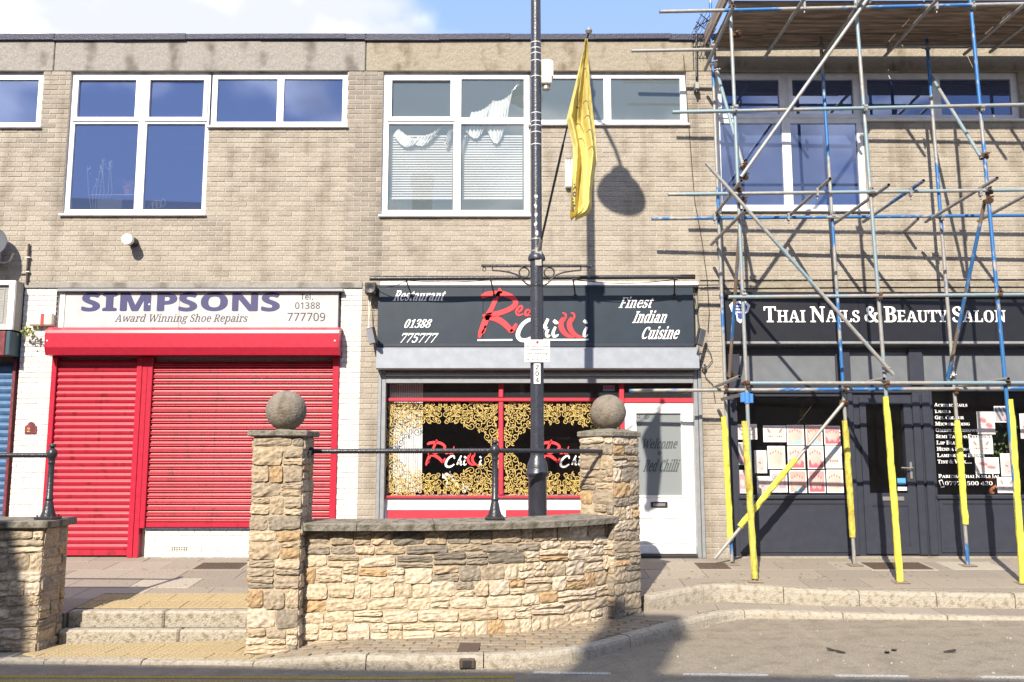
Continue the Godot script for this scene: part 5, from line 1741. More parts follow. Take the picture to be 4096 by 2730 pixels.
func card_tex(k: int) -> StandardMaterial3D:
	var s := 96
	var im := Image.create(s, s, false, Image.FORMAT_RGB8)
	var skin := [Color(0.86, 0.78, 0.75), Color(0.85, 0.76, 0.72), Color(0.82, 0.62, 0.58), Color(0.83, 0.50, 0.42), Color(0.80, 0.42, 0.42), Color(0.55, 0.55, 0.60), Color(0.80, 0.74, 0.73), Color(0.85, 0.70, 0.64), Color(0.82, 0.66, 0.66), Color(0.84, 0.82, 0.80), Color(0.72, 0.66, 0.70), Color(0.86, 0.74, 0.72)]
	im.fill(skin[k].lerp(Color(0.80, 0.79, 0.80), 0.45))
	var r := RandomNumberGenerator.new()
	r.seed = 300 + k
	var spot := func(cx: float, cy: float, rx: float, ry: float, ang: float, c: Color, soft: float):
		for y in s:
			for x in s:
				var d := Vector2(x - cx, y - cy).rotated(-ang)
				var q := pow(d.x / rx, 2) + pow(d.y / ry, 2)
				if q < 1.0:
					var t := clampf((1.0 - q) / soft, 0, 1)
					im.set_pixel(x, y, im.get_pixel(x, y).lerp(c.lerp(Color(0.80, 0.79, 0.80), 0.42), t))
	match k:
		0, 1:
			for e in [26, 70]:
				spot.call(e, 66, 15, 6, 0.1, Color(0.25, 0.18, 0.18), 0.6)
				spot.call(e, 66, 9, 4, 0.0, Color(0.92, 0.90, 0.90), 0.4)
				spot.call(e, 66, 4, 4, 0.0, Color(0.15, 0.12, 0.12), 0.3)
				spot.call(e + (6 if e > 40 else -6), 28, 6, 22, 0.4 if e > 40 else -0.4, Color(0.35, 0.27, 0.25), 0.8)
		2, 3, 4, 7, 8:
			if k == 4 or k == 8: spot.call(50, 90, 60, 40, 0.2, Color(0.82, 0.10, 0.20), 0.1)
			for f in 5:
				spot.call(18 + f * 14, 46 + 5 * absf(f - 2), 8, 34, -0.35 + f * 0.16, Color(0.90, 0.68, 0.60).lerp(Color(0.75, 0.50, 0.46), f * 0.12), 0.5)
				spot.call(12 + f * 16, 18 + 6 * absf(f - 2), 4, 6, 0.1, Color(0.80, 0.14, 0.22), 0.3)
			if k == 2 or k == 3: spot.call(60, 92, 34, 16, 0.0, Color(0.45, 0.68, 0.85), 0.2)
		5:
			for f in 3: spot.call(20 + f * 30, 48, 9, 70, -0.45, Color(0.12, 0.12, 0.15), 0.3)
			spot.call(70, 70, 26, 16, 0.2, Color(0.80, 0.45, 0.50), 0.4)
		6:
			spot.call(48, 60, 34, 40, 0.2, Color(0.76, 0.62, 0.60), 0.5)
			spot.call(40, 52, 14, 4, 0.2, Color(0.20, 0.16, 0.16), 0.5)
			spot.call(56, 78, 9, 4, 0.1, Color(0.70, 0.34, 0.38), 0.5)
		9:
			spot.call(48, 62, 34, 20, 0.0, Color(0.88, 0.74, 0.68), 0.4)
			for f in 5: spot.call(24 + f * 12, 66, 4, 6, 0.0, Color(0.65, 0.06, 0.12), 0.3)
			spot.call(48, 18, 40, 24, 0.0, Color(0.72, 0.82, 0.88), 0.6)
		10:
			im.fill_rect(Rect2i(6, 14, 40, 66), Color(0.70, 0.66, 0.72)); im.fill_rect(Rect2i(50, 14, 40, 66), Color(0.78, 0.58, 0.62))
			spot.call(28, 40, 16, 22, 0.5, Color(0.45, 0.38, 0.44), 0.6)
			spot.call(68, 52, 16, 20, -0.4, Color(0.86, 0.72, 0.70), 0.6)
		11:
			for e in [[30, 36], [66, 60]]:
				spot.call(e[0], e[1], 24, 14, 0.25, Color(0.84, 0.34, 0.38), 0.4)
				spot.call(e[0], e[1], 20, 2.5, 0.25, Color(0.45, 0.10, 0.14), 0.4)
	var m := StandardMaterial3D.new()
	m.resource_name = "card_print_%d" % k
	m.albedo_texture = ImageTexture.create_from_image(im)
	m.roughness = 0.5
	return m

# ---------------------------------------------------------------- rubble stonework
var stones: Array = []
func stone_units() -> void:      # rough-faced stones, 1 x 1 m face scaled to size, relief in metres
	for k in 14:
		var mb := MB.new()
		var f := FastNoiseLite.new()
		f.seed = 100 + k
		f.frequency = 1.3
		f.fractal_octaves = 4
		var nx := 6
		var ny := 5
		var g: Array = []
		var tilt := Vector2(rng.randf_range(-0.012, 0.012), rng.randf_range(-0.012, 0.012))
		for j in ny + 1:
			for i in nx + 1:
				var u := float(i) / nx - 0.5
				var v := float(j) / ny - 0.5
				var edge := maxf(absf(u), absf(v)) * 2.0
				# ragged outline, cut corners
				var px := u * (0.985 + 0.07 * f.get_noise_2d(u * 3, v * 3 + 5))
				var py := v * (0.985 + 0.10 * f.get_noise_2d(u * 3 + 9, v * 3))
				if absf(u) > 0.49 and absf(v) > 0.49:
					px *= 0.93; py *= 0.90
				var z := 0.010 * (1.0 - pow(edge, 4)) + 0.016 * f.get_noise_2d(u * 2.2 + 20, v * 1.6) + 0.008 * f.get_noise_2d(u * 7, v * 6) + tilt.x * u + tilt.y * v
				g.append(V(px, py, z))
		for j in ny:
			for i in nx:
				var a: Vector3 = g[j * (nx + 1) + i]
				var b: Vector3 = g[j * (nx + 1) + i + 1]
				var c: Vector3 = g[(j + 1) * (nx + 1) + i + 1]
				var d: Vector3 = g[(j + 1) * (nx + 1) + i]
				mb.tri(a, b, c); mb.tri(a, c, d)
		var rim: Array = []
		for i in nx: rim.append(i)
		for j in ny: rim.append(j * (nx + 1) + nx)
		for i in nx: rim.append(ny * (nx + 1) + nx - i)
		for j in ny: rim.append((ny - j) * (nx + 1))
		for q in rim.size():
			var a: Vector3 = g[rim[q]]
			var b: Vector3 = g[rim[(q + 1) % rim.size()]]
			mb.quad(V(a.x * 1.02, a.y * 1.02, -0.07), V(b.x * 1.02, b.y * 1.02, -0.07), b, a)
		stones.append(mb.mesh())

# lay stones over a face of the given length and height; place(s, y) gives the frame there, tone(s, y) a palette
func rubble(par: Node3D, length: float, y0: float, y1: float, place: Callable, tone: Callable, lo := 0.085, hi := 0.18, wmin := 0.17, wmax := 0.44) -> void:
	var y := y0
	while y < y1 - 0.02:
		var h := minf(rng.randf_range(lo, hi), y1 - y)
		if y1 - y - h < 0.045: h = y1 - y
		var s := 0.0
		while s < length - 0.01:
			var w := rng.randf_range(wmin, wmax) * (0.75 if h > 0.13 else 1.0)
			if length - s - w < 0.09: w = length - s
			w = minf(w, length - s)
			var cells := [[s, y, w, h]]
			if h > 0.115 and rng.randf() < 0.35:
				var t := rng.randf_range(0.35, 0.65)
				cells = [[s, y, w, h * t], [s, y + h * t, w, h * (1 - t)]]
			for c in cells:
				var wy := 0.030 * nz.get_noise_2d(c[0] * 1.6 + y0 * 9.0, c[1] * 1.2) * smoothstep(0.0, 0.15, c[1] - y0) * smoothstep(0.0, 0.15, y1 - c[1] - c[3])
				var f: Transform3D = place.call(c[0] + c[2] / 2, c[1] + c[3] / 2 + wy)
				var b := f.basis * Basis(Vector3.BACK, rng.randf_range(-0.055, 0.055)) * Basis.from_scale(V((c[2] - 0.010) * (1.0 if rng.randf() < 0.5 else -1.0), c[3] - 0.012, rng.randf_range(0.7, 1.25)))
				if b.determinant() < 0: b = b * Basis.from_scale(V(-1, 1, 1))
				var pal: Array = tone.call(c[0] + c[2] / 2, c[1] + c[3] / 2)
				part(par, "stone", stones[rng.randi() % stones.size()], M["stone_%d" % pal[rng.randi() % pal.size()]], Transform3D(b, f.origin + f.basis.z * rng.randf_range(-0.004, 0.010)))
			s += w
		y += h

func pillar(p: Node3D, c: Vector3, half: float, turn: float, y0: float, y1: float, faces: Array, tone: Callable) -> void:
	var mb := MB.new()
	mb.xf = Transform3D(Basis(Vector3.UP, turn), V(c.x, 0, c.z))
	mb.box(V(-half + 0.010, y0 - 0.1, -half + 0.010), V(half - 0.010, y1, half - 0.010))
	part(p, "mortar_core", mb, M.stone_mortar)
	for k in faces:
		var b := Basis(Vector3.UP, turn + k * PI / 2)
		var inset := 0.0 if k % 2 == 0 else 0.012
		rubble(p, half * 2 - inset * 2, y0, y1, func(s, y): return Transform3D(b, V(c.x, y, c.z) + b * V(s - half + inset, 0, half)), tone, 0.09, 0.19, 0.17, 0.42)

func street_things() -> void:
	stone_units()
	var warm := [3, 5, 1, 6, 3, 5, 3, 9, 5, 1]
	# left gate pillar
	var p := thing("stone_gate_pillar", "square rubble stone pillar capped by a flat slab and a stone ball, beside the steps", "pillar", V(-2.35, -0.45, 3.6))
	pillar(p, V(-2.35, 0, 3.59), 0.255, 0.0, -0.50, 1.625, [0, 1, 3, 2], func(s, y): return warm if y > 0.0 else [1, 3, 5, 8, 6])
	var mb := MB.new()
	mb.xf = Transform3D(Basis.IDENTITY, V(-2.35, 0, 3.59))
	mb.cbox(V(-0.30, 1.625, -0.30), V(0.30, 1.688, 0.30), 0.012)
	part(p, "cap_stone", mb, M.coping)
	part(p, "ball_finial", ball_mesh(0.207), M.ball_stone, Transform3D(Basis.IDENTITY, V(-2.335, 1.895, 3.62)))
	mb = MB.new()
	mb.lathe([[0.12, 0], [0.09, 0.02], [0.06, 0.03]], 20, V(-2.335, 1.686, 3.62))
	part(p, "ball_seat", mb, M.ball_stone)
	# right gate pillar, set cornerwise
	p = thing("stone_gate_pillar", "rubble stone pillar set cornerwise at the curved wall's end, with a cap and stone ball", "pillar", V(1.13, -0.36, 2.42))
	pillar(p, V(1.13, 0, 2.42), 0.245, -PI / 4, -0.40, 1.645, [0, 1, 2, 3], func(s, y): return ([5, 1, 3, 8, 5, 6, 4] if y > 0.25 else [5, 6, 7, 6, 3]))
	mb = MB.new()
	mb.xf = Transform3D(Basis(Vector3.UP, -PI / 4), V(1.13, 0, 2.42))
	mb.cbox(V(-0.268, 1.645, -0.268), V(0.268, 1.71, 0.268), 0.012)
	part(p, "cap_stone", mb, M.coping)
	mb = MB.new()
	mb.xf = Transform3D(Basis(Vector3.UP, -PI / 4), V(1.13, 0, 2.42))
	mb.quad(V(-0.25, 1.711, 0.25), V(0.25, 1.711, 0.25), V(0.05, 1.752, 0.05), V(-0.05, 1.752, 0.05))
	mb.quad(V(0.25, 1.711, 0.25), V(0.25, 1.711, -0.25), V(0.05, 1.752, -0.05), V(0.05, 1.752, 0.05))
	mb.quad(V(0.25, 1.711, -0.25), V(-0.25, 1.711, -0.25), V(-0.05, 1.752, -0.05), V(0.05, 1.752, -0.05))
	mb.quad(V(-0.25, 1.711, -0.25), V(-0.25, 1.711, 0.25), V(-0.05, 1.752, 0.05), V(-0.05, 1.752, -0.05))
	part(p, "cap_slope", mb, M.coping)
	part(p, "ball_finial", ball_mesh(0.207), M.ball_stone, Transform3D(Basis(Vector3.UP, 1.7), V(1.125, 1.935, 2.42)))

	# curved wall between the pillars
	var line := []
	for k in WALL_LINE.size() - 1:
		var a := Vector2(WALL_LINE[k][0], WALL_LINE[k][1])
		var b := Vector2(WALL_LINE[k + 1][0], WALL_LINE[k + 1][1])
		for j in 6: line.append(a.lerp(b, j / 6.0))
	line.append(Vector2(WALL_LINE[-1][0], WALL_LINE[-1][1]))
	for _s in 6:
		for k in range(1, line.size() - 1): line[k] = (line[k - 1] + line[k] * 2.0 + line[k + 1]) / 4.0
	var run := [0.0]
	for k in line.size() - 1: run.append(run[-1] + line[k].distance_to(line[k + 1]))
	var total: float = run[-1]
	var at := func(s: float) -> Array:      # point and outward direction
		var k := 0
		while k < run.size() - 2 and run[k + 1] < s: k += 1
		var t := clampf((s - run[k]) / (run[k + 1] - run[k]), 0, 1)
		var d: Vector2 = (line[mini(k + 2, line.size() - 1)] - line[maxi(k - 1, 0)]).normalized()
		return [line[k].lerp(line[k + 1], t), Vector2(-d.y, d.x)]
	var w := thing("curved_stone_wall", "low curved wall of cream rubble stone with a grey coping between two pillars", "wall", V(-0.5, -0.36, 3.5))
	mb = MB.new()
	for k in line.size() - 1:
		var q := []
		for e in [k, k + 1]:
			var r: Array = at.call(run[e])
			var o: Vector2 = r[1]
			if o.y < 0 and o.x < 0: o = -o
			q.append([r[0] - o * 0.010, r[0] - o * 0.34])
		var y0 := -0.5
		var y1 := 0.69
		var g := func(pp: Vector2, y: float): return V(pp.x, y, pp.y)
		mb.quad(g.call(q[0][0], y0), g.call(q[1][0], y0), g.call(q[1][0], y1), g.call(q[0][0], y1))
		mb.quad(g.call(q[1][1], y0), g.call(q[0][1], y0), g.call(q[0][1], y1), g.call(q[1][1], y1))
		mb.quad(g.call(q[0][0], y1), g.call(q[1][0], y1), g.call(q[1][1], y1), g.call(q[0][1], y1))
	part(w, "mortar_core", mb, M.stone_mortar)
	var tone := func(s: float, y: float) -> Array:
		var n := nz.get_noise_2d(s * 2.2 + 3.0, y * 2.6)
		if s > 1.05 and s < 2.25 and y > 0.12 + 0.35 * absf(s - 1.6) and n > -0.45: return [6, 7, 5, 6, 7, 3, 6]
		if y > 0.42 and n > -0.25: return [5, 1, 3, 5, 6, 8, 3]
		return [0, 1, 2, 0, 2, 8, 2, 1, 0, 0, 8, 2, 0, 1, 8, 2, 4] if n < 0.3 else [1, 3, 0, 8, 1]
	rubble(w, total, -0.39, 0.685, func(s, y):
		var r: Array = at.call(s)
		var o: Vector2 = r[1]
		return Transform3D(Basis(V(o.y, 0, -o.x), Vector3.UP, V(o.x, 0, o.y)), V(r[0].x, y, r[0].y)), tone)
	# coping stones
	var s0 := 0.0
	while s0 < total - 0.02:
		var s1 := minf(total, s0 + rng.randf_range(0.55, 0.80))
		if total - s1 < 0.3: s1 = total
		mb = MB.new()
		var rows := []
		var n := 6
		for k in n + 1:
			var r: Array = at.call(lerpf(s0 + 0.004, s1 - 0.004, float(k) / n))
			var o: Vector2 = r[1]
			var f := func(out: float, y: float): return V(r[0].x + o.x * out, y, r[0].y + o.y * out)
			rows.append([f.call(-0.40, 0.690), f.call(-0.40, 0.765), f.call(-0.39, 0.775), f.call(0.105, 0.765), f.call(0.122, 0.752), f.call(0.122, 0.690)])
		for k in n:
			for j in 6: mb.quad(rows[k][j], rows[k + 1][j], rows[k + 1][(j + 1) % 6], rows[k][(j + 1) % 6])
		for e in 2:
			var r: Array = rows[0] if e == 0 else rows[-1]
			for j in range(1, 5):
				if e == 0: mb.tri(r[0], r[j], r[j + 1])
				else: mb.tri(r[0], r[j + 1], r[j])
		part(w, "coping_stone", mb, M.coping)
		s0 = s1

	# wall at the left edge
	w = thing("rubble_wall", "straight rubble wall end with a flat coping across the steps from the ball pillar", "wall", V(-6.0, -0.53, 3.25))
	mb = MB.new()
	mb.box(V(-9.0, -0.6, 2.98), V(-4.826, 0.70, 3.494))
	part(w, "mortar_core", mb, M.stone_mortar)
	rubble(w, 1.6, -0.55, 0.69, func(s, y): return Transform3D(Basis.IDENTITY, V(-6.42 + s, y, 3.50)), func(s, y): return [1, 3, 0, 5, 8, 5])
	rubble(w, 0.49, -0.55, 0.69, func(s, y): return Transform3D(Basis(Vector3.UP, PI / 2), V(-4.82, y, 3.49 - s)), func(s, y): return [3, 1, 5, 4, 6, 3])
	for q in [[-9.0, -6.6], [-6.59, -5.72], [-5.71, -4.76]]:
		mb = MB.new()
		mb.cbox(V(q[0], 0.693, 2.92), V(q[1], 0.770, 3.56), 0.010)
		part(w, "coping_stone", mb, M.coping)

	railings()
	lamp_post()
	flag()

func ball_mesh(r: float) -> ArrayMesh:
	var mb := MB.new()
	var prof := []
	for k in 25:
		var t := PI * k / 24 - PI / 2
		prof.append([cos(t) * r, sin(t) * r])
	mb.lathe(prof, 40)
	var f := FastNoiseLite.new()
	f.seed = 4
	f.frequency = 5.0
	f.fractal_octaves = 4
	for k in mb.v.size():
		mb.v[k] += mb.v[k].normalized() * 0.004 * f.get_noise_3dv(mb.v[k])
	return mb.mesh()

func rail_post(par: Node3D, x: float, y: float, z: float, top: float) -> void:
	var b := group_part(par, "rail_post", V(x, y, z))
	var mb := MB.new()
	mb.cbox(V(x - 0.10, y, z - 0.10), V(x + 0.10, y + 0.028, z + 0.10), 0.006)
	part(b, "base_plate", mb, M.black_iron)
	var h := top - y
	mb = MB.new()
	mb.lathe([[0.075, 0.028], [0.072, 0.05], [0.055, 0.10], [0.046, 0.15], [0.036, 0.19], [0.042, 0.20], [0.042, 0.215], [0.034, 0.225], [0.029, h - 0.22], [0.034, h - 0.215], [0.036, h - 0.20], [0.032, h - 0.19], [0.034, h - 0.165], [0.046, h - 0.145], [0.054, h - 0.11], [0.046, h - 0.075], [0.03, h - 0.058], [0.020, h - 0.05], [0.022, h - 0.045], [0.034, h - 0.035], [0.036, h - 0.022], [0.030, h - 0.008], [0.016, h - 0.001], [0.0, h]], 20, V(x, y, z))
	part(b, "shaft", mb, M.black_iron)
	for s in [V(0.075, 0, 0.075), V(-0.075, 0, 0.075), V(0.075, 0, -0.075), V(-0.075, 0, -0.075)]:
		mb = MB.new()
		mb.tube(V(x, y + 0.026, z) + s, V(x, y + 0.045, z) + s, 0.009, 0.009, 6)
		part(b, "bolt", mb, M.rusty)

func railings() -> void:
	var r := thing("handrail", "black iron handrail on a turned post above the curved stone wall", "railing", V(-0.18, 0.77, 3.38))
	rail_post(r, -0.18, 0.772, 3.38, 1.60)
	var mb := MB.new()
	mb.tube(V(-2.11, 1.478, 3.52), V(-0.18, 1.485, 3.38), 0.026, -1, 14)
	part(r, "rail", mb, M.black_iron)
	mb = MB.new()
	mb.path([V(-0.18, 1.485, 3.38), V(0.15, 1.485, 3.25), V(0.60, 1.483, 2.98), V(1.02, 1.48, 2.66)], 0.024, 14)
	part(r, "rail", mb, M.black_iron)
	mb = MB.new()
	mb.tube(V(-2.105, 1.478, 3.52), V(-2.06, 1.478, 3.517), 0.05, 0.036, 14)
	part(r, "socket", mb, M.black_iron)
	r = thing("handrail", "black iron handrail on a turned post on the straight wall across the steps", "railing", V(-4.87, 0.77, 3.32))
	rail_post(r, -4.875, 0.772, 3.33, 1.562)
	mb = MB.new()
	mb.tube(V(-8.5, 1.437, 3.20), V(-4.875, 1.437, 3.33), 0.026, -1, 14)
	part(r, "rail", mb, M.black_iron)

func lamp_post() -> void:
	var c := V(0.285, 0, 2.75)
	var p := thing("street_lamp", "tall dark heritage street lamp column with scroll bracket and parking plates", "street lamp", V(c.x, -0.22, c.z))
	var mb := MB.new()
	mb.lathe([[0.150, -0.25], [0.150, -0.05], [0.112, 0.0], [0.106, 0.3], [0.105, 1.19], [0.118, 1.205], [0.134, 1.225], [0.134, 1.245], [0.120, 1.262], [0.118, 1.30], [0.112, 1.335], [0.094, 1.385], [0.080, 1.415], [0.076, 1.44]], 28, c)
	part(p, "base", mb, M.post_paint)
	mb = MB.new()
	mb.lathe([[0.076, 1.44], [0.074, 3.66], [0.098, 3.675], [0.102, 3.70], [0.090, 3.735], [0.068, 3.76]], 28, c)
	part(p, "lower_shaft", mb, M.post_paint)
	mb = MB.new()
	mb.lathe([[0.068, 3.76], [0.063, 3.80], [0.061, 6.0], [0.056, 9.10], [0.075, 9.12], [0.075, 9.16], [0.05, 9.2], [0.02, 9.45], [0.0, 9.62]], 28, c)
	part(p, "upper_shaft", mb, M.post_paint)
	# pale bands of old tape
	for y in [6.318, 6.247, 6.181, 6.089, 5.893, 5.440, 5.338, 5.285, 5.205, 5.056]:
		mb = MB.new()
		mb.lathe([[0.0615, -0.006], [0.0640, -0.004], [0.0640, 0.004], [0.0610, 0.006]], 24, c + V(0, y, 0))
		part(p, "tape_band", mb, M.tape)
	# scraped patches near the flag socket
	for k in 5:
		mb = MB.new()
		var y := 3.98 + k * 0.11
		var pts := PackedVector2Array()
		for q in 9: pts.append(Vector2(cos(TAU * q / 9), sin(TAU * q / 9) * 1.7) * rng.randf_range(0.008, 0.022))
		var a := rng.randf_range(-0.5, 0.5)
		mb.xf = Transform3D(Basis(Vector3.UP, a), c + V(0, y, 0) + Basis(Vector3.UP, a) * V(0, 0, 0.0605))
		mb.prism(pts, 0.0, 0.0025)
		part(p, "chipped_paint", mb, M.tape)
	# bracket: flat bars with scrolls and rings
	var br := group_part(p, "basket_bracket", c + V(0, 3.5, 0))
	for s in [-1.0, 1.0]:
		var g := func(x: float, y: float): return c + V(s * x, y, 0.0)
		mb = MB.new()
		mb.xf = Transform3D(Basis.IDENTITY, Vector3.ZERO)
		mb.cbox((c + V(minf(s * 0.07, s * 0.64), 3.595, -0.022)), (c + V(maxf(s * 0.07, s * 0.64), 3.622, 0.022)), 0.004)
		part(br, "arm", mb, M.black_iron)
		mb = MB.new()
		mb.path([g.call(0.51, 3.592), g.call(0.51, 3.555)], 0.008, 6)
		mb.path([g.call(0.515, 3.555), g.call(0.42, 3.55), g.call(0.32, 3.535), g.call(0.23, 3.505), g.call(0.17, 3.455), g.call(0.13, 3.405), g.call(0.072, 3.375)], 0.010, 8)
		part(br, "scroll", mb, M.black_iron)
		mb = MB.new()
		var ring := []
		for k in 19: ring.append(g.call(0.145 + 0.058 * cos(TAU * k / 18), 3.53 + 0.058 * sin(TAU * k / 18)))
		mb.path(ring, 0.009, 8)
		part(br, "ring", mb, M.black_iron)
		mb = MB.new()
		ring = []
		for k in 15: ring.append(g.call(0.605 + 0.018 * cos(TAU * k / 14), 3.568 + 0.024 * sin(TAU * k / 14)))
		mb.path(ring, 0.005, 6)
		part(br, "eyelet", mb, M.black_iron)
	mb = MB.new()
	mb.lathe([[0.0755, 3.36], [0.079, 3.362], [0.079, 3.388], [0.0755, 3.39]], 24, c)
	part(br, "clamp", mb, M.black_iron)
	# arm over the road with a bell lantern (above the picture; its shadow falls on the wall)
	mb = MB.new()
	mb.path([c + V(0, 8.72, 0.05), c + V(0, 8.95, 0.30), c + V(0, 9.06, 0.75), c + V(0, 9.10, 1.2), c + V(0, 9.05, 1.42), c + V(0, 8.95, 1.44)], 0.028, 10)
	mb.path([c + V(0, 9.04, 0.05), c + V(0, 9.06, 0.6), c + V(0, 9.06, 0.75)], 0.022, 8)
	part(p, "lamp_arm", mb, M.post_paint)
	var lc := c + V(0, 8.52, 1.44)
	mb = MB.new()
	mb.lathe([[0.30, 0.0], [0.345, 0.015], [0.35, 0.04], [0.33, 0.10], [0.28, 0.20], [0.21, 0.28], [0.155, 0.31], [0.150, 0.38], [0.13, 0.42], [0.05, 0.44], [0.04, 0.46]], 28, lc)
	part(p, "lantern_hood", mb, M.post_paint)
	mb = MB.new()
	mb.lathe([[0.0, -0.17], [0.10, -0.15], [0.20, -0.09], [0.27, -0.02], [0.30, 0.0]], 28, lc)
	part(p, "lantern_bowl", mb, M.plate_white)
	# small control box strapped to the column
	mb = MB.new()
	mb.cbox(c + V(0.066, 5.79, -0.06), c + V(0.185, 6.09, 0.075), 0.012)
	var bxn := part(p, "control_box", mb, M.cream_plastic)
	mb = MB.new()
	mb.cbox(c + V(0.155, 5.88, -0.05), c + V(0.205, 6.075, 0.065), 0.008)
	part(bxn, "cover", mb, M.cream_plastic)
	mb = MB.new()
	mb.tube(c + V(0.12, 5.74, 0.0), c + V(0.12, 5.79, 0.0), 0.045, 0.05, 12)
	part(bxn, "sensor", mb, M.steel)
	# restriction plates
	var zf := c.z + 0.088
	for q in [[2.622, 2.737], [2.478, 2.616]]:
		mb = MB.new()
		mb.cbox(V(0.142, q[0], zf - 0.006), V(0.430, q[1], zf), 0.004)
		var pl := part(p, "parking_plate", mb, M.plate_white)
		mb = MB.new()
		mb.holed(0.148, q[0] + 0.006, 0.424, q[1] - 0.006, [[0.151, q[0] + 0.009, 0.421, q[1] - 0.009]], zf + 0.0002, zf + 0.001)
		if q[0] > 2.6: write(mb, "At any time", "Droid Sans", 700, 0.165, 2.640, 0.408, 2.672, zf + 0.0004, zf + 0.0016)
		else:
			write(mb, "No loading", "Droid Sans", 700, 0.178, 2.562, 0.400, 2.594, zf + 0.0004, zf + 0.0016)
			write(mb, "at any time", "Droid Sans", 700, 0.170, 2.498, 0.404, 2.530, zf + 0.0004, zf + 0.0016)
		part(pl, "lettering", mb, M.letter_ink)
		if q[0] > 2.6:
			mb = MB.new()
			mb.lathe([[0.0, 0.0012], [0.017, 0.001]], 18)
			part(pl, "red_dot", mb, M.letter_red, Transform3D(Basis(Vector3.RIGHT, PI / 2), V(0.288, 2.706, zf)))
	# number plates 2 0 4
	mb = MB.new()
	mb.cbox(V(0.246, 2.235, c.z + 0.076), V(0.322, 2.465, c.z + 0.082), 0.004)
	var np := part(p, "number_plate", mb, M.plate_white)
	mb = MB.new()
	for k in 3: write(mb, "204"[k], "Droid Sans", 700, 0.263, 2.397 - k * 0.073, 0.305, 2.453 - k * 0.073, c.z + 0.0822, c.z + 0.0834)
	part(np, "digits", mb, M.letter_ink)

# flag cloth: rows [y, left x, right x] measured down the hanging flag
var FLAG := [[5.603, 0.737, 0.763, 4.300], [5.511, 0.723, 0.772, 4.240], [5.394, 0.692, 0.781, 4.170], [5.196, 0.643, 0.800, 4.080], [5.022, 0.597, 0.827, 4.000], [4.887, 0.563, 0.848, 3.950], [4.767, 0.595, 0.862, 3.930], [4.603, 0.630, 0.874, 3.930], [4.477, 0.629, 0.882, 3.930], [4.323, 0.619, 0.853, 3.930], [4.124, 0.603, 0.828, 3.930], [3.971, 0.598, 0.826, 3.930], [3.907, 0.593, 0.785, 3.930], [3.843, 0.588, 0.655, 3.930]]

func flag_at(u: float, y: float, lift := 0.0) -> Vector3:
	var k := 0
	while k < FLAG.size() - 2 and FLAG[k + 1][0] > y: k += 1
	var t: float = clampf((FLAG[k][0] - y) / (FLAG[k][0] - FLAG[k + 1][0]), 0, 1)
	var a: float = lerpf(FLAG[k][1], FLAG[k + 1][1], t)
	var b: float = lerpf(FLAG[k][2], FLAG[k + 1][2], t)
	var v: float = (FLAG[0][0] - y) / (FLAG[0][0] - FLAG[-1][0])
	var amp := 0.012 + 0.055 * smoothstep(0.05, 0.5, v)
	var z: float = lerpf(FLAG[k][3], FLAG[k + 1][3], t) + 0.03 + amp * sin(u * 9.0 + v * 2.2 - 0.6) + 0.4 * amp * sin(u * 21.0 - v * 4.0) + 0.010 * nz.get_noise_2d(u * 9.0, y * 7.0)
	return V(lerpf(a, b, u), y, z + lift)

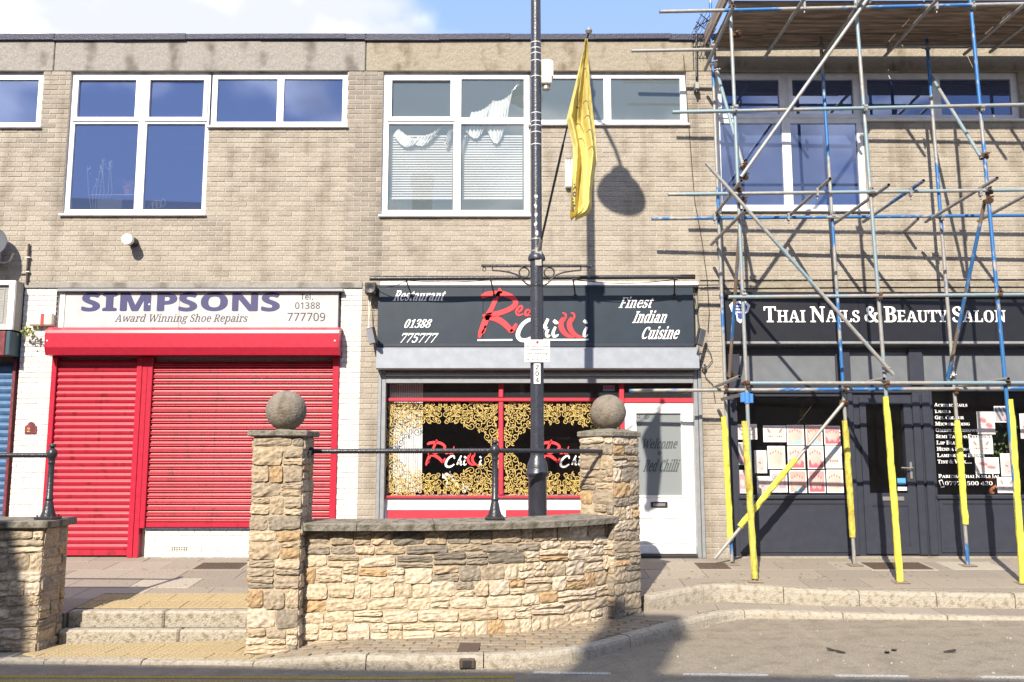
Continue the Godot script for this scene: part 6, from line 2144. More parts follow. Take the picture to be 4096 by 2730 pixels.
func flag() -> void:
	var f := thing("flag", "faded yellow flag hanging limp from a slanting black pole on the lamp column", "flag", V(0.32, 3.85, 2.83))
	var lo := Vector3(0.313, 3.791, 2.830)
	var hi := Vector3(0.770, 5.653, 4.330)
	var mb := MB.new()
	mb.tube(lo, lo.lerp(hi, 0.52), 0.014, 0.014, 10)
	mb.tube(lo.lerp(hi, 0.5), hi, 0.010, 0.009, 10)
	part(f, "pole", mb, M.black_iron)
	mb = MB.new()
	mb.lathe([[0.0, -0.036], [0.024, -0.028], [0.036, 0.0], [0.026, 0.026], [0.0, 0.036]], 16, hi + V(0.005, 0.03, 0))
	part(f, "finial", mb, M.steel)
	# socket bolted to the column
	mb = MB.new()
	var d := (hi - lo).normalized()
	mb.tube(lo - d * 0.09, lo + d * 0.12, 0.022, 0.022, 12)
	mb.cbox(lo + V(-0.05, -0.20, -0.05), lo + V(0.03, 0.02, 0.0), 0.006)
	part(f, "socket", mb, M.steel)
	mb = MB.new()
	for y in [3.72, 3.86]:
		mb.lathe([[0.064, -0.012], [0.068, -0.01], [0.068, 0.01], [0.064, 0.012]], 20, V(0.285, y + 0.06, 2.75))
	part(f, "strap", mb, M.steel)
	var nu := 40
	var nv := 60
	mb = MB.new()
	for j in nv + 1:
		var y: float = lerpf(FLAG[0][0], FLAG[-1][0], float(j) / nv)
		for i in nu + 1:
			var u := float(i) / nu
			var p := flag_at(u, y)
			var pu := flag_at(minf(u + 0.01, 1.0), y) - flag_at(maxf(u - 0.01, 0.0), y)
			var pw := flag_at(u, y + 0.01) - flag_at(u, y - 0.01)
			mb.pt(p, pu.cross(pw).normalized())
	for j in nv:
		for i in nu:
			var k := j * (nu + 1) + i
			mb.face(k, k + nu + 1, k + nu + 2); mb.face(k, k + nu + 2, k + 1)
	part(f, "cloth", mb, M.flag_yellow)
	# black print: web address down the left fold, outlined letters above
	var tx := MB.new()
	write(tx, ".co.uk", "Droid Sans", 700, 0.0, 0.0, 0.30, 0.09, 0.0, 0.001)
	for k in tx.v.size():
		var q := tx.v[k]
		var y := 4.20 - q.x
		tx.v[k] = flag_at(0.06 + q.y * 2.6 + (0.36 - q.x) * 0.12, y, 0.004 + q.z)
		tx.n[k] = V(0, 0, 1)
	part(f, "print", tx, M.letter_ink)
	tx = MB.new()
	for q in [[0.35, 4.95], [0.42, 4.80], [0.40, 4.65], [0.66, 5.0], [0.70, 4.85], [0.72, 4.70], [0.70, 4.52], [0.62, 5.3]]:
		var pts := []
		for k in 9:
			var a := -0.6 + 2.6 * k / 8.0
			pts.append(V(q[0] * 0.3 + 0.045 * cos(a) , q[1] + 0.06 * sin(a), 0.007))
		tx.stroke(pts, 0.0, 0.001, 3)
	for k in tx.v.size():
		tx.v[k] = flag_at(clampf(tx.v[k].x / 0.3, 0.02, 0.98), tx.v[k].y, 0.004)
		tx.n[k] = V(0, 0, 1)
	part(f, "print", tx, M.letter_ink)

# ---------------------------------------------------------------- scaffold
const R := 0.0242
var coupler_mesh: ArrayMesh
func coupler_unit() -> ArrayMesh:     # double coupler: two bands at right angles with flaps and bolts
	if coupler_mesh == null:
		var mb := MB.new()
		mb.tube(V(0, -0.026, 0), V(0, 0.026, 0), 0.033, -1, 10)
		mb.tube(V(-0.026, 0, 0.052), V(0.026, 0, 0.052), 0.033, -1, 10)
		mb.cbox(V(0.024, -0.022, -0.014), V(0.062, 0.022, 0.014), 0.003)
		mb.cbox(V(-0.022, 0.024, 0.038), V(0.022, 0.062, 0.066), 0.003)
		mb.tube(V(0.050, 0, -0.045), V(0.050, 0, 0.040), 0.007, -1, 6)
		mb.tube(V(0.050, 0, 0.026), V(0.050, 0, 0.040), 0.013, -1, 6)
		mb.tube(V(0, 0.050, 0.005), V(0, 0.050, 0.095), 0.007, -1, 6)
		mb.tube(V(0, 0.050, 0.080), V(0, 0.050, 0.094), 0.013, -1, 6)
		coupler_mesh = mb.mesh()
	return coupler_mesh

func paint(kind: int, sd: float) -> Callable:
	# kinds: 0 bare galvanised, 1 mostly blue, 2 blue in places, 3 pale worn blue, 4 brown over blue
	var grey := Color(0.47, 0.46, 0.44)
	var blue := Color(0.045, 0.20, 0.52)
	var pale := Color(0.30, 0.41, 0.47)
	var brown := Color(0.26, 0.20, 0.155)
	return func(p: Vector3) -> Color:
		var a := nz.get_noise_3d(p.x * 0.9 + sd, p.y * 0.9, p.z * 0.9)
		var fine := nz.get_noise_3d(p.x * 14.0, p.y * 14.0 + sd, p.z * 14.0)
		var c := grey.lerp(grey * 0.72, clampf(0.5 + fine, 0, 1))
		if kind == 1 and a + fine * 0.25 > -0.28: c = blue
		if kind == 2 and a + fine * 0.25 > 0.12: c = blue
		if kind == 3 and a + fine * 0.5 > -0.05: c = pale
		if kind == 4: c = blue if a + fine * 0.1 > 0.05 else brown
		if fine > 0.42: c = c.lerp(Color(0.50, 0.49, 0.47), 0.8)
		c.a = 1.0
		return c

func scaffold() -> void:
	var s := thing("scaffold", "galvanised tube scaffold with blue paint, timber deck and yellow foam sleeves before the salon", "scaffold", V(4.6, -0.1, 1.0))
	var tubes := [
		# name, from, to, paint kind
		["standard", Vector3(3.018, -0.114, 1.501), Vector3(2.942, 8.364, 1.498), 3],
		["standard", Vector3(4.804, -0.133, 1.554), Vector3(4.607, 8.334, 1.548), 3],
		["standard", Vector3(6.299, -0.153, 1.599), Vector3(6.131, 8.306, 1.594), 1],
		["standard", Vector3(2.994, 0.001, 0.450), Vector3(2.929, 8.524, 0.448), 2],
		["standard", Vector3(4.644, -0.022, 0.499), Vector3(4.515, 7.681, 0.495), 2],
		["standard", Vector3(6.159, -0.046, 0.545), Vector3(6.050, 7.457, 0.542), 2],
		["standard", Vector3(7.742, -0.068, 0.592), Vector3(7.654, 7.634, 0.590), 2],
		["ledger", Vector3(1.984, 7.364, 1.525), Vector3(7.538, 7.405, 1.691), 2],
		["ledger", Vector3(2.126, 5.950, 1.529), Vector3(7.425, 6.005, 1.688), 3],
		["ledger", Vector3(2.044, 4.827, 1.526), Vector3(7.333, 4.849, 1.685), 3],
		["ledger", Vector3(2.788, 3.458, 1.549), Vector3(7.223, 3.473, 1.682), 3],
		["ledger", Vector3(3.018, 2.345, 1.556), Vector3(7.132, 2.341, 1.679), 3],
		["ledger", Vector3(1.991, 4.785, 0.475), Vector3(7.982, 4.793, 0.654), 1],
		["ledger", Vector3(1.634, 2.330, 0.464), Vector3(7.787, 2.352, 0.649), 2],
		["ledger", Vector3(1.749, 7.312, 0.467), Vector3(8.186, 7.332, 0.661), 0],
		["transom", Vector3(2.909, 4.852, 0.347), Vector3(2.941, 4.929, 1.798), 0],
		["transom", Vector3(2.866, 4.441, 0.346), Vector3(2.972, 4.534, 1.799), 0],
		["transom", Vector3(3.960, 4.830, 0.379), Vector3(4.067, 4.942, 1.832), 0],
		["transom", Vector3(4.605, 4.722, 0.398), Vector3(4.803, 4.854, 1.854), 2],
		["transom", Vector3(5.039, 4.757, 0.411), Vector3(5.244, 4.907, 1.867), 2],
		["transom", Vector3(5.918, 4.750, 0.438), Vector3(6.167, 4.933, 1.895), 0],
		["transom", Vector3(6.661, 4.757, 0.460), Vector3(6.859, 4.892, 1.916), 0],
		["transom", Vector3(2.851, 2.390, 0.396), Vector3(2.862, 2.416, 1.696), 0],
		["transom", Vector3(4.661, 2.392, 0.450), Vector3(4.687, 2.391, 1.671), 3],
		["transom", Vector3(6.222, 2.388, 0.497), Vector3(6.228, 2.387, 1.717), 0],
		["transom", Vector3(2.846, 7.073, 0.345), Vector3(2.916, 7.299, 1.797), 0],
		["transom", Vector3(3.724, 7.249, 0.372), Vector3(3.844, 7.393, 1.825), 0],
		["transom", Vector3(4.549, 7.238, 0.396), Vector3(4.643, 7.429, 1.849), 0],
		["transom", Vector3(5.453, 7.225, 0.424), Vector3(5.578, 7.365, 1.877), 0],
		["transom", Vector3(6.625, 7.262, 0.459), Vector3(6.779, 7.345, 1.913), 0],
		["transom", Vector3(6.997, 7.290, 0.470), Vector3(7.157, 7.339, 1.925), 0],
		["brace", Vector3(2.990, 5.039, 1.600), Vector3(4.858, 7.633, 1.656), 3],
		["brace", Vector3(2.543, 5.230, 1.591), Vector3(4.810, 2.447, 1.659), 3],
		["brace", Vector3(6.093, 6.933, 0.493), Vector3(6.145, 5.281, 1.614), 3],
		["brace", Vector3(6.190, 4.748, 1.536), Vector3(6.014, 2.476, 0.600), 4],
		["brace", Vector3(3.018, 4.658, 1.441), Vector3(3.023, 2.520, 0.511), 4],
		["brace", Vector3(2.985, 6.972, 0.510), Vector3(3.073, 5.188, 1.452), 3],
		["brace", Vector3(2.753, 0.047, 0.503), Vector3(4.573, 2.149, 0.557), 0],
		["transom", Vector3(2.931, 2.210, 0.448), Vector3(2.978, 2.216, 1.499), 0],
	]
	var k := 0
	for t in tubes:
		var mb := MB.new()
		mb.pipe(t[1], t[2], R, paint(t[3], k * 13.7))
		part(s, t[0], mb, M.tube)
		k += 1
	# stub of tube tied into the wall
	var tie := MB.new()
	tie.pipe(Vector3(5.806, 4.720, 0.010), Vector3(5.823, 4.800, 0.420), R, paint(0, 5.0))
	part(s, "wall_tie", tie, M.tube)
	# couplers where standards cross ledgers, and ends of braces
	var spots := [
		Vector3(2.952, 7.421, 1.499),
		Vector3(2.965, 6.016, 1.499),
		Vector3(2.975, 4.859, 1.499),
		Vector3(2.986, 3.490, 1.500),
		Vector3(2.996, 2.350, 1.500),
		Vector3(4.629, 7.394, 1.549),
		Vector3(4.661, 5.996, 1.550),
		Vector3(4.688, 4.843, 1.551),
		Vector3(4.720, 3.480, 1.552),
		Vector3(4.747, 2.346, 1.552),
		Vector3(6.150, 7.370, 1.594),
		Vector3(6.178, 5.977, 1.595),
		Vector3(6.201, 4.830, 1.596),
		Vector3(6.229, 3.472, 1.597),
		Vector3(6.252, 2.342, 1.598),
		Vector3(2.936, 7.375, 0.448),
		Vector3(2.956, 4.818, 0.449),
		Vector3(2.976, 2.343, 0.449),
		Vector3(4.520, 7.352, 0.496),
		Vector3(4.564, 4.804, 0.497),
		Vector3(4.606, 2.340, 0.498),
		Vector3(6.047, 7.330, 0.541),
		Vector3(6.088, 4.792, 0.543),
		Vector3(6.126, 2.336, 0.544),
	]
	for q in spots:
		part(s, "coupler", coupler_unit(), M.rusty if rng.randf() < 0.45 else M.steel, Transform3D(Basis(Vector3.BACK, rng.randf_range(-0.1, 0.1) + (PI if rng.randf() < 0.5 else 0.0)), q))
	for q in [Vector3(3.049, 5.201, 1.501), Vector3(3.017, 5.052, 1.541), Vector3(4.740, 7.464, 1.592), Vector3(2.984, 4.735, 1.540), Vector3(4.741, 2.509, 1.582), Vector3(6.152, 5.312, 1.595), Vector3(6.173, 4.713, 1.595), Vector3(6.069, 2.518, 0.542), Vector3(3.044, 2.550, 0.451), Vector3(2.948, 6.979, 0.448), Vector3(4.583, 2.146, 0.497), Vector3(2.994, 7.036, 1.500), Vector3(2.926, 7.100, 0.448)]:
		part(s, "coupler", coupler_unit(), M.rusty if rng.randf() < 0.5 else M.steel, Transform3D(Basis(Vector3.UP, rng.randf_range(0.6, 1.4)) * Basis(Vector3.BACK, rng.randf_range(0.4, 1.2)), q))
	# putlog clips that hold the transoms on the ledgers
	var clip := MB.new()
	clip.cbox(V(-0.016, -0.055, -0.03), V(0.016, 0.055, 0.03), 0.004)
	clip.tube(V(0, -0.055, 0), V(0, -0.10, 0), 0.008, -1, 6)
	clip.tube(V(0, -0.085, 0), V(0, -0.095, 0), 0.014, -1, 6)
	var clm := clip.mesh()
	for q in [Vector3(3.978, 4.837, 1.589), Vector3(5.181, 4.827, 1.625), Vector3(6.071, 4.818, 1.652), Vector3(3.928, 4.793, 0.538), Vector3(2.884, 4.802, 0.507), Vector3(3.278, 4.798, 0.518), Vector3(3.917, 7.411, 1.588), Vector3(5.664, 7.383, 1.640), Vector3(3.752, 7.341, 0.533), Vector3(5.467, 7.316, 0.584)]:
		part(s, "putlog_clip", clm, M.steel, Transform3D(Basis.IDENTITY, q))
	# a blue swivel clamp on the first standard
	var bc := MB.new()
	var bp := Vector3(2.998, 2.161, 1.500)
	bc.tube(bp + V(0, -0.07, 0), bp + V(0, 0.07, 0), 0.036, -1, 12)
	bc.cbox(bp + V(-0.085, -0.055, -0.02), bp + V(-0.03, 0.065, 0.02), 0.006)
	bc.cbox(bp + V(0.03, -0.065, -0.02), bp + V(0.075, 0.055, 0.02), 0.006)
	part(s, "blue_clamp", bc, M.clamp_blue)
	# foam sleeves: slightly squashed, wrinkled tubes with a split seam
	var sl := [
		[Vector3(2.948, 1.968, 0.448), Vector3(2.985, 0.285, 0.450), "foam"],
		[Vector3(2.961, 1.868, 1.499), Vector3(3.019, -0.083, 1.501), "foam_old"],
		[Vector3(4.608, 1.912, 0.498), Vector3(4.638, 0.330, 0.499), "foam_old"],
		[Vector3(4.747, 2.174, 1.552), Vector3(4.801, -0.107, 1.554), "foam"],
		[Vector3(6.138, 1.910, 0.544), Vector3(6.160, 0.508, 0.545), "foam"],
		[Vector3(6.297, 2.138, 1.599), Vector3(6.296, -0.122, 1.599), "foam"],
		[Vector3(3.894, 1.393, 0.537), Vector3(3.100, 0.471, 0.513), "foam"],
	]
	for q in sl:
		var mb := MB.new()
		sleeve(mb, q[0], q[1])
		part(s, "foam_sleeve", mb, M[q[2]])
	# base plates on timber soles
	for q in [Vector3(3.018, -0.114, 1.501), Vector3(4.804, -0.133, 1.554), Vector3(6.299, -0.153, 1.599), Vector3(2.994, 0.001, 0.450), Vector3(4.644, -0.022, 0.499), Vector3(6.159, -0.046, 0.545)]:
		var mb := MB.new()
		var y := up_y(q.x, q.z)
		mb.cbox(V(q.x - 0.09, y - 0.002, q.z - 0.09), V(q.x + 0.09, y + 0.012, q.z + 0.09), 0.004)
		part(s, "base_plate", mb, M.board)
	# timber deck
	var yd := 7.50
	for b in 6:
		var z0 := 0.13 + b * 0.229
		var x := 2.98
		var seg := 0
		while x < 9.5:
			var e := x + (3.9 if seg == 0 and b % 2 == 0 else 2.6)
			var mb := MB.new()
			var yy := yd + rng.randf_range(0, 0.012)
			mb.cbox(V(x + 0.01, yy, z0 + 0.004), V(e - 0.01, yy + 0.038, z0 + 0.225), 0.004)
			part(s, "deck_board", mb, M.board)
			x = e
			seg += 1
	# toe boards on edge at the front and the end
	var tb := MB.new()
	tb.cbox(V(2.98, yd + 0.05, 1.56), V(9.4, yd + 0.275, 1.598), 0.004)
	part(s, "toe_board", tb, M.board)
	tb = MB.new()
	tb.cbox(V(2.90, yd + 0.05, 0.13), V(2.938, yd + 0.275, 1.60), 0.004)
	part(s, "toe_board", tb, M.board)

func sleeve(mb: MB, a: Vector3, b: Vector3) -> void:
	var d := (b - a).normalized()
	var u := d.cross(Vector3.UP if absf(d.y) < 0.95 else Vector3.RIGHT).normalized()
	var w := u.cross(d).normalized()
	var rows := int(a.distance_to(b) / 0.03)
	var seg := 16
	var ph := rng.randf() * 10.0
	var ring: Array = []
	for j in rows + 1:
		var t := float(j) / rows
		var r: Array = []
		var jig := u * 0.006 * nz.get_noise_1d(t * 3.0 + ph) * 2.0
		var cut := 0.012 * smoothstep(0.10, 0.0, t)
		for k in seg:
			var an := TAU * k / seg
			var rr := 0.041 + 0.006 * nz.get_noise_2d(t * 5.0 + ph, k * 0.9) + 0.003 * sin(t * 40.0 + k) * smoothstep(0.9, 1.0, nz.get_noise_1d(t * 6.0 + ph) + 1.0)
			if k == 5: rr *= 0.86
			r.append(a.lerp(b, t) + jig + (u * cos(an) * 1.08 + w * sin(an)) * (rr - cut * (1.0 if k < 8 else 0.0)))
		ring.append(r)
	for j in rows:
		for k in seg:
			var k2 := (k + 1) % seg
			mb.quad(ring[j][k], ring[j][k2], ring[j + 1][k2], ring[j + 1][k])
	for e in [0, rows]:
		for k in seg:
			var k2 := (k + 1) % seg
			var c: Vector3 = a if e == 0 else b
			var i0: Vector3 = c + (ring[e][k] - c) * 0.6
			var i1: Vector3 = c + (ring[e][k2] - c) * 0.6
			if e == 0: mb.quad(i0, i1, ring[e][k2], ring[e][k])
			else: mb.quad(ring[e][k], ring[e][k2], i1, i0)

# ---------------------------------------------------------------- small things on the walls and the ground
func hang(mb: MB, a: Vector3, b: Vector3, sag: float, r := 0.005, n := 12) -> void:
	var pts := []
	for k in n + 1:
		var t := float(k) / n
		pts.append(a.lerp(b, t) - V(0, sag * 4.0 * t * (1 - t), 0))
	mb.path(pts, r, 6)

func small_things() -> void:
	var mb := MB.new()
	# lighting bar over the restaurant sign
	var t := thing("sign_light_bar", "long black tube light on four struts above the restaurant sign", "light fitting", V(0.3, 3.93, 0.45))
	mb.tube(V(-2.02, 3.925, 0.43), V(2.40, 3.95, 0.43), 0.031, -1, 16)
	part(t, "tube", mb, M.black_iron)
	mb = MB.new()
	mb.tube(V(2.38, 3.95, 0.43), V(2.60, 3.951, 0.43), 0.034, -1, 16)
	part(t, "end_cap", mb, M.black_plastic)
	for x in [-1.510, -0.306, 0.868, 2.307]:
		mb = MB.new()
		mb.cbox(V(x - 0.012, 3.905, 0.405), V(x + 0.05, 3.965, 0.455), 0.006)
		mb.tube(V(x, 3.92, 0.43), V(x + 0.05, 3.74, 0.135), 0.011, -1, 8)
		mb.cbox(V(x + 0.025, 3.70, 0.119), V(x + 0.075, 3.76, 0.137), 0.004)
		part(t, "strut", mb, M.black_iron)
	# floodlights at both ends of the restaurant sign
	for q in [[-2.01, 3.12, -1.0, "nearest the red shutter box"], [2.70, 3.10, 1.0, "nearest the scaffold"]]:
		var fl := thing("floodlight", "slim black floodlight at the end of the restaurant sign %s" % q[3], "floodlight", V(q[0], q[1], 0.3))
		mb = MB.new()
		mb.xf = Transform3D(Basis(Vector3.UP, q[2] * 1.05) * Basis(Vector3.BACK, 0.0) * Basis(Vector3.RIGHT, 0.25), V(q[0], q[1], 0.30))
		mb.cbox(V(-0.13, -0.12, -0.04), V(0.13, 0.12, 0.0), 0.012)
		part(fl, "housing", mb, M.black_plastic)
		mb = MB.new()
		mb.xf = Transform3D(Basis(Vector3.UP, q[2] * 1.05) * Basis(Vector3.RIGHT, 0.25), V(q[0], q[1], 0.30))
		mb.cbox(V(-0.115, -0.105, 0.001), V(0.115, 0.105, 0.006), 0.002)
		part(fl, "glass_front", mb, M.grey_panel)
		mb = MB.new()
		mb.tube(V(q[0], q[1] - 0.02, 0.28), V(q[0] - q[2] * 0.05, q[1] - 0.10, 0.02), 0.012, -1, 8)
		part(fl, "bracket", mb, M.black_plastic)
	# speaker box
	t = thing("speaker", "small black speaker at the restaurant sign's upper corner by the white pier", "speaker", V(-2.03, 3.78, 0.15))
	mb = MB.new()
	mb.cbox(V(-2.12, 3.74, 0.04), V(-1.96, 3.91, 0.24), 0.012)
	part(t, "box", mb, M.black_plastic)
	mb = MB.new()
	mb.lathe([[0.0, 0.0], [0.03, 0.004], [0.062, 0.016], [0.070, 0.016], [0.070, 0.0]], 20)
	part(t, "cone", mb, M.letter_ink, Transform3D(Basis(Vector3.RIGHT, PI / 2), V(-2.04, 3.822, 0.241)))
	# cables
	mb = MB.new()
	hang(mb, V(-1.95, 3.86, 0.2), V(-1.45, 3.92, 0.43), 0.05, 0.005)
	hang(mb, V(-1.45, 3.90, 0.43), V(-0.3, 3.92, 0.40), 0.035, 0.005)
	hang(mb, V(0.9, 3.92, 0.40), V(2.3, 3.92, 0.41), 0.06, 0.006)
	hang(mb, V(2.58, 3.90, 0.05), V(3.12, 3.91, 0.03), 0.0, 0.009, 3)
	single("sign_cable", "thin dark cable looped along the restaurant's light bar", "cable", mb, M.black_plastic, Vector3.ZERO)
	mb = MB.new()
	hang(mb, V(-2.09, 3.74, 0.1), V(-2.06, 3.2, 0.15), -0.01, 0.005)
	hang(mb, V(-2.05, 3.74, 0.1), V(-2.08, 3.2, 0.15), 0.01, 0.005)
	single("twisted_cable", "twisted pale cable hanging from the black speaker to the floodlight", "cable", mb, M.cream_plastic, Vector3.ZERO)
	mb = MB.new()
	mb.path([V(2.60, 7.45, 0.03), V(2.66, 6.2, 0.02), V(2.71, 5.2, 0.02), V(2.80, 4.6, 0.02), V(2.86, 4.0, 0.03), V(2.88, 3.5, 0.02), V(2.85, 3.22, 0.03)], 0.006, 6)
	mb.path([V(2.80, 3.02, 0.05), V(2.88, 2.90, 0.04), V(2.90, 2.80, 0.04), V(2.84, 2.72, 0.03), V(2.78, 2.68, 0.04), V(2.80, 2.55, 0.03), V(2.90, 2.45, 0.02), V(2.93, 2.2, 0.02)], 0.006, 6)
	mb.path([V(2.66, 3.86, 0.03), V(2.70, 3.5, 0.02), V(2.74, 3.2, 0.06)], 0.005, 6)
	mb.path([V(2.74, 2.70, 0.05), V(2.77, 2.66, 0.08), V(2.80, 2.70, 0.06), V(2.78, 2.74, 0.05)], 0.016, 6)
	single("wall_cable", "black cable running down the brick pier to a tangle by the floodlight", "cable", mb, M.black_plastic, Vector3.ZERO)
	mb = MB.new()
	mb.path([V(2.76, 3.86, 0.012), V(5.0, 3.88, 0.012), V(9.0, 3.89, 0.012)], 0.006, 6)
	mb.path([V(2.76, 3.985, 0.012), V(5.0, 3.995, 0.012), V(9.0, 4.0, 0.012)], 0.006, 6)
	single("long_cable", "pair of black cables strung along the brick above the salon sign", "cable", mb, M.black_plastic, Vector3.ZERO)
	# flue pipe on the cobbler's wall
	t = thing("flue_pipe", "short white capped flue pipe sticking out of the cobbler's brick wall", "pipe", Vector3(-5.616, 4.590, 0.000))
	var fp := Vector3(-5.588, 4.551, 0.000)
	mb = MB.new()
	mb.tube(fp, fp + V(0, 0, 0.17), 0.072, -1, 20)
	part(t, "pipe", mb, M.black_plastic)
	mb = MB.new()
	mb.tube(fp + V(0, 0, 0.17), fp + V(0, 0, 0.24), 0.078, -1, 20)
	part(t, "cap", mb, M.white_paint)
	# alarm boxes
	t = thing("alarm_box", "cream alarm box with a red stripe on the white pier", "alarm", V(-6.9, 3.3, 0.1))
	mb = MB.new()
	mb.cbox(V(-7.009, 3.302, 0.001), V(-6.682, 3.494, 0.10), 0.018)
	part(t, "case", mb, M.cream_plastic)
	mb = MB.new()
	mb.cbox(V(-6.835, 3.315, 0.101), V(-6.785, 3.475, 0.106), 0.003)
	part(t, "stripe", mb, M.letter_red)
	t = thing("alarm_box", "white alarm box with a black mark on the brick behind the flag", "alarm", V(0.83, 5.5, 0.05))
	mb = MB.new()
	mb.cbox(V(0.791, 5.375, 0.001), V(0.991, 5.801, 0.09), 0.015)
	part(t, "case", mb, M.plate_white)
	mb = MB.new()
	for k in 3: mb.cbox(V(0.81 + k * 0.028, 5.72, 0.0905), V(0.825 + k * 0.028, 5.82, 0.0915), 0.0003)
	part(t, "mark", mb, M.letter_ink)
	# house number plaque
	t = thing("number_plaque", "maroon house number plaque with a gold 2 on the white pier", "plaque", Vector3(-6.916, 1.819, 0.000))
	mb = MB.new()
	var c := Vector2(-6.916, 1.819)
	var poly := PackedVector2Array([c + Vector2(-0.085, -0.075), c + Vector2(0.085, -0.075), c + Vector2(0.085, 0.03), c + Vector2(0.06, 0.045)])
	for k in 9: poly.append(c + Vector2(0, 0.045) + Vector2(cos(PI * k / 8), sin(PI * k / 8)) * 0.05)
	poly.append(c + Vector2(-0.06, 0.045)); poly.append(c + Vector2(-0.085, 0.03))
	mb.prism(poly, 0.001, 0.014)
	part(t, "plate", mb, M.maroon)
	mb = MB.new()
	write(mb, "2", "Droid Serif", 700, c.x - 0.05, c.y - 0.05, c.x - 0.01, c.y + 0.01, 0.0142, 0.016)
	part(t, "digit", mb, M.gold)
	# satellite dish with arm and a dark conduit
	t = thing("satellite_dish", "grey satellite dish on a bent arm at the edge of the neighbour's wall", "satellite dish", V(-7.6, 4.3, 0.2))
	mb = MB.new()
	mb.xf = Transform3D(Basis(Vector3.UP, 0.35) * Basis(Vector3.RIGHT, PI / 2 - 0.45), V(-7.62, 4.45, 0.30))
	var prof := []
	for k in 13: prof.append([0.30 * k / 12.0, 0.07 * pow(k / 12.0, 2)])
	mb.lathe(prof, 36)
	mb.lathe([[0.30, 0.07], [0.306, 0.073], [0.300, 0.078]], 36)
	part(t, "dish", mb, M.dish)
	mb = MB.new()
	mb.path([V(-7.55, 4.25, 0.06), V(-7.40, 4.22, 0.12), V(-7.28, 4.23, 0.20), V(-7.22, 4.28, 0.26), V(-7.19, 4.33, 0.28)], 0.014, 8)
	part(t, "arm", mb, M.steel)
	mb = MB.new()
	mb.cbox(V(-7.66, 4.2, 0.001), V(-7.5, 4.42, 0.08), 0.01)
	part(t, "wall_bracket", mb, M.steel)
	t = thing("conduit", "rusty dark conduit clipped upright beside the white box sign", "conduit", Vector3(-7.104, 3.944, 0.030))
	mb = MB.new()
	mb.tube(Vector3(-7.110, 3.931, 0.030), Vector3(-7.119, 4.524, 0.030), 0.017, -1, 10)
	part(t, "pipe", mb, M.conduit)
	for q in [Vector3(-7.112, 4.321, 0.030), Vector3(-7.109, 4.106, 0.030)]:
		mb = MB.new()
		mb.cbox(q + V(-0.03, -0.008, -0.03), q + V(0.03, 0.008, 0.02), 0.003)
		part(t, "clip", mb, M.tape)
	# weed rooted under the white box sign
	t = thing("weed", "yellow-green weed sprouting from the pier under the alarm box", "weed", Vector3(-6.935, 3.168, 0.150))
	var wp := Vector3(-6.966, 3.170, 0.140)
	mb = MB.new()
	for k in 46: leaf(mb, wp + V(rng.randfn(0, 0.06), rng.randfn(0.0, 0.035), rng.randf_range(-0.04, 0.08)), rng.randf_range(0.04, 0.075))
	part(t, "foliage", mb, M.weed)
	mb = MB.new()
	for k in 6: mb.path([wp + V(-0.04, -0.03, -0.05), wp + V(rng.randf_range(-0.06, 0.08), 0.0, 0.02), wp + V(rng.randf_range(-0.1, 0.12), rng.randf_range(-0.02, 0.06), 0.06)], 0.003, 5)
	part(t, "stem", mb, M.weed)
	# television aerial lashed behind the scaffold corner
	t = thing("tv_aerial", "dark rooftop television aerial beside the scaffold's corner standard", "aerial", V(2.72, 6.3, 0.15))
	mb = MB.new()
	mb.tube(Vector3(2.764, 6.826, 0.120), Vector3(2.786, 7.886, 0.120), 0.014, -1, 8)
	part(t, "mast", mb, M.black_iron)
	for q in [[Vector3(2.745, 7.830, 0.120), Vector3(3.052, 8.011, 0.120)], [Vector3(2.727, 7.650, 0.120), Vector3(3.124, 7.761, 0.120)], [Vector3(2.781, 7.926, 0.150), Vector3(3.037, 7.704, 0.150)], [Vector3(2.843, 8.051, 0.150), Vector3(3.074, 7.843, 0.150)]]:
		mb = MB.new()
		mb.tube(q[0], q[1], 0.008, -1, 6)
		for k in 6:
			var m: Vector3 = q[0].lerp(q[1], (k + 0.5) / 6.0)
			mb.tube(m + V(-0.04, -0.05, -0.1), m + V(0.04, 0.05, 0.1), 0.004, -1, 5)
		part(t, "boom", mb, M.black_iron)
	mb = MB.new()
	var o := Vector3(2.909, 7.595, 0.120)
	for k in 5:
		mb.path([o + V(-0.16 + k * 0.06, 0.09, 0.0), o + V(-0.10 + k * 0.05, -0.10, 0.05)], 0.005, 5)
		mb.path([o + V(-0.10 + k * 0.05, 0.09, 0.05), o + V(-0.16 + k * 0.06, -0.10, 0.0)], 0.005, 5)
	mb.path([o + V(-0.18, 0.09, 0.0), o + V(0.14, 0.09, 0.0)], 0.007, 5)
	mb.path([o + V(-0.16, -0.10, 0.0), o + V(0.12, -0.10, 0.0)], 0.007, 5)
	part(t, "grid_reflector", mb, M.black_iron)
	mb = MB.new()
	mb.cbox(Vector3(2.739, 6.874, 0.120) + V(0, 0, -0.10), Vector3(2.801, 6.976, 0.120) + V(0, 0, 0.03), 0.004)
	part(t, "wall_clamp", mb, M.steel)
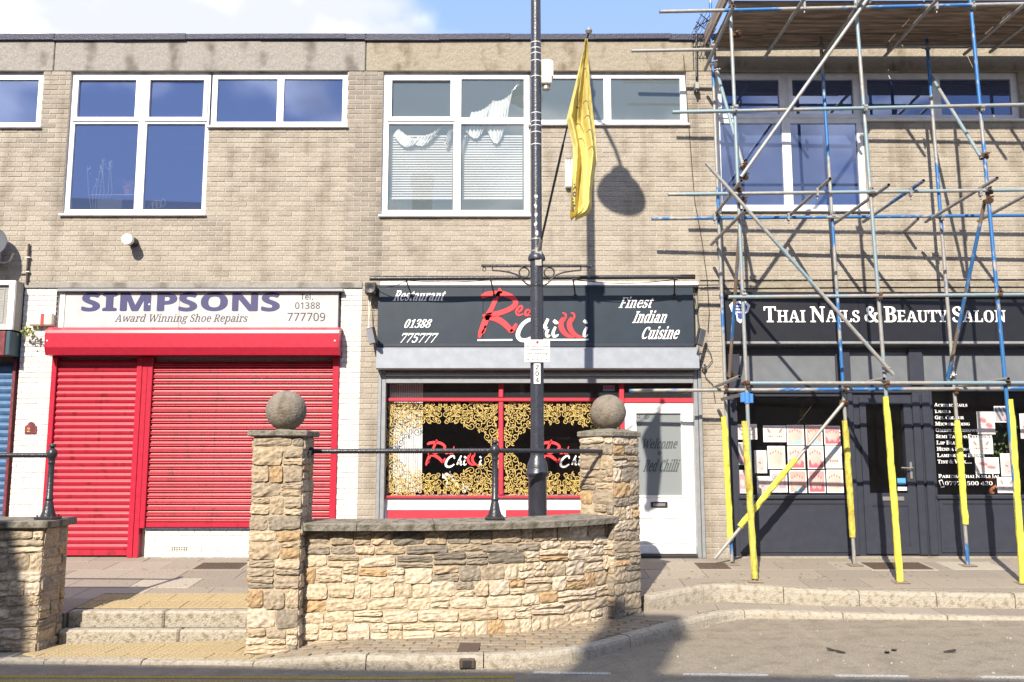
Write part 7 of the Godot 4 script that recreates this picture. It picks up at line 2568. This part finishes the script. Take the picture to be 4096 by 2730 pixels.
	# inspection covers let into the pavement
	for q in [[-3.92, 0.58, 0.62, 0.42, "square iron cover with a raised grid before the red shutter"], [2.70, 0.58, 0.42, 0.40, "brown iron cover with a patterned top before the brick pier"], [5.18, 0.58, 0.80, 0.45, "large dark iron cover at the foot of the salon door"]]:
		t = thing("manhole_cover", q[4], "manhole cover", V(q[0], up_y(0, q[1]), q[1]))
		mb = MB.new()
		mb.slab(pv([[q[0] - q[2] / 2 - 0.04, q[1] - q[3] / 2 - 0.04], [q[0] + q[2] / 2 + 0.04, q[1] - q[3] / 2 - 0.04], [q[0] + q[2] / 2 + 0.04, q[1] + q[3] / 2 + 0.04], [q[0] - q[2] / 2 - 0.04, q[1] + q[3] / 2 + 0.04]]), func(x, z): return up_y(x, z) + 0.004, 0.03, 0.003)
		part(t, "frame", mb, M.slab_4 if q[0] > 4 else M.slab_2)
		mb = MB.new()
		mb.slab(pv([[q[0] - q[2] / 2, q[1] - q[3] / 2], [q[0] + q[2] / 2, q[1] - q[3] / 2], [q[0] + q[2] / 2, q[1] + q[3] / 2], [q[0] - q[2] / 2, q[1] + q[3] / 2]]), func(x, z): return up_y(x, z) + 0.009, 0.03, 0.003)
		var pl := part(t, "plate", mb, M.iron_cover)
		mb = MB.new()
		var x: float = q[0] - q[2] / 2 + 0.03
		while x < q[0] + q[2] / 2 - 0.03:
			var z: float = q[1] - q[3] / 2 + 0.03
			while z < q[1] + q[3] / 2 - 0.03:
				mb.box(V(x, up_y(x, z) + 0.006, z), V(x + 0.018, up_y(x, z) + 0.0125, z + 0.018))
				z += 0.04
			x += 0.04
		var tr := part(pl, "tread", mb, M.iron_cover)
		tr.set_meta("kind", "stuff")
	# scraps lying on the road and pavement
	var bits := MB.new()
	for k in 130:
		var x := rng.randf_range(-4.5, 5.2)
		var z := rng.randf_range(2.6, 5.2)
		var y := road_y(x, z)
		var kz := 4.5 if x < 0.2 else (4.5 - (x - 0.2) * 0.95 if x < 2.5 else 2.5 + (x - 2.5) * 0.13)
		if z < kz + 0.06: continue
		var s := rng.randf_range(0.004, 0.012)
		bits.xf = Transform3D(Basis(Quaternion(V(rng.randf(), rng.randf(), 0.1).normalized(), rng.randf() * 3.0)), V(x, y + s * 0.4, z))
		bits.cbox(V(-s, -s * 0.5, -s * 0.8), V(s, s * 0.5, s * 0.8), s * 0.3)
	# grit gathered along the kerb faces and the foot of the wall
	for k in 900:
		var a := rng.randf() * (LOWER_KERB.size() - 2)
		var i := int(a)
		var p := Vector2(LOWER_KERB[i][0], LOWER_KERB[i][1]).lerp(Vector2(LOWER_KERB[i + 1][0], LOWER_KERB[i + 1][1]), a - i)
		if absf(p.x) > 6.0: continue
		var off := absf(rng.randfn(0.0, 0.05)) + 0.02
		var s := rng.randf_range(0.002, 0.007)
		var nn := (Vector2(LOWER_KERB[i + 1][0], LOWER_KERB[i + 1][1]) - Vector2(LOWER_KERB[i][0], LOWER_KERB[i][1])).normalized().orthogonal()
		p -= nn * off
		bits.xf = Transform3D(Basis(Quaternion(V(rng.randf(), rng.randf(), 0.1).normalized(), rng.randf() * 3.0)), V(p.x, road_y(p.x, p.y) + s * 0.3, p.y))
		bits.cbox(V(-s, -s * 0.5, -s * 0.8), V(s, s * 0.5, s * 0.8), s * 0.3)
	single("road_grit", "pale grit scattered along the gutter", "grit", bits, M.slab_4, Vector3.ZERO, "", "stuff")
	# trodden chewing gum on the slabs
	var gum := MB.new()
	for k in 170:
		var x := rng.randf_range(-5.0, 6.8)
		var z := rng.randf_range(0.25, 2.0)
		if z > 1.55 and x > 2.0: z -= 0.5
		gum.lathe([[rng.randf_range(0.010, 0.022), 0.0], [0.008, 0.0012], [0.0, 0.0013]], 8, V(x, up_y(x, z) + 0.0015, z))
	single("chewing_gum", "dark trodden gum spots dotted over the paving slabs", "gum", gum, M.grout, Vector3.ZERO, "", "stuff")
	for q in [[3.05, 4.05, 0.05], [3.10, 4.14, 0.04], [3.52, 4.18, 0.045], [3.62, 4.10, 0.03], [4.10, 4.20, 0.055]]:
		var m2 := MB.new()
		m2.xf = Transform3D(Basis(Vector3.UP, q[0] * 3.0) * Basis(Vector3.BACK, 0.25), V(q[0], road_y(q[0], q[1]) + 0.014, q[1]))
		m2.cbox(V(-q[2], -0.006, -0.02), V(q[2], 0.006, 0.02), 0.003)
		single("litter_scrap", "small black scrap lying on the road before the salon", "litter", m2, M.black_plastic, Vector3.ZERO, "black scraps on the road")
